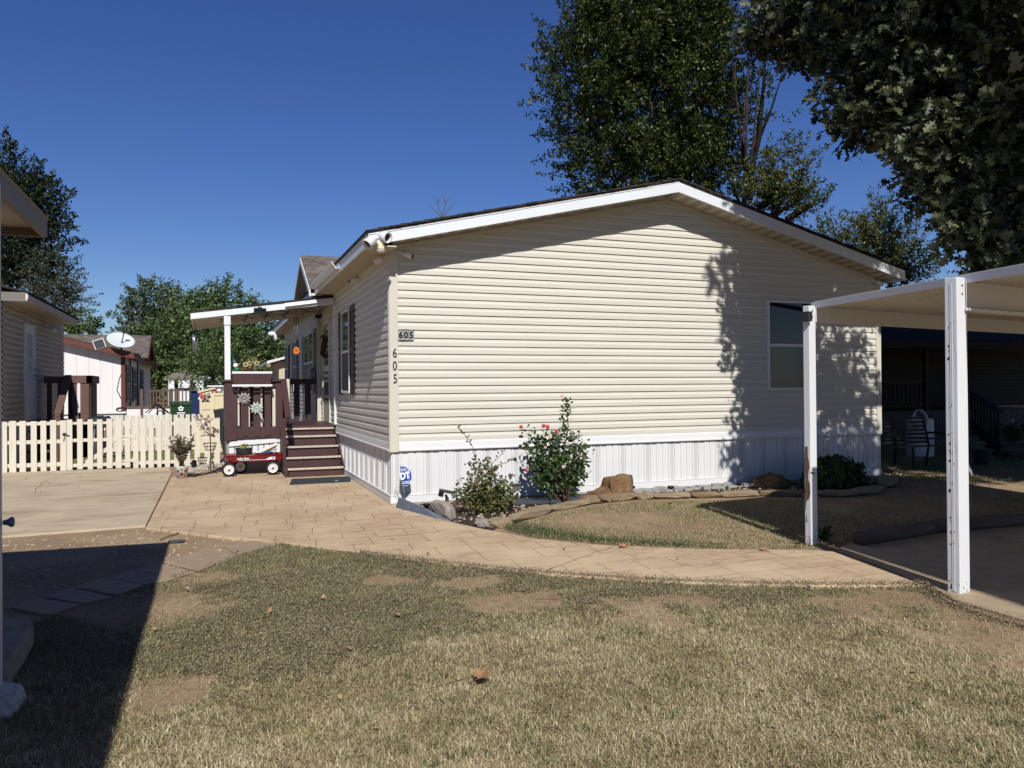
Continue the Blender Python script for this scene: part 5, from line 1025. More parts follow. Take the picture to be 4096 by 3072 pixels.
b = MB(); b.box(pc[0]-.25, pc[0]+.25, pc[1]-.03, pc[1]+.02, .45, .57); b.build('number_plate', M_signwhite, car)
# folded clothes rack (dark tubes) behind the fence
c0 = 14.0; e = lambda x, y: ony(f5(x, y), c0); b = MB()
for l, r_ in (((465, 1345), (300, 1480)), ((470, 1345), (345, 1490)), ((475, 1345), (600, 1490)), ((485, 1345), (640, 1490)), ((480, 1350), (668, 1490)), ((520, 1440), (455, 1500)), ((520, 1440), (590, 1500))): b.tube([e(*l), e(*r_)], .014, 5)
b.tube([e(480, 1350), e(480, 1700)], .02, 6); b.top('drying_rack', M_black, 'dark tubular rack standing behind the far picket fence', 'rack')
c = onz(b2(875, 1145), .02); p = ony(b2(878, 1040), 8.9); t = thing('barbecue_grill', 'dark round lidded grill behind the fence below the brown porch', 'grill', (p[0], 8.9, 0)); b = MB(); b.lathe([(.02, -.16), (.2, -.12), (.27, 0)], p-np.array([0, 0, .08]), 18); b.build('bowl', M_metal, t, smooth=True); b = MB(); b.lathe([(.275, 0), (.22, .07), (.02, .11)], p-np.array([0, 0, .07]), 18); b.build('lid', M_darkgrey, t, smooth=True); b = MB()
for k in range(3): th = k*2.1; b.tube([p+np.array([.14*math.cos(th), .14*math.sin(th), -.2]), (p[0]+.25*math.cos(th), 8.9+.25*math.sin(th), .02)], .014, 6)
b.build('legs', M_metal, t)
hb = thing('far_house', 'pale sided far house partly hidden behind the long cream wall', 'house', (1, 24, 0)); a = dep(k7(165, 1160), 36); b = MB(); b.box(a[0], a[0]+6, a[1]-3, a[1]+8, 0, dep(k7(130, 1130), 36)[2]); b.build('wall', M_siding2, hb)
z_ = dep(k7(120, 1140), 36)[2]; b = MB(); b.prism([(a[0]-.5, a[1]-3.4, z_-.05), (a[0]+3, a[1]-3.4, z_+.9), (a[0]+3, a[1]-3.4, z_+.98), (a[0]-.5, a[1]-3.4, z_+.05)], (0, 12, 0)); b.build('roof', M_white, hb)

# ================================================================== CARPORT ON THE RIGHT
cp = thing('carport', 'white carport with chipped posts and ribbed metal roof on the right', 'carport', (4.5, -6, 0))
PA = onz((3245.7, 2186)); PB = onz((3840.9, 2388))        # front corners of the two posts
ZC = 2.235
# square posts turned to the carport's own axis (runs from post to post)
ax = unit((PA-PB)*np.array([1, 1, 0])); sx = np.array([ax[1], -ax[0], 0])
ccx = unit(np.array([.984, .178, 0])); ccy = np.array([-ccx[1], ccx[0], 0])
def post(pc, wl, wr, top, nm, m=M_whitewood):
    """pc: nearest corner; left face runs along ccy, right face along ccx"""
    b = MB(); b.prism([pc, pc+ccx*wr, pc+ccx*wr+ccy*wl, pc+ccy*wl], (0, 0, top-pc[2])); return b.build(nm, m, cp, bevel=.006)
pa = post(PA+np.array([0, 0, 0.01]), .072, .092, 2.25, 'post'); pb = post(PB+np.array([0, 0, .01]), .092, .128, 2.262, 'post')
for pc in (PA, PB): post(pc+ccx*4.75, .1, .09, 2.25, 'post')
b = MB()                                                 # grooves of the near post, peeled paint on the far one
for o in (.036, .048): b.prism([PB+ccy*o-ccx*.0025+np.array([0, 0, .03]), PB+ccy*(o+.006)-ccx*.0025+np.array([0, 0, .03]), PB+ccy*(o+.006)+ccx*.001+np.array([0, 0, .03]), PB+ccy*o+ccx*.001+np.array([0, 0, .03])], (0, 0, 2.19))
b.build('groove', M_whitewood, pb)
def patch(pc, face, pts, m, parent, nm, thick=.0018):
    o, n = (ccy, -ccx) if face == 'l' else (ccx, -ccy)
    b = MB(); b.prism([pc+o*u+np.array([0, 0, z])+n*.0004 for u, z in pts], n*thick); return b.build(nm, m, parent)
patch(PA, 'l', [(.03, .93), (.055, .93), (.062, .86), (.066, .80), (.064, .70), (.058, .62), (.068, .50), (.062, .43), (.058, .33), (.050, .42), (.02, .44), (.004, .50), (.010, .58), (.028, .62), (.024, .69), (.012, .74), (.02, .80), (.03, .84)], M_peel, pa, 'peeled_patch')
patch(PA, 'r', [(.0, .68), (.06, .672), (.062, .685), (.02, .69), (0, .70)], M_peel, pa, 'peeled_patch')
patch(PA, 'l', [(.045, .22), (.055, .22), (.05, .30)], M_peel, pa, 'peeled_patch'); patch(PA, 'l', [(.01, .03), (.018, .03), (.014, .10)], M_peel, pa, 'peeled_patch')
rr_ = np.random.default_rng(12)
for z in (1.90, 1.78, 1.74, 1.66, 1.35, 1.15, 1.07, 1.02, .80, .73, .55, .45, .36, 1.95, .95, .06, .08):
    for q in range(2 if z < 1.5 else 1):
        u = .055+rr_.normal(0, .008); s = rr_.uniform(.004, .009); zz = z+rr_.normal(0, .012)
        patch(PB, 'l', [(u+s*.8*math.cos(a)*rr_.uniform(.6, 1.2), zz+s*1.3*math.sin(a)*rr_.uniform(.6, 1.2)) for a in np.linspace(0, 6.28, 9)[:-1]], M_rustspot, pb, 'rust_spot')
RL = lambda t: PB+ (PA-PB)*t+ccx*.16                             # left edge of the roof, t=1 at the far post
far_, near_ = RL(1.035), RL(-1.7); Wd = 5.0
b = MB(); n = 26; e0 = far_-sx*.03; L_ = np.linalg.norm(far_-near_); dirn = unit(near_-far_)
vs = []; pr = []
k = 0
while k*.115 < Wd:
    u = k*.115
    pr += [(u, .0), (u+.014, .048), (u+.052, .048), (u+.066, .0)]
    k += 1
for (u, h) in pr:
    q = e0+ccx*u; vs += [(q[0], q[1], ZC+.012+h), ((q+dirn*L_)[0], (q+dirn*L_)[1], ZC+.012+h-.02)]
m_ = len(pr); top = [(x, y, z+.006) for x, y, z in vs]
b.add(vs+top, [(2*i, 2*i+2, 2*i+3, 2*i+1) for i in range(m_-1)]+[(2*m_+2*i, 2*m_+2*i+1, 2*m_+2*i+3, 2*m_+2*i+2) for i in range(m_-1)])
b.build('roof', M_panmetal, cp)
b = MB(); q0 = far_-sx*.045; q1 = near_-sx*.045
b.prism([q0+np.array([0, 0, ZC-.005]), q0-sx*.012+np.array([0, 0, ZC-.005]), q0-sx*.012+np.array([0, 0, ZC+.055]), q0+np.array([0, 0, ZC+.055])], (q1-q0)+np.array([0, 0, -.02])); b.build('edge_trim', M_white, cp)
fe = far_+dirn*-.012; b = MB(); b.prism([fe-sx*.05+np.array([0, 0, ZC-.005]), fe-sx*.05+dirn*.012+np.array([0, 0, ZC-.005]), fe-sx*.05+dirn*.012+np.array([0, 0, ZC+.055]), fe-sx*.05+np.array([0, 0, ZC+.055])], ccx*(Wd+.05)); b.build('edge_trim', M_white, cp)
b = MB(); p = PA+ccx*.085+ccy*.05; b.beam(p+np.array([0, 0, ZC-.060]), p+ccx*4.75+np.array([0, 0, ZC-.060]), .045, .15); b.build('beam', M_whitewood, cp, bevel=.004)
b = MB(); p = PB+ccx*.088+ccy*.05; b.beam(p+np.array([0, 0, ZC-.085]), p+ccx*4.75+np.array([0, 0, ZC-.085]), .045, .19); b.build('beam', M_whitewood, cp, bevel=.004)
b = MB(); b.beam(p+ccy*-.03+np.array([0, 0, ZC-.2]), p+ccy*-.03+ccx*4.75+np.array([0, 0, ZC-.2]), .09, .02); b.build('beam_flange', M_whitewood, cp, bevel=.003)
hb_ = MB()
for pc, wr in ((PA, .092), (PB, .128)):
    for z in (ZC-.03, ZC-.09): hb_.lathe([(.009, 0), (.009, .004), (.004, .006)], pc+ccx*wr*.5+np.array([0, 0, z]), 8, -ccy)
    hb_.obox(pc+ccx*(wr+.003)+ccy*.04+np.array([0, 0, ZC-.06]), (ccx, ccy, (0, 0, 1)), (.002, .03, .06))
hb_.build('fastener', M_metal, cp)
for pc, wdr, wdl, nm in ((PA, .092, .072, pa), (PB, .128, .092, pb)):      # mud splashed on the foot of each post
    rs = np.random.default_rng(int(wdr*1000)); b = MB()
    for k in range(46):
        f_, w_ = (("r", wdr) if k % 2 else ("l", wdl)); o, n = ((ccy, -ccx) if f_ == 'l' else (ccx, -ccy)); u = rs.uniform(.006, w_-.006); z = .01+rs.exponential(.05); s_ = rs.uniform(.0015, .005)
        b.prism([pc+o*(u+s_*math.cos(q_))+np.array([0, 0, z+s_*1.3*math.sin(q_)])+n*.0005 for q_ in np.linspace(0, 6.28, 7)[:-1]], n*.0009)
    b.build('mud_splash', M_paver, nm)
q = PA-ccx*.035+np.array([0, 0, ZC-.09]); b = MB(); b.obox(q, (ccx, ccy, (0, 0, 1)), (.03, .04, .045)); b.build('downspout_stub', M_darkgrey, cp)

# awning of the photographer's own house: grey post, tan roof edge
aw = thing('porch_awning', 'tan porch awning with pale grey post at the left edge', 'awning', (-4.2, -7, 0))
ZW = 2.455; ZF = 2.555; XW = -3.10; YW = -4.42
b = MB(); b.prism([(XW, YW, ZW), (-9, YW, ZW+.06), (-9, YW, ZF+.06), (XW, YW, ZF)], (0, -.03, 0)); b.box(XW-.03, XW, -14, YW-.03, ZW, ZF); b.build('fascia', M_tanroof, aw, bevel=.004)
b = MB(); b.prism([(XW-.0, YW, ZF), (-9, YW, ZF+.3), (-9, YW, ZF+.33), (XW+.01, YW+.005, ZF+.02)], (0, -9.4, 0)); b.build('roof', M_tanroof, aw)
b = MB(); b.box(-9, XW-.031, -14, YW-.031, ZW+.05, ZW+.065); b.build('ceiling', M_soffit, aw)
pw = onz(d_(7.0, 1523)); b = MB(); b.box(pw[0]-.11, pw[0], pw[1]-.11, pw[1], .0, ZW+.05); b.build('post', mat('pale_grey_post', '#b9bcc0', .5, .06, 4, dirt='#8b8a86', dscale=3, dth=.62), aw, bevel=.006)
c = np.array([pw[0]+.015, pw[1]+.03, dep(d_(9, 1131), np.dot(pw-CAM, _w))[2]]); b = MB(); b.lathe([(.010, -.02), (.015, 0), (.024, .012), (.024, .024), (.012, .03)], c, 14, (1, .1, 0)); b.build('knob', mat('blue_grey_metal', '#5a6f8c', .35, .1, 9, metal=.5), aw, smooth=True)
b = MB(); b.box(-9, XW-1.6, -14, -7.2, .0, 2.6); b.build('wall', M_siding2, aw)
b = MB(); pts = [onz(g3(*p), .14) for p in ((-60, 875), (150, 872), (176, 905), (130, 985), (40, 1110), (-200, 1180))]; b.prism([(p[0], p[1], 0) for p in pts], (0, 0, .14)); b.top('concrete_step', M_gconc, 'low concrete step slab at the left edge beside the grey post', 'step', bevel=.02)
p = onz(g3(60, 1370)); b = MB(); rock(b, (p[0]-.06, p[1]+.03, .03), (.10, .13, .085), 77, rough=.10, boxy=.9, sub=4); b.top('rubble_rock', M_whiterock, 'rough pale rubble rock on the grass by the grey post', 'rock')
# stepping stones
PV = [[(1170, 490), (1330, 462), (1440, 485), (1250, 542)], [(960, 545), (1090, 505), (1250, 545), (1145, 580)], [(850, 575), (945, 548), (1135, 582), (1040, 622)], [(700, 612), (840, 578), (1030, 625), (905, 658)], [(548, 655), (690, 615), (900, 662), (762, 693)], [(390, 702), (540, 658), (750, 695), (602, 746)], [(228, 752), (380, 706), (595, 748), (440, 787)], [(60, 808), (215, 757), (430, 790), (262, 848)]]
lbs = ['stepping stone nearest the stamped path', 'second stepping stone from the stamped path', 'third stepping stone from the path', 'sunlit stepping stone just outside the dark shadow edge', 'stepping stone crossed by the shadow edge', 'shaded stepping stone just inside the shadow edge', 'shaded stepping stone second from the left', 'leftmost shaded stepping stone near the concrete step']
for k, q in enumerate(PV):
    r = np.random.default_rng(40+k); b = MB(); b.prism([(*(onz(g3(*p), .03)[:2]+r.normal(0, .008, 2)), .0) for p in q], (0, 0, 0.014+.004*(k % 3))); b.top('stepping_stone', M_paver, lbs[k], 'paver', 'square stepping stones', bevel=.012)

M_shadewood = mat('shade_darkened_wood', '#231c19', .7, .2, 5)  # deep shade is put into this wood colour
# ================================================================== NEIGHBOUR ON THE RIGHT, deep in shade
nh = thing('mobile_home', 'shaded neighbouring home with a covered porch seen beyond the carport', 'house', (14, 8, 0))
yR = 6.2; zr_ = lambda x, y, yy=yR: ony(r8(x, y), yy)
xw0 = 8.9; M_dim = mat('shade_darkened_siding', '#1f2224', .8, .08, 3)  # siding colour darkened to stand in for the deep shade
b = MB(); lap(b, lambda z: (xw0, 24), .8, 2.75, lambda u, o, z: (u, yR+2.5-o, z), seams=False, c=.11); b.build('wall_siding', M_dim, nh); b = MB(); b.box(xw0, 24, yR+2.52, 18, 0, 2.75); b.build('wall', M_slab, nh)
b = MB(); x = xw0
while x < 20: b.box(x, x+.11, yR-.01, yR+.01, .02, .78); x += .125
b.build('porch_skirt', mat('shade_darkened_skirt', '#2f3236', .6, .1, 4), nh)  # white skirting given a near-black colour in place of shade
b = MB(); b.box(xw0, 20, yR, yR+2.5, .76, .82); b.build('deck', M_shadewood, nh)
ev = 2.62; b = MB(); b.prism([(xw0-.6, yR-.5, ev), (24, yR-.5, ev), (24, yR-.5, ev+.05), (xw0-.6, yR-.5, ev+.05)], (0, 6, 1.75)); b.build('roof', M_shingle, nh); b = MB(); b.box(xw0-.6, 24, yR-.53, yR-.5, ev-.14, ev+.05); b.build('eave_fascia', M_dim, nh); b = MB(); b.box(xw0-.5, 24, yR-.5, yR+2.5, ev-.02, ev); b.build('soffit', M_shadewood, nh)
b = MB(); b.box(xw0, 16.2, yR-.02, yR+.06, 1.56, 1.64); b.box(xw0, 16.2, yR, yR+.04, .9, .97); b.build('top_rail', M_shadewood, nh)
for k in range(46): x = xw0+.05+k*.155; b = MB(); b.box(x, x+.06, yR-.005, yR+.03, .97, 1.56); b.build('baluster', M_shadewood, nh)
for x in (9.4, 11.2, 13.3, 16.1): b = MB(); b.box(x, x+.11, yR-.06, yR+.05, .8, ev-.02); b.build('roof_post', M_shadewood, nh)
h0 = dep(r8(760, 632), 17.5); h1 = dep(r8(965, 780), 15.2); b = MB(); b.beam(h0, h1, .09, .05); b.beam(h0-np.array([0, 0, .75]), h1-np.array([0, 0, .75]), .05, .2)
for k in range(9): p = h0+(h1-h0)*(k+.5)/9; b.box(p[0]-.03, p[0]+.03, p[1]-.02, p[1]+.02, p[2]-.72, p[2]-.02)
b.build('stair_railing', M_shadewood, nh)
for k in range(4): p = h0+(h1-h0)*(k+.5)/4; b = MB(); b.box(p[0], p[0]+1.1, p[1]-.28, p[1]+.1, p[2]-.92, p[2]-.86); b.build('step', M_shadewood, nh)
for x in (10.2, 14.4): window(x, x+.9, 1.35, 2.4, lambda u, o, z: (u, yR+2.48-o, z), nh)
# park bench
c = onz(r8(290, 1180)); bc = thing('garden_bench', 'dark slatted garden bench in the shade beyond the house corner', 'bench', c); ub = unit(np.array([1, -.10, 0])); vb = np.array([-ub[1], ub[0], 0]); Bp = lambda u, v, z: c+ub*u+vb*v+np.array([0, 0, z])
M_bench = mat('black_bench', '#141414', .55, .2, 9)
b = MB()
for k in range(7): b.beam(Bp(-.72, .20-.03*0+.016*k, .46+.072*k), Bp(.72, .20+.016*k, .46+.072*k), .018, .045)
b.build('backrest', M_bench, bc); b = MB()
for k in range(6): b.beam(Bp(-.72, -.26+.08*k, .42-.006*k), Bp(.72, -.26+.08*k, .42-.006*k), .06, .02)
b.build('seat', M_bench, bc)
for s in (-.7, 0, .7): b = MB(); b.beam(Bp(s, -.25, .0), Bp(s, -.22, .42), .03, .03, (0, 1, 0)); b.beam(Bp(s, .25, .0), Bp(s, .17, .42), .03, .03, (0, 1, 0)); b.beam(Bp(s, .17, .40), Bp(s, .32, .95), .03, .03, (0, 1, 0)); b.build('leg', M_bench, bc)
for s in (-.72, .72): b = MB(); b.beam(Bp(s, -.26, .42), Bp(s, -.26, .62), .03, .03, (0, 1, 0)); b.tube([Bp(s, -.30, .60), Bp(s, -.05, .64), Bp(s, .22, .62)], .02, 6); b.build('armrest', M_bench, bc)
# white drum and coiled hose behind the bench, tub of plants, leaning board
p = dep(r8(400, 900), 16.5); dr = thing('white_drum', 'white drum standing behind the bench backrest', 'drum', (p[0], p[1], 0)); b = MB(); b.lathe([(.26, .0), (.27, .4), (.26, .75), (.24, .8), (.0, .8)], (p[0], p[1], 0), 18, close=False); b.build('drum', M_white, dr, smooth=True); b = MB(); b.lathe([(.272, .38), (.28, .4), (.272, .42)], (p[0], p[1], 0), 18, close=False); b.build('band', M_darkgrey, dr)
q = dep(r8(400, 840), 16.2); b = MB(); b.tube([q+ub*.2*math.cos(t_*1.02)*(1-.02*t_)+np.array([0, 0, .22*math.sin(t_)]) for t_ in np.linspace(0, 25, 80)], .014, 5); b.top('coiled_hose', M_metal, 'coiled pale hose hanging above the white drum', 'hose')
p = dep(r8(1050, 1050), 15.5); sprig('potted_plant', 'shaded leafy potted plant near the porch stairs on the right', 'plant', (p[0], p[1], .3), 22, .5, .35, .09, L_bush, per=16, seed=21)
p = dep(r8(830, 1080), 14.5); b = MB(); b.lathe([(.12, 0), (.15, .3), (.0, .3)], (p[0], p[1], 0), 16, close=False); b.top('plastic_tub', M_dim, 'grey tub on the shaded lawn beyond the carport', 'tub', smooth=True)
p = onz(r8(768, 1228)); b = MB(); b.beam(p, p+np.array([-.1, .25, .72]), .06, .02); b.top('leaning_stake', M_whitewood, 'pale stake leaning in the shade just right of the carport post', 'stake')
# landscape timbers along the drive
cr8 = cr(1.8434, 3100, 1600)
for (A, Bq, lb) in (((618, 1028), (1150, 945), 'round weathered landscape log at the end of the driveway'), ((1165, 940), (1900, 878), 'second landscape log running behind the big carport post')):
    a = onz(cr8(*A), .07); c = onz(cr8(*Bq), .07); a[2] = c[2] = .075; b = MB(); b.tube([a, a+(c-a)*.3+np.array([0, 0, .008]), a+(c-a)*.7, c], [.072, .078, .074, .07], 14); b.top('landscape_log', mat('grey_log', '#5b5148', .95, .3, 4, .8, 30, (.3, 3, 3), dirt='#3b332c', dscale=3, dth=.58), lb, 'log', 'landscape logs by the driveway', smooth=True)

# ================================================================== FLOWER BED: edging, boulders, lamps, sign
def stone(F, size, seed, label, m=M_sand, name='border_stone', group='border stones of the flower bed', rot=0., z=None, boxy=.8, rough=.03, cat='stone', sub=3, planes=8):
    p = onz(F); b = MB(); rock(b, (p[0], p[1], size[2]*.62 if z is None else z), size, seed, planes=planes, boxy=boxy, rough=rough, rot=rot, sub=sub)
    b.v = [(x, y, max(z_, .0)) for x, y, z_ in b.v]; return b.top(name, m, label, cat, group)
def bstone(A, Bq, h, seed, label, m=M_sand, wd=.17):
    a, c = onz(A), onz(Bq); mid = (a+c)/2; L_ = np.linalg.norm(a-c); rot = math.atan2((c-a)[1], (c-a)[0]); off = np.array([-math.sin(rot), math.cos(rot), 0])*wd*.35; mid = mid+off
    b = MB(); rock(b, (mid[0], mid[1], h*.34), (L_*.58, wd*.5, h*.40), seed, planes=16, boxy=.88, rough=.05, rot=rot, sub=4); b.v = [(x, y, max(z_, .0)) for x, y, z_ in b.v]
    b.top('border_stone', m, label, 'stone', 'border stones of the flower bed')
BS = [((1027, 1139), (1063, 1143), .13, 'grey angular border stone at the tip of the bed', M_gconc), ((1062, 1144), (1108, 1139), .15, 'tan border stone beside the grey angular tip stone', M_sand2), ((1108, 1133), (1192, 1108), .15, 'long buff border block behind the left shrub', M_sand2), ((1192, 1106), (1283, 1090), .11, 'thin buff border block below the rose bush', M_sand2),
      ((1262, 1089), (1300, 1085), .14, 'small brown border stone in front of the notched boulder', M_sand), ((1300, 1086), (1375, 1080), .14, 'brown border block just right of the notched boulder', M_sand), ((1375, 1080), (1415, 1079), .12, 'short mossy border block at mid bed', M_sand2), ((1415, 1079), (1492, 1078), .12, 'mossy brown border block left of the raised gap', M_sand2),
      ((1494, 1077), (1562, 1076), .12, 'orange brown border block right of the raised gap', M_sand), ((1562, 1076), (1642, 1073), .12, 'pale lichen border block before the rounded boulder', M_sand2), ((1642, 1073), (1735, 1073), .12, 'half shaded border block under the rounded boulder', M_sand), ((1768, 1075), (1850, 1073), .12, 'shaded border block right of the far carport post', M_sand2), ((1850, 1073), (1915, 1062), .14, 'shaded border block ending under the dark bush', M_sand2), ((1896, 1052), (1940, 1050), .22, 'upright corner stone at the right end of the bed', M_sand2)]
for k, (A, Bq, h, lb, m) in enumerate(BS): bstone(d_(*A), d_(*Bq), h, 100+k, lb, m)
p = onz(k5(905, 890)); b = MB(); rot = math.atan2(*(onz(k5(975, 895))-onz(k5(790, 845)))[[1, 0]]); rock(b, ((onz(k5(975, 895))+onz(k5(795, 850)))[0]/2, (onz(k5(975, 895))+onz(k5(795, 850)))[1]/2+.06, .08), (.25, .08, .12), 140, boxy=.84, rough=.02, rot=rot, sub=4); b.top('concrete_block', M_gconc, 'grey concrete edging block with sloped end beside the path', 'block')
E_ = [k5(*p) for p in ((520, 792), (705, 840), (820, 872), (905, 888))]; b = MB(); pts = [onz(q, .03) for q in E_]; hh = [.15, .10, .055, .02]
for i in range(3):
    a, c = pts[i], pts[i+1]; b.prism([(a[0], a[1], .02), (c[0], c[1], .02), (c[0]+.05, c[1]+.03, hh[i+1]), (a[0]+.05, a[1]+.03, hh[i])], (.002, .004, 0))
b.top('metal_edging', M_metal, 'bent galvanised metal edging strip at the house corner', 'edging')
def boulder(outline, y, th, seed, label, m, rx=.0):
    """boulder with its own relief: rounded lump whose front profile follows the given skyline"""
    pts = [ony(q, y) for q in outline]; x0 = min(p[0] for p in pts); x1 = max(p[0] for p in pts)
    xs = np.array([p[0] for p in pts]); zs_ = np.array([p[2] for p in pts]); r = np.random.default_rng(seed)
    nx, ny = 40, 22; V = []; F = []
    for j in range(ny+1):
        v = j/ny*2-1
        for i in range(nx+1):
            u = i/nx; x = x0+(x1-x0)*u; h = np.interp(x, xs, zs_); prof = max(0, 1-abs(v)**3.2)**.5
            ed = (1-abs(2*u-1)**6)**.35 if 0 < u < 1 else 0
            V.append([x+.02*math.sin(5*v+seed), y+v*th*ed+.03*math.sin(7*u+seed), max(-.02, h*prof)])
    V = np.array(V)
    for k in range(5):
        w_ = r.normal(0, 9, 3); V[:, 2] += (.010*np.sin(V@w_+r.uniform(0, 6)))*(V[:, 2] > .05); V[:, 1] += .016*np.sin(V@r.normal(0, 11, 3)+k)
    V[:, 2] = np.round(V[:, 2]/.035)*.035*.35+V[:, 2]*.65
    for j in range(ny):
        for i in range(nx): a = j*(nx+1)+i; F.append((a, a+1, a+nx+2, a+nx+1))
    b = MB(); b.add(V, F); return b.top('boulder', m, label, 'boulder', 'boulders in the flower bed')
boulder([k6(*p) for p in ((98, 930), (104, 872), (170, 835), (235, 805), (218, 752), (290, 740), (392, 748), (411, 800), (412, 905))], -.45, .20, 3, 'tall notched brown boulder right of the rose bush', M_boulder)
boulder([k6(*p) for p in ((1305, 860), (1315, 818), (1380, 765), (1430, 728), (1485, 722), (1520, 745), (1580, 775), (1612, 830), (1620, 862))], -.38, .24, 9, 'rounded brown boulder half shaded at the far right of the bed', M_boulder)
# grey flagstone rubble between border and skirting
r = np.random.default_rng(9); k = 0
for i in range(26):
    x = 3.3+.155*i; 
    for y in (-.16, -.30):
        if r.random() < .12 or (x > 5.5 and y < -.2): continue
        k += 1; pts = []; n = r.integers(5, 7); cx_, cy_ = x+r.normal(0, .03), y+r.normal(0, .02)
        for j in range(n): th = 2*math.pi*j/n+r.uniform(-.25, .25); pts.append((cx_+.10*r.uniform(.7, 1.15)*math.cos(th), cy_+.07*r.uniform(.7, 1.1)*math.sin(th), .01))
        b = MB(); b.prism(pts, (0, 0, r.uniform(.03, .06))); o = b.build('flagstone', M_flag, bevel=.006); 
        if k == 1: fl_all = [o]
        else: fl_all.append(o)
for o in fl_all: tag(o, 'small grey flagstone piece laid between border stones and white skirting', 'flagstone', 'grey flagstone pieces in the bed')
for F, s, lb in ((k5(1480, 770), (.45, .22), 'dark slate slab lying left of the rose bush'), (k5(1870, 735), (.24, .18), 'dark slate slab lying right of the rose stems')):
    p = onz(F); b = MB(); b.prism([(p[0]-s[0], p[1]-s[1]*.7, .02), (p[0]+s[0]*.9, p[1]-s[1], .02), (p[0]+s[0], p[1]+s[1]*.8, .02), (p[0]-s[0]*.8, p[1]+s[1], .02)], (0, 0, .035)); b.top('slate_slab', M_slate, lb, 'slab', bevel=.008)
p = onz(k5(1045, 785)); b = MB(); rock(b, (p[0], p[1], .05), (.22, .1, .06), 55, rough=.06); b.top('red_brown_rock', M_maroon, 'flat red brown rock behind the left shrub', 'rock')
def spot(F, label, k=1.0, rot=0.):
    p = onz(F); t = thing('solar_spotlight', label, 'garden light', p); b = MB(); b.tube([p, p+np.array([0, 0, .14*k])], [.028*k, .022*k], 8); b.lathe([(.04*k, 0), (.045*k, .02), (.03*k, .04)], p, 12); b.build('stake', M_black, t, smooth=True)
    c = p+np.array([-.02, -.02, .22*k]); d = unit(np.array([1, -.2+rot, -.22])); w_ = unit(np.cross(d, (0, 0, 1))); b = MB(); b.obox(c+d*.02*k, (d, w_, np.cross(w_, d)), (.10*k, .055*k, .014*k)); b.build('solar_panel', M_darkgrey, t, bevel=.004)
    b = MB(); b.obox(c-d*.06*k-np.array([0, 0, .035*k]), (d, w_, np.cross(w_, d)), (.03*k, .05*k, .04*k)); b.build('lamp_head', M_black, t, bevel=.008); b = MB(); b.tube([p+np.array([0, 0, .13*k]), c-np.array([0, 0, .05*k])], .016*k, 8); b.build('neck', M_black, t)
spot(k5(900, 800), 'black solar spotlight on a stake between house corner and shrub')
def stub(F, label):
    p = onz(F); t = thing('path_light', label, 'garden light', p, 'small black garden light stubs'); b = MB(); b.lathe([(.022, 0), (.026, .05), (.045, .055), (.048, .075), (.042, .085), (.0, .085)], p, 14, close=False); b.build('body', M_black, t, smooth=True); b = MB(); b.lathe([(.03, .086), (.0, .087)], p, 14, close=False); b.build('lens', M_darkgrey, t)
stub(k5(748, 812), 'small black light stub left of the solar spotlight'); stub(k6(705, 862), 'small black light stub on the grey flagstones'); stub(k6(420, 862), 'small black light tucked right of the notched boulder')
# security sign: torn octagon on a metal stake
ysg = -.22; sg = thing('security_sign', 'torn blue octagonal security sign on a metal stake at the house corner', 'sign', (*(ony(c2(810, 1480), ysg)[:2]), 0))
q = lambda x, y, d=0.: ony(c2(x, y), ysg+d)
poly = [(722, 790), (735, 780), (808, 780), (925, 880), (938, 1030), (850, 1155), (770, 1160), (757, 1050), (735, 1015), (714, 960), (722, 900)]
ctr = (830, 970); b = MB(); b.prism([q(*p) for p in poly], (0, .004, 0)); b.build('plate', M_blue, sg)
def inset(k): return [(ctr[0]+(x-ctr[0])*k, ctr[1]+(y-ctr[1])*k) for x, y in poly]
b = MB(); o_, i_ = inset(.985), inset(.945)
for a_ in range(0, 6): b.prism([q(*o_[a_], -.0015), q(*o_[a_+1], -.0015), q(*i_[a_+1], -.0015), q(*i_[a_], -.0015)], (0, -.0015, 0))
for (xa, ya, xb_, yb_, w_) in ((722, 878, 880, 855, 7), (880, 855, 900, 1058, 6), (757, 1077, 900, 1058, 7)):
    A, Bq = q(xa, ya, -.003), q(xb_, yb_, -.003); b.beam(A, Bq, .003, w_*.00072, (0, 1, 0)) if abs(xa-xb_) < 30 else b.beam(A, Bq, .002, w_*.00072)
b.build('border', M_signwhite, sg)
ur = unit(q(880, 880)-q(740, 905)); uu = unit(np.cross(np.array([0, -1., 0]), ur))
uu = unit(q(800, 780)-q(815, 1160)); uu = uu-ur*uu.dot(ur); uu = unit(uu)
PXM = np.linalg.norm(q(900, 900)-q(800, 900))/100
text('DT', 172*PXM, M_signwhite, q(806, 968, -.0035), ur, uu, sg, 'lettering', .0008, bold=.006, sx=.80)
text('red by', 46*PXM, M_signwhite, q(776, 836, -.0035), ur, uu, sg, 'lettering', .0008, bold=.0008, sx=.95); text('89-0004', 36*PXM, M_signwhite, q(818, 1102, -.0035), ur, uu, sg, 'lettering', .0008, bold=.0008)
text('R', 16*PXM, M_signwhite, q(870, 938, -.0035), ur, uu, sg, 'lettering', .0006)
b = MB(); b.prism([q(714, 775), q(735, 772, .01), q(722, 900, .0), q(716, 960), q(738, 1020), q(757, 1050), q(765, 1160, .03), q(705, 1105, .07), q(712, 1000, .06)], (0, .004, 0)); b.build('folded_back', M_metal, sg)
b = MB(); b.tube([q(812, 1490, .01), q(785, 1250, .012), q(735, 1000, .012), q(728, 790, .01)], .011, 8); b.build('stake', M_metal, sg, smooth=True)
b = MB(); b.tube([q(697, 1445, .1), q(665, 1240, .14), q(652, 1170, .16), q(612, 1185, .16), q(625, 1320, .14)], .0035, 5); b.top('bent_wire', M_metal, 'bent wire hoop stuck in the ground left of the blue sign', 'wire')
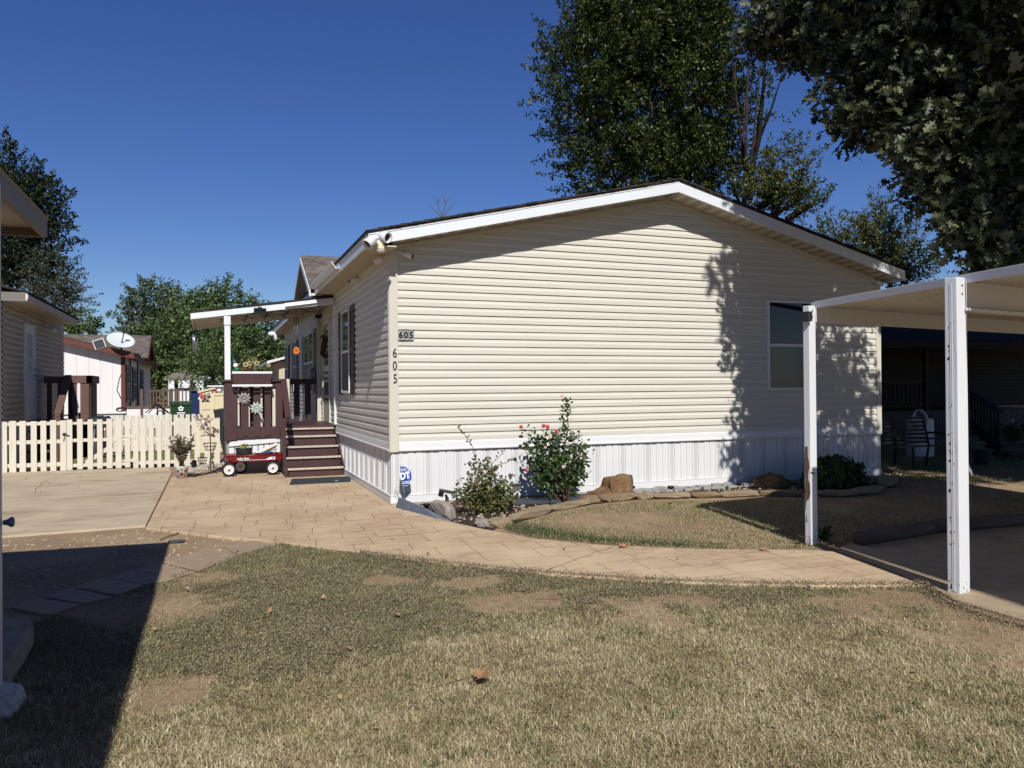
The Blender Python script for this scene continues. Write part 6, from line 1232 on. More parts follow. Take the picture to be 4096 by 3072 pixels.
# security lights and cameras on the house
a = ony(k4(1800, 130), YF-.03); t = thing('security_light', 'white twin headed security light with sensor on the gable fascia end', 'light', a)
b = MB(); b.lathe([(.055, -.03), (.06, .0), (.05, .012)], a+np.array([0, .02, 0]), 16, (0, -1, 0)); b.prism([a+np.array(v) for v in ((-.04, -.03, .07), (.04, -.03, .07), (.03, -.03, -.06), (-.03, -.03, -.06))], (0, -.03, 0)); b.build('base', M_white, t, bevel=.006)
for e, d in ((k4(1722, 150), (-.75, -.35, -.75)), (k4(1855, 105), (.55, -.75, -.28))):
    c = ony(e, YF-.12); d = unit(np.array(d)); b = MB(); b.lathe([(.025, -.10), (.05, -.08), (.062, .0), (.07, .06), (.058, .06), (.05, .03), (.0, .025)], c, 18, d, close=False); lh = b.build('lamp_head', M_white, t, smooth=True); b = MB(); b.lathe([(.05, .032), (.0, .035)], c, 16, d, close=False); b.build('lens', M_darkgrey, lh); b = MB(); b.tube([a+np.array([0, -.05, .02]), (a+c)/2+np.array([0, -.03, .02]), c-d*.09], .018, 8); b.build('arm', M_white, lh)
c = ony(k4(1818, 195), YF-.07); b = MB(); b.box(c[0]-.035, c[0]+.04, c[1]-.04, c[1]+.03, c[2]-.03, c[2]+.06); b.build('sensor', mat('ivory_plastic', '#d2cba6', .5, .05, 9), t, bevel=.008); b = MB(); b.lathe([(.05, 0), (.052, .02), (.045, .045), (.0, .05)], c-np.array([-.003, .005, .03]), 16, (0, 0, -1), close=False); b.build('sensor_dome', mat('milky_plastic', '#a59f92', .35, .08, 9), t, smooth=True)
def bullet(base, tip, label):
    base = np.array(base, float); tip = np.array(tip, float); t = thing('security_camera', label, 'camera', base); d = unit(tip-base); b = MB(); b.lathe([(.03, -.005), (.03, .012)], base, 14, (0, -1, 0) if abs(base[1]) < .1 else (-1, 0, 0)); b.tube([base, base+d*.05], .014, 8); b.build('bracket', M_white, t)
    b = MB(); b.lathe([(.028, .04), (.034, .06), (.036, .17), (.032, .175)], base, 16, d); b.build('body', M_white, t, smooth=True); b = MB(); b.lathe([(.033, .172), (.031, .18), (.0, .182)], base, 16, d, close=False); b.build('lens', M_black, t)
p = ony(k4(1990, 245), -.02); bullet(p, p+np.array([.6, -.35, -.22]), 'small white bullet camera on the gable wall beside the left corner trim')
p = onx(k4(1865, 275), -.02); bullet(p, p+np.array([-.5, .25, -.28]), 'white bullet camera under the eave nearest the left corner')
p = onx(k4(1630, 460), -.02); bullet(p, p+np.array([-.5, -.1, -.25]), 'white bullet camera under the eave above the shuttered window')
p = ony(c4(940, 480) if False else cr(6.637, 3350, 1050)(930, 480), -.02); bullet(p, p+np.array([.5, -.4, -.3]), 'white bullet camera at the right end of the gable wall')
p = onx(k4(860, 965), -.45); t = thing('security_light', 'white security light at the far end of the long eave', 'light', p); b = MB(); b.ball(p, .13, .1, .08, 10); b.build('lamp_head', M_white, t, smooth=True); b = MB(); b.ball(p+np.array([.1, -.12, -.1]), .06, .06, .11, 8); b.build('sensor', M_white, t, smooth=True); b = MB(); b.box(p[0], p[0]+.25, p[1], p[1]+.06, p[2]-.02, p[2]+.05); b.build('bracket', M_white, t)

# ================================================================== PLANTS IN THE BED
def cane_plant(name, label, base, tips, yj, leaf, lm, stem_m, per, spread, seed, r0=.008, shape=ELM, low=.35):
    """several canes rise from one foot and carry leaves towards their tips"""
    t = thing(name, label, 'shrub', base); r = np.random.default_rng(seed); b = MB(); P, T = [], []; base = np.array(base)
    for q in tips:
        q = np.array(q, float); foot = base+np.array([r.normal(0, .05), r.normal(0, .04), 0]); mid = foot+(q-foot)*.5+np.array([r.normal(0, .03), r.normal(0, .05), .04])
        pts = [(1-u)**2*foot+2*u*(1-u)*mid+u*u*q for u in np.linspace(0, 1, 7)]; b.tube(pts, [r0*(1-.75*u) for u in np.linspace(0, 1, 7)], 6)
        for k in range(per):
            u = low+(1-low)*r.random()**.8; c = (1-u)**2*foot+2*u*(1-u)*mid+u*u*q; o = r.normal(0, 1, 3)*spread*(1.1-.6*u); P.append(c+o); T.append(o/spread+r.normal(0, .6, 3)+np.array([0, 0, -.3]))
    b.build('stems', stem_m, t, smooth=True); P = np.array(P); P[:, 2] = np.maximum(P[:, 2], .03)
    leaves('leaves', P, r.normal(0, .7, P.shape)+np.array([0, -.5, .8]), np.array(T), leaf*r.uniform(.6, 1.25, len(P)), shape, lm, t); return t
fy = lambda x, y, yy: ony(k5(x, y), yy)
yB = onz(k5(1755, 762))[1]+.08; base = onz(k5(1755, 755)); r = np.random.default_rng(61); tips = []
for (x, y, s) in ((1480, 300, 1), (1500, 230, 1), (1560, 290, 1), (1600, 260, 1), (1650, 230, 1), (1700, 290, 1), (1750, 330, 1), (1820, 250, 1), (1870, 260, 1), (1905, 330, 1), (1930, 400, 1), (1915, 470, 1), (1540, 400, 1), (1520, 470, 1), (1600, 420, 1), (1680, 420, 1), (1800, 420, 1), (1860, 480, 1), (1560, 560, 1), (1640, 520, 1), (1840, 560, 1), (1890, 540, 1)):
    tips.append(fy(x, y, yB+r.uniform(-.22, .2)))
rose = cane_plant('rose_bush', 'tall leafy rose bush with coral blooms against the white skirting', base, tips, .2, .058, L_rose, M_wood_stem, 78, .07, 62, .012, ROUND, .42)
top_ = ony(w2(790, 660), yB); sh_ = [base, fy(1760, 400, yB), ony(w2(800, 780), yB), top_]
b = MB(); b.tube(sh_, [.012, .010, .007, .003], 7); b.build('long_shoot', M_stem, rose, smooth=True)
P = np.array([sh_[1]+(sh_[3]-sh_[1])*u+r.normal(0, 1, 3)*np.array([.045, .04, .03]) for u in r.uniform(.25, 1.0, 120)]); leaves('shoot_leaves', P, r.normal(0, .7, P.shape)+np.array([0, -.6, .6]), r.normal(0, 1, P.shape)+np.array([0, 0, -.2]), r.uniform(.035, .06, len(P)), ROUND, L_rose, rose)
def bloom(F, s, m, yy):
    c = ony(F, yy); b = MB(); rr2 = np.random.default_rng(int(F[0])); d0 = unit(np.array([rr2.normal(0, .4), -.8, .6]))
    for layer in range(4):
        n = 7-layer
        for k in range(n):
            a_ = 2*math.pi*k/n+layer*.5; x_ = unit(np.cross(d0, (0, 0, 1.))); y_ = np.cross(x_, d0); d = x_*math.cos(a_)+y_*math.sin(a_); R0 = s*(1-.2*layer)
            p0 = c+d0*.25*s*layer; w_ = np.cross(d0, d)*R0*.42
            b.add([p0, p0+d*R0*.6+w_-d0*.05*s, p0+d*R0+d0*(.1*s+.1*layer*s), p0+d*R0*.6-w_-d0*.05*s], [(0, 1, 2, 3)])
    return b.build('bloom', m, rose)
for (x, y, s, m) in ((1445, 200, .032, M_pink), (1612, 192, .034, M_pink), (1642, 198, .034, M_pink), (1700, 232, .036, M_pink), (1488, 517, .03, M_pink), (1885, 400, .028, M_palepink), (1758, 493, .026, M_palepink), (1765, 298, .022, M_pink), (1910, 315, .02, M_palepink), (1625, 350, .02, M_palepink), (1660, 272, .028, M_palepink), (1835, 312, .018, M_palepink)): bloom(k5(x, y), s, m, yB-.2)
bloom(w2(772, 647), .028, M_palepink, yB)
yS = onz(k5(1215, 838))[1]+.05; base = onz(k5(1215, 838)); r = np.random.default_rng(71); tips = []
for (x, y) in ((1090, 480), (1130, 430), (1190, 440), (1160, 520), (1230, 500), (1060, 560), (1000, 600), (960, 660), (1040, 690), (1300, 560), (1350, 600), (1400, 650), (1410, 700), (1340, 700), (1280, 640), (1090, 640), (1180, 600), (1220, 700), (1130, 740), (1060, 770), (1000, 720), (1320, 780), (1250, 770), (1380, 740)): tips.append(fy(x, y, yS+r.uniform(-.2, .2)))
shr = cane_plant('shrub', 'low sparse shrub with small reddish leaves and long whips left of the rose', base, tips, .2, .041, L_shrub, M_wood_stem, 105, .06, 72, .006, ROUND, .2)
b = MB()
for e in ([(1120, 470), (1090, 350), (1040, 270), (985, 195)], [(1200, 560), (1260, 490), (1340, 460), (1400, 420)], [(1200, 540), (1240, 460), (1330, 370)], [(1160, 560), (1080, 470), (1050, 470)]):
    pts = [fy(*q, yS) for q in e]; b.tube(pts, [.005]+[.004]*(len(pts)-2)+[.002], 5)
    P = np.array([pts[i]+(pts[i+1]-pts[i])*u for i in range(len(pts)-1) for u in r.random(7)])+r.normal(0, .012, (7*(len(pts)-1), 3)); leaves('whip_leaves', P, r.normal(0, .7, P.shape)+np.array([0, -.6, .5]), r.normal(0, 1, P.shape), r.uniform(.028, .042, len(P)), ROUND, L_shrub, shr)
b.build('whips', M_wood_stem, shr)
c = onz(k6(2000, 850)); c[1] += .25; bz = ony(k6(2000, 640), c[1]); t = thing('bush', 'dense round dark green bush in the shade at the right end of the bed', 'bush', c)
hx = (ony(k6(2180, 740), c[1])-ony(k6(1815, 740), c[1]))[0]/2; hz = bz[2]*.56; p, d = ellip(340, (c[0]+.02, c[1], hz*.95), (hx*.92, .34, hz), .72); pp_, tan = sprays(p, unit(d+rng.normal(0, .4, d.shape)), 14, np.full((len(p), 1), .09), .03); pp_[:, 2] = np.maximum(pp_[:, 2], .03)
leaves('leaves', pp_, rng.normal(0, .6, pp_.shape)+np.repeat(d, 14, 0)+np.array([0, 0, .4]), tan, rng.uniform(.035, .06, len(pp_)), ROUND, L_bush, t); b = MB()
for k in range(9): b.tube([c+rng.normal(0, .03, 3)*np.array([1, 1, 0]), p[k*7]], [.012, .004], 5)
b.build('stems', M_wood_stem, t)
q = onz(k6(1830, 1225)); sprig('weed', 'green weed growing right of the far carport post foot', 'plant', q, 20, .16, .14, .045, L_rose, per=10, seed=33)

# ================================================================== TREES
def at(x, y, D): return dep(d_(x, y), D)
def blob(x, y, D, r, ry=None, rz=None): return (at(x, y, D), (r, ry or r, rz or r))
def foot(x, D): p = at(x, 870, D); return (p[0], p[1], 0)
GRP = None
D = 25
tree('elm_tree', 'tall dense green elm rising behind the mobile home ridge', foot(1440, D), [blob(1265, 170, D, 1.15, 1.6, 1.6), blob(1330, 90, D, 1.3, 1.8, 1.9), blob(1415, 40, D, 1.9, 2.2, 2.2), blob(1295, 290, D, 1.2, 1.5, 1.3), blob(1420, 220, D, 2.0, 2.2, 2.3), blob(1485, 130, D, 1.15, 2, 2.1), blob(1505, 270, D, .95, 1.7, 1.5), blob(1330, 385, D, 1.2, 1.5, .9), blob(1440, 390, D, 1.7, 1.8, 1.2), blob(1530, 370, D, .7, 1.2, .9), blob(1400, -90, D, 2.1, 2.3, 1.8)], 2400, 62, 1.0, .13, .115, L_elm, trunk_r=.26, limbs=16, shape=ELM, up=.55, shell=.5, fork=at(1480, 420, D))
D = 23
t = tree('elm_tree', 'slim open elm with a dark leaning stem right of the ridge', foot(1610, D), [blob(1640, 60, D, .7, .8, 1.3), blob(1670, 130, D, .5, .6, .8), blob(1655, 250, D, .4, .5, .7), blob(1630, 10, D, .9, .9, .9), blob(1645, 340, D, .35, .4, .5), blob(1690, 60, D, .4, .5, .7)], 92, 30, .85, .10, .11, L_elm, trunk_r=.12, limbs=6, up=.7, shell=.1, fork=at(1612, 425, D))
b = MB()
for e in ([(1608, 440), (1620, 380), (1640, 300), (1650, 180), (1655, 60), (1662, -60)], [(1598, 440), (1575, 380), (1540, 310), (1500, 250)], [(1622, 380), (1600, 300), (1590, 220), (1580, 120)], [(1640, 300), (1668, 230), (1690, 160)]): b.tube([at(*q, D) for q in e], np.linspace(.10 if e[0][0] == 1608 else .05, .015, len(e)), 7)
b.build('limbs', mat('dark_limb', '#17130f', .95, .3, 10), t, smooth=True)
D = 21
t = tree('elm_tree', 'pollarded elm with cut limbs and golden sprouts right of the ridge', foot(1670, D), [blob(1650, 425, D, .4, .6, .45), blob(1690, 420, D, .6, .7, .55), blob(1722, 350, D, .22, .3, .6), blob(1712, 440, D, .45, .6, .4), blob(1742, 455, D, .25, .4, .3), blob(1672, 360, D, .2, .3, .4)], 180, 46, .65, .07, .085, L_elm2, trunk_r=.2, limbs=6, up=.95, shell=.1, fork=at(1670, 470, D))
b = MB()
for e in ([(1640, 455), (1665, 420), (1690, 385), (1698, 375)], [(1700, 475), (1730, 455), (1752, 440)], [(1618, 430), (1628, 395), (1632, 385)]): b.tube([at(*q, D) for q in e], [.10, .085, .07, .068][:len(e)], 8)
b.build('cut_limbs', M_barkoak, t)
D = 25
tree('elm_tree', 'bushy sprouting elm behind the right eave of the mobile home', foot(1890, D), [blob(1790, 515, D, .35, .6, .35), blob(1850, 550, D, .65, .8, .45), blob(1905, 520, D, .55, .7, .6), blob(1885, 480, D, .25, .4, .5), blob(1945, 565, D, .55, .7, .45), blob(1975, 590, D, .35, .5, .35), blob(1920, 595, D, .7, .8, .4)], 380, 50, .9, .08, .085, L_elm2, trunk_r=.2, limbs=8, up=.6, shell=.1)
D = 58
tree('broadleaf_tree', 'dark broadleaf tree behind the beige house at the left edge', foot(-20, D), [blob(10, 380, D, 2.10, 2.52, 1.89), blob(40, 440, D, 2.73, 3.15, 2.10), blob(80, 455, D, 1.68, 2.10, 1.26), blob(30, 540, D, 3.15, 3.36, 2.31), blob(85, 520, D, 1.68, 2.10, 1.05), blob(50, 620, D, 2.73, 2.94, 2.52), blob(-40, 480, D, 4.20, 4.20, 4.62)], 900, 40, 1.6, .28, .26, L_dark, trunk_r=.5, limbs=8, up=.3, shell=.4)
D = 56
tree('cedar_tree', 'feathery grey green cedar leaning over the beige roof', foot(120, D), [blob(115, 600, D, 1.48, 1.85, 1.48), blob(125, 660, D, 1.67, 2.04, 1.48), blob(105, 710, D, 1.67, 1.85, 1.48)], 280, 46, 1.3, .13, .16, L_juniper, trunk_r=.2, limbs=6, up=.15, shell=.2)
D = 48
tree('broadleaf_tree', 'small pale tree top above the white house roof', foot(180, D), [blob(180, 708, D, .6, .6, .35), blob(165, 712, D, .5, .5, .3)], 60, 26, .7, .16, .2, L_far, trunk_r=.15, limbs=3)
D = 58
tree('poplar_tree', 'tall pale green tree furthest back above the white house', foot(330, D), [blob(335, 655, D, 1.4, 1.6, 1.0), blob(365, 690, D, 1.4, 1.6, 1.4), blob(295, 690, D, .9, 1.2, .9), blob(325, 740, D, 1.9, 2, 1.4), blob(285, 750, D, .6, .9, .8)], 420, 30, 1.1, .22, .25, L_far2, trunk_r=.3, limbs=6)
D = 54
tree('maple_tree', 'large sunlit maple behind the porch roof and gazebo', foot(500, D), [blob(490, 665, D, 1.29, 1.80, 1.29), blob(430, 690, D, 1.67, 2.06, 1.54), blob(460, 740, D, 2.31, 2.57, 1.93), blob(540, 730, D, 2.06, 2.44, 1.80), blob(570, 780, D, 1.67, 2.06, 1.54), blob(500, 800, D, 2.06, 2.44, 1.41), blob(590, 800, D, 1.16, 1.80, 1.54), blob(610, 770, D, 0.90, 1.54, 1.03)], 1100, 28, 1.0, .19, .24, L_far, trunk_r=.35, limbs=8, shell=.55)
D = 50
tree('maple_tree', 'rounder maple standing in front of the pale tall tree', foot(375, D), [blob(365, 740, D, 1.45, 1.84, 1.32), blob(400, 770, D, 1.71, 2.11, 1.71), blob(350, 790, D, 1.32, 1.71, 1.45), blob(420, 720, D, 1.18, 1.58, 1.18), blob(385, 820, D, 1.58, 1.84, 1.18), blob(440, 800, D, 1.32, 1.58, 1.32)], 620, 28, .9, .18, .22, L_far, trunk_r=.3, limbs=6, shell=.55)
D = 30
tree('young_tree', 'low leaning young tree beside the porch post reaching over the shed', foot(470, D), [blob(465, 775, D, .7, .8, .45), blob(440, 800, D, .8, .8, .3), blob(475, 805, D, .6, .7, .4), blob(490, 770, D, .5, .6, .6)], 150, 30, .8, .13, .12, L_far, trunk_r=.10, limbs=5, up=.2, shell=.2)
for i in range(7):      # distant tree line seen between things
    x = -60+95*i; D = 75+6*(i % 3)
    tree('distant_tree', ['distant green tree low beyond the beige house', 'distant green tree low behind the white house wall', 'distant green tree low behind the white house roof', 'distant green tree low beyond the gazebo', 'distant green tree low behind the white trailer', 'distant green tree low behind the porch post', 'distant green tree low beyond the back railing'][i], foot(x, D), [blob(x, 815, D, 2.6, 3, 2.0), blob(x+40, 830, D, 2.2, 2.5, 1.5)], 130, 24, 1.6, .4, .5, L_far, trunk_r=.3, limbs=4, group='distant trees')
b = MB(); D = 24
for e in ([(955, 470), (945, 440), (938, 425)], [(955, 470), (962, 440), (970, 428)], [(957, 470), (975, 445), (985, 432)], [(953, 470), (935, 450), (925, 447)], [(945, 440), (952, 425)], [(962, 440), (958, 420)]): b.tube([at(*q, D) for q in e], [.014, .01, .005][:len(e)], 5)
b.tube([at(955, 470, D), (*at(955, 470, D)[:2], 0)], [.02, .05], 6); b.top('bare_sapling', M_wood_stem, 'bare grey twigs poking above the roof line left of the ridge', 'tree')

SD = np.array([math.sin(.185)*math.cos(math.radians(41)), math.cos(.185)*math.cos(math.radians(41)), -math.sin(math.radians(41))])
# the big oak on the right, hanging in front of the house
oakfoot = (9.6, -3.0, 0)
ok = thing('oak_tree', 'large lobed leaf oak overhanging from the upper right corner', 'tree', oakfoot)
OB = [(1700, 45, 10.9, .42, .30), (1655, 70, 11.0, .22, .14), (1770, 15, 10.5, .45, .40), (1850, 50, 9.8, .55, .45), (1930, 40, 9.5, .6, .6), (1960, 130, 9.6, .55, .45), (1880, 125, 9.4, .3, .25), (1830, 205, 9.5, .24, .20), (1880, 245, 9.2, .33, .26), (1960, 235, 9.4, .48, .40), (2050, 200, 9.7, .6, .6), (2010, 300, 9.4, .35, .33), (2060, 360, 9.3, .40, .38), (2130, 300, 9.7, .6, .6), (2120, 420, 9.2, .36, .36), (2090, 480, 9.0, .18, .15), (2160, 495, 9.1, .32, .30), (2190, 555, 8.9, .20, .10), (2200, 420, 9.6, .6, .6), (2060, 60, 10, .8, .7), (2180, 80, 10.3, .9, .9), (2230, 250, 10, .8, .8), (2250, 540, 9.2, .5, .4), (1740, 100, 10.6, .22, .10), (1990, 390, 9.1, .14, .12)]
C, Dd, S_ = [], [], []
for x, y, D, rx, rz in OB:
    if x >= 2000: D -= 1.25; rx *= .87; rz *= .87      # the boughs over the carport hang nearer
    n = int((74 if x < 2000 else 66)*rx*rx/.16)+12; p, d = ellip(n, at(x, y, D), (rx, rx*1.2, rz), .35); C.append(p); Dd.append(d)
C = np.concatenate(C); Dd = np.concatenate(Dd); r = np.random.default_rng(88)
tw = -C[:, 1]/SD[1]; hw3 = C+SD*tw[:, None]; kp = ~((hw3[:, 0] > 6.5) & (hw3[:, 0] < 8.4) & (hw3[:, 2] > .5) & (hw3[:, 2] < 3.2) & (r.random(len(C)) < .45)); C = C[kp]; Dd = Dd[kp]
dirs = unit(Dd+np.array([0, 0, -.15])+r.normal(0, .5, Dd.shape)); pp_, tan = sprays(C, dirs, 9, np.full((len(C), 1), .30), .05)
leaves('crown', pp_, r.normal(0, .75, pp_.shape)+np.array([-.15, -.45, .75]), tan+np.array([0, 0, -.35]), r.uniform(.08, .155, len(pp_)), OAK, L_oak, ok)
OAKP = [(1690, -400), (1640, 50), (1690, 120), (1745, 125), (1800, 80), (1850, 140), (1800, 190), (1860, 270), (1950, 260), (2000, 370), (2060, 380), (2080, 480), (2140, 530), (2200, 560), (2800, 560), (2800, -400)]
def inpoly(P, poly):
    x, y = P[:, 0], P[:, 1]; c = np.zeros(len(P), bool); n = len(poly)
    for i in range(n):
        x1, y1 = poly[i][:2]; x2, y2 = poly[(i+1) % n][:2]
        c ^= ((y1 > y) != (y2 > y)) & (x < (x2-x1)*(y-y1)/(y2-y1+1e-12)+x1)
    return c
def hidden_ok(Q):
    """crown and added shade foliage stay out of view or inside the oak outline"""
    rel = Q-CAM; dd = rel@_w; px = (2048+FPX*(rel@RIGHT)/dd)*2212/4096; py = (1536-FPX*(rel@UP)/dd)*2212/4096
    return (dd < .5) | (px > 2235) | (py < -25) | (inpoly(np.stack([px, py], 1), OAKP))
hw3x = lambda Q: Q+SD*(-Q[:, 1]/SD[1])[:, None]
C2 = []
for c, rad, n in (((8.4, -2.4, 7.6), (3.0, 2.6, 2.6), 300), ((11.0, -3.0, 7.0), (3.2, 3.2, 3.2), 300), ((12.5, -2, 5), (2.2, 2.5, 2.2), 120)): C2.append(ellip(n, c, rad, .5)[0])
def shade(n, lo, hi, t0, t1, left=None):
    p = np.array(lo)+(np.array(hi)-np.array(lo))*r.random((n, 3))
    if left is not None: p = p[p[:, 0] > np.interp(p[:, 2], left[0], left[1])]
    return p-SD*r.uniform(t0, t1, (len(p), 1))
C2.append(shade(280, (4.8, 0, -.3), (8.4, 0, 3.9), 5.4, 9.5, ([-.3, .7, .95, 1.3, 1.8, 2.6, 3.0, 3.5, 3.9], [6.0, 5.85, 5.6, 5.55, 5.35, 5.15, 4.98, 4.98, 5.3])))
C2.append(shade(1300, (8.6, 6, 0), (19, 6.6, 4.2), 10, 16)); C2.append(shade(1500, (6.0, -1.2, 0), (18, 5.8, 0), 8.5, 15))  # leaf clusters added along sun rays to shade the neighbour's porch and lawn
lo_ = C[np.argsort(-(C@RIGHT))[:int(len(C)*.62)]]; q_ = lo_[r.integers(0, len(lo_), 700)]-SD*r.uniform(1.8, 6.5, (700, 1)); C2.append(q_)      # unseen foliage placed sunward to shade the hanging boughs
C2 = np.concatenate(C2); C2 = C2[hidden_ok(C2)]
tw = -C2[:, 1]/SD[1]; hw3 = C2+SD*tw[:, None]           # thin the boughs whose shade would close the sun patches round the window
C2 = C2[~((hw3[:, 0] > 6.5) & (hw3[:, 0] < 8.4) & (hw3[:, 2] > .5) & (hw3[:, 2] < 3.2) & (tw > 0) & (r.random(len(C2)) < .93))]
C2 = C2[~((hw3x(C2)[:, 0] > 5.35) & (hw3x(C2)[:, 0] < 6.25) & (hw3x(C2)[:, 2] > 2.3) & (hw3x(C2)[:, 2] < 3.4) & (r.random(len(C2)) < .6))]
C3 = np.concatenate([ellip(500, (13.5, -1, 7.2), (4.5, 4, 2.6), .3)[0], ellip(420, (15.5, 3.5, 6.5), (4.5, 3, 2.2), .3)[0], ellip(260, (11.5, 2.5, 6.2), (2.2, 2.2, 1.4), .3)[0], ellip(420, (19, 2, 5.2), (4, 5, 3), .3)[0], ellip(300, (17, 9, 7.2), (6, 3, 2), .3)[0], ellip(240, (11, -6.5, 6.0), (2.5, 2.5, 1.8), .3)[0]]); C3 = C3[hidden_ok(C3)]  # foliage added mostly out of view to block sun and sky over the neighbour
p3, t3 = sprays(C3, unit(r.normal(0, 1, C3.shape)), 26, np.full((len(C3), 1), .6), .28)
leaves('shade_canopy', p3, r.normal(0, .7, p3.shape)+np.array([0, 0, .9]), t3, r.uniform(.2, .36, len(p3)), ROUND, L_oak, ok)
pp_, tan = sprays(C2, unit(r.normal(0, 1, C2.shape)), 13, np.full((len(C2), 1), .34), .11)
leaves('upper_crown_and_shade', pp_, r.normal(0, .8, pp_.shape)+np.array([0, 0, .8]), tan, r.uniform(.13, .23, len(pp_)), OAK, L_oak, ok)  # holds crown leaves together with the added shade casters
b = MB(); f0 = np.array([9.5, -2.9, 3.0]); b.tube([oakfoot, (9.55, -3, 1.5), f0, (9.6, -2.8, 5.5), (9.9, -2.6, 8.5)], [.36, .30, .27, .2, .08], 12)
for e in ([f0, at(2300, 200, 10.2), at(2080, 190, 9.7), at(1950, 150, 9.4), at(1840, 90, 9.8), at(1720, 55, 10.8)], [f0, at(2330, 380, 10), at(2150, 370, 9.5), at(2040, 330, 9.3), at(1960, 260, 9.25), at(1870, 235, 9.2)], [at(2150, 370, 9.5), at(2110, 420, 9.3), at(2100, 470, 9.1)], [f0, at(2290, 500, 9.6), at(2190, 530, 9.2)], [at(2080, 190, 9.7), at(2000, 60, 9.8), at(1900, 10, 9.6)], [f0+np.array([0, 0, 1.5]), (11.5, -3, 6.5), (12.6, -2.6, 7.4)], [f0+np.array([0, 0, 1.8]), (8.8, -4.2, 7), (8.2, -4.8, 8.4)]):
    b.tube(e, np.linspace(.11 if len(e) > 3 else .05, .012, len(e)), 8)
for k in range(0, len(C), 3): q = C[k]+dirs[k]*-.25; b.tube([q+r.normal(0, .06, 3), C[k], C[k]+dirs[k]*.2], [.009, .006, .003], 4)
b.build('trunk', M_barkoak, ok, smooth=True)

# ================================================================== LAWNS
def inpoly(P, poly):
    x, y = P[:, 0], P[:, 1]; c = np.zeros(len(P), bool); n = len(poly)
    for i in range(n):
        x1, y1 = poly[i][:2]; x2, y2 = poly[(i+1) % n][:2]
        c ^= ((y1 > y) != (y2 > y)) & (x < (x2-x1)*(y-y1)/(y2-y1+1e-12)+x1)
    return c
def vnoise(P, s, seed):
    """smooth value noise in [0,1]"""
    r = np.random.default_rng(seed); G = r.random((64, 64)); q = P[:, :2]*s+100; i = np.floor(q).astype(int); f = q-i; f = f*f*(3-2*f); a = lambda dx, dy: G[(i[:, 0]+dx) % 64, (i[:, 1]+dy) % 64]
    return (a(0, 0)*(1-f[:, 0])+a(1, 0)*f[:, 0])*(1-f[:, 1])+(a(0, 1)*(1-f[:, 0])+a(1, 1)*f[:, 0])*f[:, 1]
def fill(poly, n, seed):
    r = np.random.default_rng(seed); a = np.array([p[:2] for p in poly]); lo, hi = a.min(0), a.max(0); P = lo+(hi-lo)*r.random((n, 2)); return P[inpoly(P, a)]
def blades(name, P, L_, w, m, lean, label, seed, tuft=0.0, z0=0.0):
    r = np.random.default_rng(seed); n = len(P); th = r.uniform(0, 2*math.pi, n); a = np.clip(r.normal(lean[0], lean[1], n), .05, 1.5); d = np.stack([np.cos(th), np.sin(th), np.zeros(n)], 1); z = np.array([0, 0, 1.])
    s = np.stack([-np.sin(th), np.cos(th), np.zeros(n)], 1); p = np.concatenate([P, np.full((n, 1), z0)], 1); L_ = L_[:, None]; w = w[:, None]
    mid = p+L_*.55*(d*np.sin(a*.6)[:, None]+z*np.cos(a*.6)[:, None]); tip = mid+L_*.5*(d*np.sin(a*1.15)[:, None]+z*np.cos(a*1.15)[:, None])
    v = np.stack([p-s*w, p+s*w, mid+s*w*.8, mid-s*w*.8, tip], 1).reshape(-1, 3); v[:, 2] = np.maximum(v[:, 2], z0+.001)
    base = (np.arange(n)*5)[:, None]; loops = np.concatenate([base+np.array([[0, 1, 2, 3]]), base+np.array([[3, 2, 4]])], 1).ravel()
    return tag(mesh_np(name, v, loops, np.tile([4, 3], n), m), label, 'grass', kind='stuff')
gp = lambda x, y: onz(d_(x, y))[:2]
edge = [gp(600, 1176), gp(760, 1194), gp(900, 1212), gp(1050, 1229), gp(1200, 1243), gp(1400, 1256), gp(1600, 1264), gp(1800, 1267), gp(1995, 1266), gp(2050, 1298), gp(2130, 1330), gp(2260, 1365)]
front = edge+[gp(2500, 1500), gp(2500, 1720), gp(-300, 1720), gp(-100, 1400), gp(260, 1290), gp(420, 1230)]
BARE = [(1015, 1258, .28, .08), (1130, 1300, .40, .11), (1185, 1290, .22, .10), (1360, 1305, .26, .10), (1405, 1335, .22, .09), (1490, 1298, .2, .08), (1900, 1305, .50, .11), (2110, 1325, .42, .13), (2180, 1370, .6, .18), (330, 1310, .45, .2), (850, 1255, .2, .07), (450, 1250, .3, .08), (360, 1500, .22, .09)]
bc_ = [(onz(d_(x, y))[:2], rx, ry*2.6) for x, y, rx, ry in BARE]
def bare(P, seed=3):
    o = np.zeros(len(P)); wob = (vnoise(P, 5, seed)-.5)*1.1+(vnoise(P, 14, seed+1)-.5)*.7
    for c, rx, ry in bc_: q = ((P[:, 0]-c[0])/rx)**2+((P[:, 1]-c[1])/ry)**2; o = np.maximum(o, np.clip(1.6-q-wob*1.2, 0, 1))
    return o
r = np.random.default_rng(17)
def dist_y(P): return (P-CAM[:2])@_w[:2]
P = fill(front, 820000, 1); d = dist_y(P); lat = (P-CAM[:2])@_r[:2]
near = np.clip((5.25-np.clip((-.35-lat)*1.1, 0, .95)+.6*(vnoise(P, 1.3, 9)-.5)+.35*(vnoise(P, 5, 10)-.5)-d)/.45, 0, 1)         # 1 in the straw zone
vis = (d > 2.7) & (np.abs(lat) < d*.72+.4)
B_ = bare(P)
keep = vis & (r.random(len(P)) < near*(1-.9*B_)*(.45+.55*np.clip(vnoise(P, 9, 20)*1.3, 0, 1)))
Pn = P[keep]; tuftn = vnoise(Pn, 12, 21)
blades('grass', Pn, r.uniform(.020, .050, len(Pn))*(.55+.8*tuftn), r.uniform(.0009, .0021, len(Pn)), L_grass, (1.22, .36), 'matted straw and green grass covering the near lawn', 2)
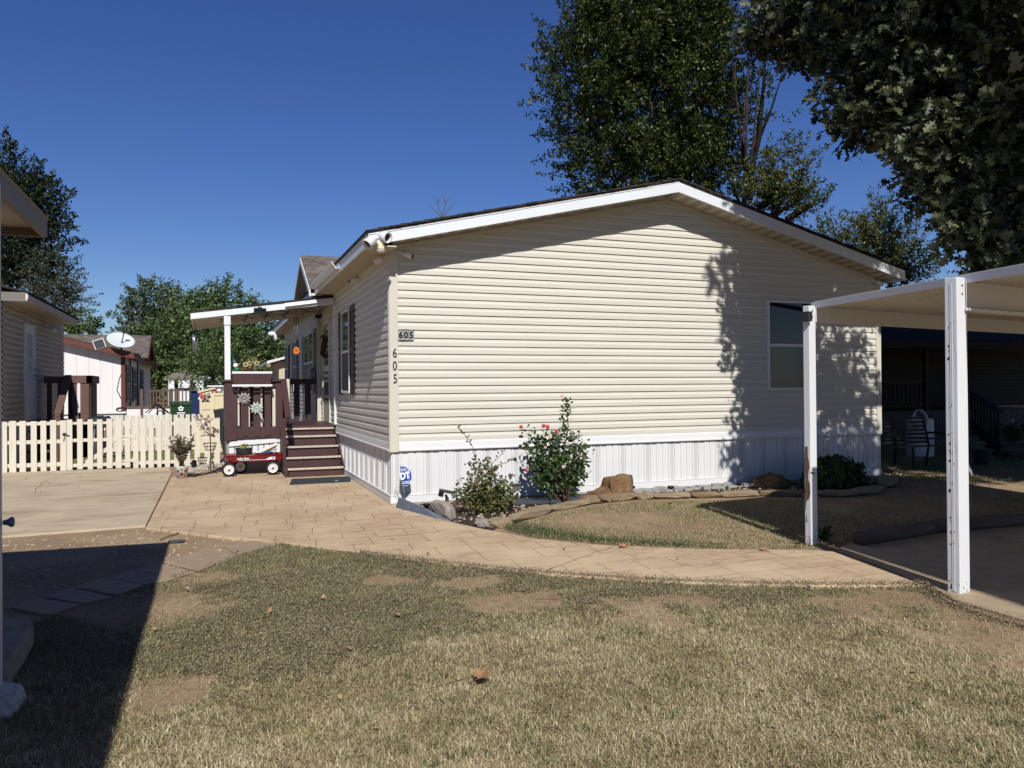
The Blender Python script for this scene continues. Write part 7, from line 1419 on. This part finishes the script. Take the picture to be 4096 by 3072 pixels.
ct = P[(near > .3) & vis & (B_ < .3)]; ct = ct[r.integers(0, len(ct), 330)]; ct = ct[vnoise(ct, 1.6, 77) > .42]
pt = np.repeat(ct, 16, 0)+r.normal(0, .014, (len(ct)*16, 2)); blades('grass', pt, r.uniform(.04, .085, len(pt)), r.uniform(.0013, .0026, len(pt)), L_grass2, (.8, .3), 'longer green tufts standing out of the near straw lawn', 5)
keep = vis & (r.random(len(P)) < (1-near)*(1-.93*B_)*(.28+.4*vnoise(P, 5, 22)))
Pm = P[keep]; blades('grass', Pm, r.uniform(.015, .045, len(Pm)), r.uniform(.001, .002, len(Pm)), L_grass2, (.9, .35), 'thin green and brown grass below the stamped path', 3)
# creeping weeds of the middle zone: little round leaves close to the soil
P = fill(front, 1700000, 4); d = dist_y(P); lat = (P-CAM[:2])@_r[:2]; vis = (d > 2.7) & (np.abs(lat) < d*.72+.4); B_ = bare(P)
near = np.clip((5.25-np.clip((-.35-lat)*1.1, 0, .95)+.6*(vnoise(P, 1.3, 9)-.5)+.35*(vnoise(P, 5, 10)-.5)-d)/.6, 0, 1); wp_ = np.zeros(len(P))
for (x, y, rx, ry) in ((650, 1310, 1.3, .75), (800, 1290, .8, .5), (520, 1350, .9, .5), (700, 1390, .8, .35), (1050, 1250, .7, .2), (1300, 1270, .9, .2), (1600, 1285, 1.0, .16), (1200, 1320, .6, .2), (960, 1330, .6, .3), (330, 1420, .5, .3), (420, 1560, .4, .2)):
    c = onz(d_(x, y))[:2]; q = ((P[:, 0]-c[0])/rx)**2+((P[:, 1]-c[1])/(ry*1.6))**2; wp_ = np.maximum(wp_, np.clip(1.4-q-1.3*(vnoise(P, 4, 51)-.4), 0, 1))
dens = (1-.85*near)*(1-.97*B_)*np.clip(vnoise(P, 3.2, 31)*.6+vnoise(P, 10, 32)*1.1+.34*wp_-.62, .05, .72)
eg = np.zeros(len(P))
ed = np.array(edge)
for i in range(len(ed)-1):
    a, c = ed[i], ed[i+1]; u = np.clip(((P-a)@(c-a))/((c-a)@(c-a)), 0, 1); dd = np.linalg.norm(P-(a+u[:, None]*(c-a)), axis=1); eg = np.maximum(eg, np.clip(1-dd/.13, 0, 1))
keep = vis & (r.random(len(P)) < np.clip(dens+.8*eg*(P[:, 0] > -.9), 0, 1)); Pw = P[keep]; eg = eg[keep]
pos = np.concatenate([Pw, (r.random((len(Pw), 1))**1.5)*(.022+.035*eg[:, None]*(Pw[:, :1] > -.9))+.002], 1)
tag(leaves('ground_cover', pos, r.normal(0, .45, pos.shape)+np.array([0, 0, 1]), r.normal(0, 1, pos.shape)*np.array([1, 1, .35]), r.uniform(.008, .019, len(pos)), ELM, L_weed), 'creeping brown green weeds spread over the worn middle lawn', 'ground cover', kind='stuff')
lawnb = [gp(1092, 1144), gp(1150, 1163), gp(1300, 1177), gp(1500, 1186), gp(1735, 1188), gp(1800, 1190), gp(1860, 1160), gp(2260, 1095), gp(2400, 1040), (14, 2.5), (9.0, 1.5), gp(1945, 1058), gp(1850, 1078), gp(1640, 1080), gp(1490, 1083), gp(1370, 1086), gp(1280, 1096), gp(1190, 1113), gp(1105, 1140)]
bb = [onz(d_(x, y))[:2] for x, y in ((1330, 1128), (1390, 1120), (1290, 1120), (1450, 1140), (2000, 1060), (2130, 1060), (1950, 1090))]
P = fill(lawnb, 420000, 6); o = np.zeros(len(P)); wob = (vnoise(P, 4, 40)-.5)*1.2
for k, c in enumerate(bb): o = np.maximum(o, np.clip(1.5-((P[:, 0]-c[0])/(.45 if k < 4 else 1.2))**2-((P[:, 1]-c[1])/(.36 if k < 4 else .8))**2-wob, 0, 1))
keep = r.random(len(P)) < (1-.93*o)*(.35+.65*vnoise(P, 6, 41))*np.clip(1.25-(P[:, 0]-2)*.075, .2, 1)*.75; Pb = P[keep]
blades('grass', Pb, r.uniform(.02, .05, len(Pb)), r.uniform(.0014, .003, len(Pb)), L_grass2, (.95, .4), 'green grass of the small lawn between path and flower bed', 7)
P = fill([gp(1085, 1146), gp(1150, 1162), gp(1300, 1176), gp(1500, 1185), gp(1600, 1187), gp(1500, 1178), gp(1300, 1164), gp(1180, 1145), gp(1110, 1130)], 26000, 8)
pos = np.concatenate([P, r.random((len(P), 1))*.05+.004], 1); tag(leaves('ground_cover', pos, r.normal(0, .5, pos.shape)+np.array([0, -.2, 1]), r.normal(0, 1, pos.shape)*np.array([1, 1, .4]), r.uniform(.010, .022, len(pos)), ELM, L_rose), 'dense green clover edging the small lawn along the path', 'ground cover', kind='stuff')
P = fill([(-6, 7.0), (-2.0, 7.0), (-2.0, 10.8), (-5.4, 10.8)], 60000, 12); blades('grass', P, r.uniform(.03, .07, len(P)), r.uniform(.003, .006, len(P)), L_grass2, (.6, .3), 'green grass growing behind the picket gate', 13)
P = fill([(-2.7, 11), (2, 11), (-1, 30), (-5.2, 30)], 40000, 14); blades('grass', P, r.uniform(.04, .08, len(P)), r.uniform(.006, .012, len(P)), L_grass2, (.6, .3), 'grass of the yards far behind the fences', 15)
P = fill([(7.8, 1.0), (16, -1), (18, 5.8), (8.6, 5.8)], 60000, 16); blades('grass', P, r.uniform(.03, .07, len(P)), r.uniform(.003, .006, len(P)), L_grass2, (.6, .3), 'shaded grass in front of the neighbouring porch', 17)
# litter on the soil: mulch chips, pebbles, dry leaves and twigs
mb = MB(); P = fill(bed, 1500, 20); rc = np.random.default_rng(9)
for p in P: rock(mb, (p[0], p[1], .018), rc.uniform(.008, .024, 3)*np.array([1.3, 1, .6]), int(rc.integers(1e6)), planes=6, sub=1, rough=.06)
tag(mb.build('mulch_chips', mat('pebble_mix', '#80705f', .9, .4, 9, .3, col2='#b3a594')), 'pebbles and bark chips scattered on the flower bed soil', 'gravel', kind='stuff')
mb = MB(); P = fill([gp(0, 1168), gp(300, 1145), gp(560, 1172), gp(400, 1230), gp(0, 1330)], 1500, 22)
for p in P[:260]: rock(mb, (p[0], p[1], .004), rc.uniform(.005, .018, 3)*np.array([1.2, 1, .6]), int(rc.integers(1e6)), planes=6, sub=1, rough=.06)
tag(mb.build('gravel', mat('soil_pebbles', '#8d7b66', .9, .4, 9, .3, col2='#b8a993')), 'small pebbles scattered on the bare soil by the concrete', 'gravel', kind='stuff')
def maple_leaf(F, s, rot, label, z=.03, curl=.35):
    p = onz(F, z); out = [(0, 0), (.12, .28), (.42, .20), (.30, .42), (.62, .50), (.58, .62), (.40, .62), (.46, .82), (.22, .72), (0, 1.05)]
    pts = out+[(-x, y) for x, y in out[::-1][1:-1]]; ca, sa = math.cos(rot), math.sin(rot); V = []
    for x, y in pts: x2, y2 = x*s, (y-.5)*s; V.append((p[0]+x2*ca-y2*sa, p[1]+x2*sa+y2*ca, p[2]+curl*s*abs(x)+.25*s*(y-.4)**2+.35*s*max(0, y-.3)))
    ce = (p[0], p[1], p[2]+.004); n = len(V); b = MB(); b.add(V+[ce], [(i, (i+1) % n, n) for i in range(n)]); b.tube([V[0], (2*V[0][0]-p[0], 2*V[0][1]-p[1], p[2]+.01)], .0016, 4)
    return b.top('dry_leaf', M_dryleaf, label, 'leaf', 'fallen leaves')
maple_leaf(d_(1040, 1463), .092, -.9, 'large curled brown leaf lying alone on the near lawn', .045)
for F, s, ro, lb in ((d_(1347, 1183), .10, .5, 'dry leaf on the path edge below the worn small lawn'), (d_(1445, 1030+60), .09, 1.8, 'dry leaf in the grass below the notched boulder'), (d_(1722, 1178), .11, 2.4, 'pale dry leaf at the foot of the far carport post'), (d_(1650, 1190), .08, .2, 'dry leaf at the path edge left of the far carport post'), (d_(1135, 1125), .08, 3.0, 'dry leaf beside the buff border block'), (d_(860, 1330), .05, 1.0, 'small pale leaf on the weedy lawn'), (d_(300, 1295), .09, 2.0, 'curled grey leaf beside the shaded stepping stones'), (d_(1500, 1115), .07, 1.2, 'small tan leaf in the small lawn near the shadow tip')): maple_leaf(F, s, ro, lb, .025)
rl = np.random.default_rng(303); P = np.concatenate([fill(front, 90, 41), fill(lawnb, 70, 42), fill(path_low+path_up, 40, 43), fill(bed, 60, 44), fill([(-2.8, -.4), (-2.9, 6), (-9, 6.5), (-9, -.2)], 30, 45)])
pos = np.concatenate([P, np.full((len(P), 1), .034)], 1); tag(leaves('leaf_litter', pos, rl.normal(0, .35, pos.shape)+np.array([0, 0, 1]), rl.normal(0, 1, pos.shape)*np.array([1, 1, .2]), rl.uniform(.02, .055, len(pos)), ROUND, leaf_mat('litter_leaf', ['#5d4630', '#7b6043', '#97795a', '#b39a76'], .1, .8)), 'small scattered dry leaf scraps on the lawns, path and bed', 'leaf litter', kind='stuff')
b = MB()
for k in range(26):
    q = fill(front, 60, 60+k)[0]; a_ = rl.uniform(0, 6.28); l_ = rl.uniform(.04, .12); e_ = np.array([math.cos(a_), math.sin(a_), 0])*l_; c_ = np.array([q[0], q[1], .025]); b.tube([c_-e_, c_+rl.normal(0, .01, 3)*np.array([1, 1, .3]), c_+e_], [.002, .0025, .0015], 4)
tag(b.build('twig_litter', M_wood_stem), 'thin dry twigs scattered on the front lawn', 'twigs', kind='stuff')
b = MB(); b.tube([onz(g3(835, 468), .012), onz(g3(880, 450), .02), onz(g3(935, 432), .012)], .006, 5); b.top('twig', M_wood_stem, 'thin twig on the bare soil beside the concrete corner', 'twig')
b = MB(); p = onz(g3(925, 483)); rock(b, (p[0], p[1], .012), (.07, .045, .02), 91, rough=.12, sub=2); b.top('slate_chip', M_slate, 'dark slate chip on the bare soil near the first stepping stone', 'stone')

# ================================================================== LIGHT, SKY, CAMERA
EL, AZ = math.radians(41), .185
wd = bpy.data.worlds.new('World'); scene.world = wd; wd.use_nodes = True; nt = wd.node_tree
sk = nt.nodes.new('ShaderNodeTexSky'); sk.sky_type = 'NISHITA'; sk.sun_disc = False; sk.sun_elevation = EL; sk.sun_rotation = math.pi+AZ; sk.air_density = 1.0; sk.dust_density = 0.0; sk.ozone_density = 6.0; sk.altitude = 100
hs = nt.nodes.new('ShaderNodeHueSaturation'); hs.inputs['Hue'].default_value = .518; hs.inputs['Saturation'].default_value = 1.17; hs.inputs['Value'].default_value = 1.32; nt.links.new(sk.outputs[0], hs.inputs['Color']); nt.links.new(hs.outputs[0], nt.nodes['Background'].inputs[0]); nt.nodes['Background'].inputs[1].default_value = .055
ld = bpy.data.lights.new('sun', 'SUN'); ld.energy = 5.0; ld.angle = math.radians(.53); ld.color = (1.0, .975, .945)
so = bpy.data.objects.new('sun', ld); COL.objects.link(so); so.rotation_euler = Vector((math.sin(AZ)*math.cos(EL), math.cos(AZ)*math.cos(EL), -math.sin(EL))).to_track_quat('-Z', 'Y').to_euler()
cd = bpy.data.cameras.new('camera'); cd.sensor_width = 36; cd.sensor_fit = 'HORIZONTAL'; cd.lens = FPX/4096*36; cd.clip_end = 3000; cd.clip_start = .05
co = bpy.data.objects.new('camera', cd); COL.objects.link(co)
from mathutils import Matrix
co.matrix_world = Matrix(((RIGHT[0], UP[0], -_w[0], CAM[0]), (RIGHT[1], UP[1], -_w[1], CAM[1]), (RIGHT[2], UP[2], -_w[2], CAM[2]), (0, 0, 0, 1)))
scene.camera = co
scene.view_settings.view_transform = 'Standard'; scene.view_settings.look = 'None'; scene.view_settings.gamma = 1; scene.view_settings.exposure = .15
scene.cycles.max_bounces = 6; scene.cycles.diffuse_bounces = 3; scene.cycles.transparent_max_bounces = 4; scene.cycles.use_denoising = True
bpy.context.view_layer.update(); dg = bpy.context.evaluated_depsgraph_get()
for o in TEXTS:           # lettering becomes plain mesh
    me = bpy.data.meshes.new_from_object(o.evaluated_get(dg)); nm = o.name; o.name = 'spent'
    q = bpy.data.objects.new(nm, me); COL.objects.link(q); q.parent = o.parent; q.matrix_local = o.matrix_local.copy(); bpy.data.objects.remove(o)
for o in bpy.data.objects:
    if '_o' in o: del o['_o']
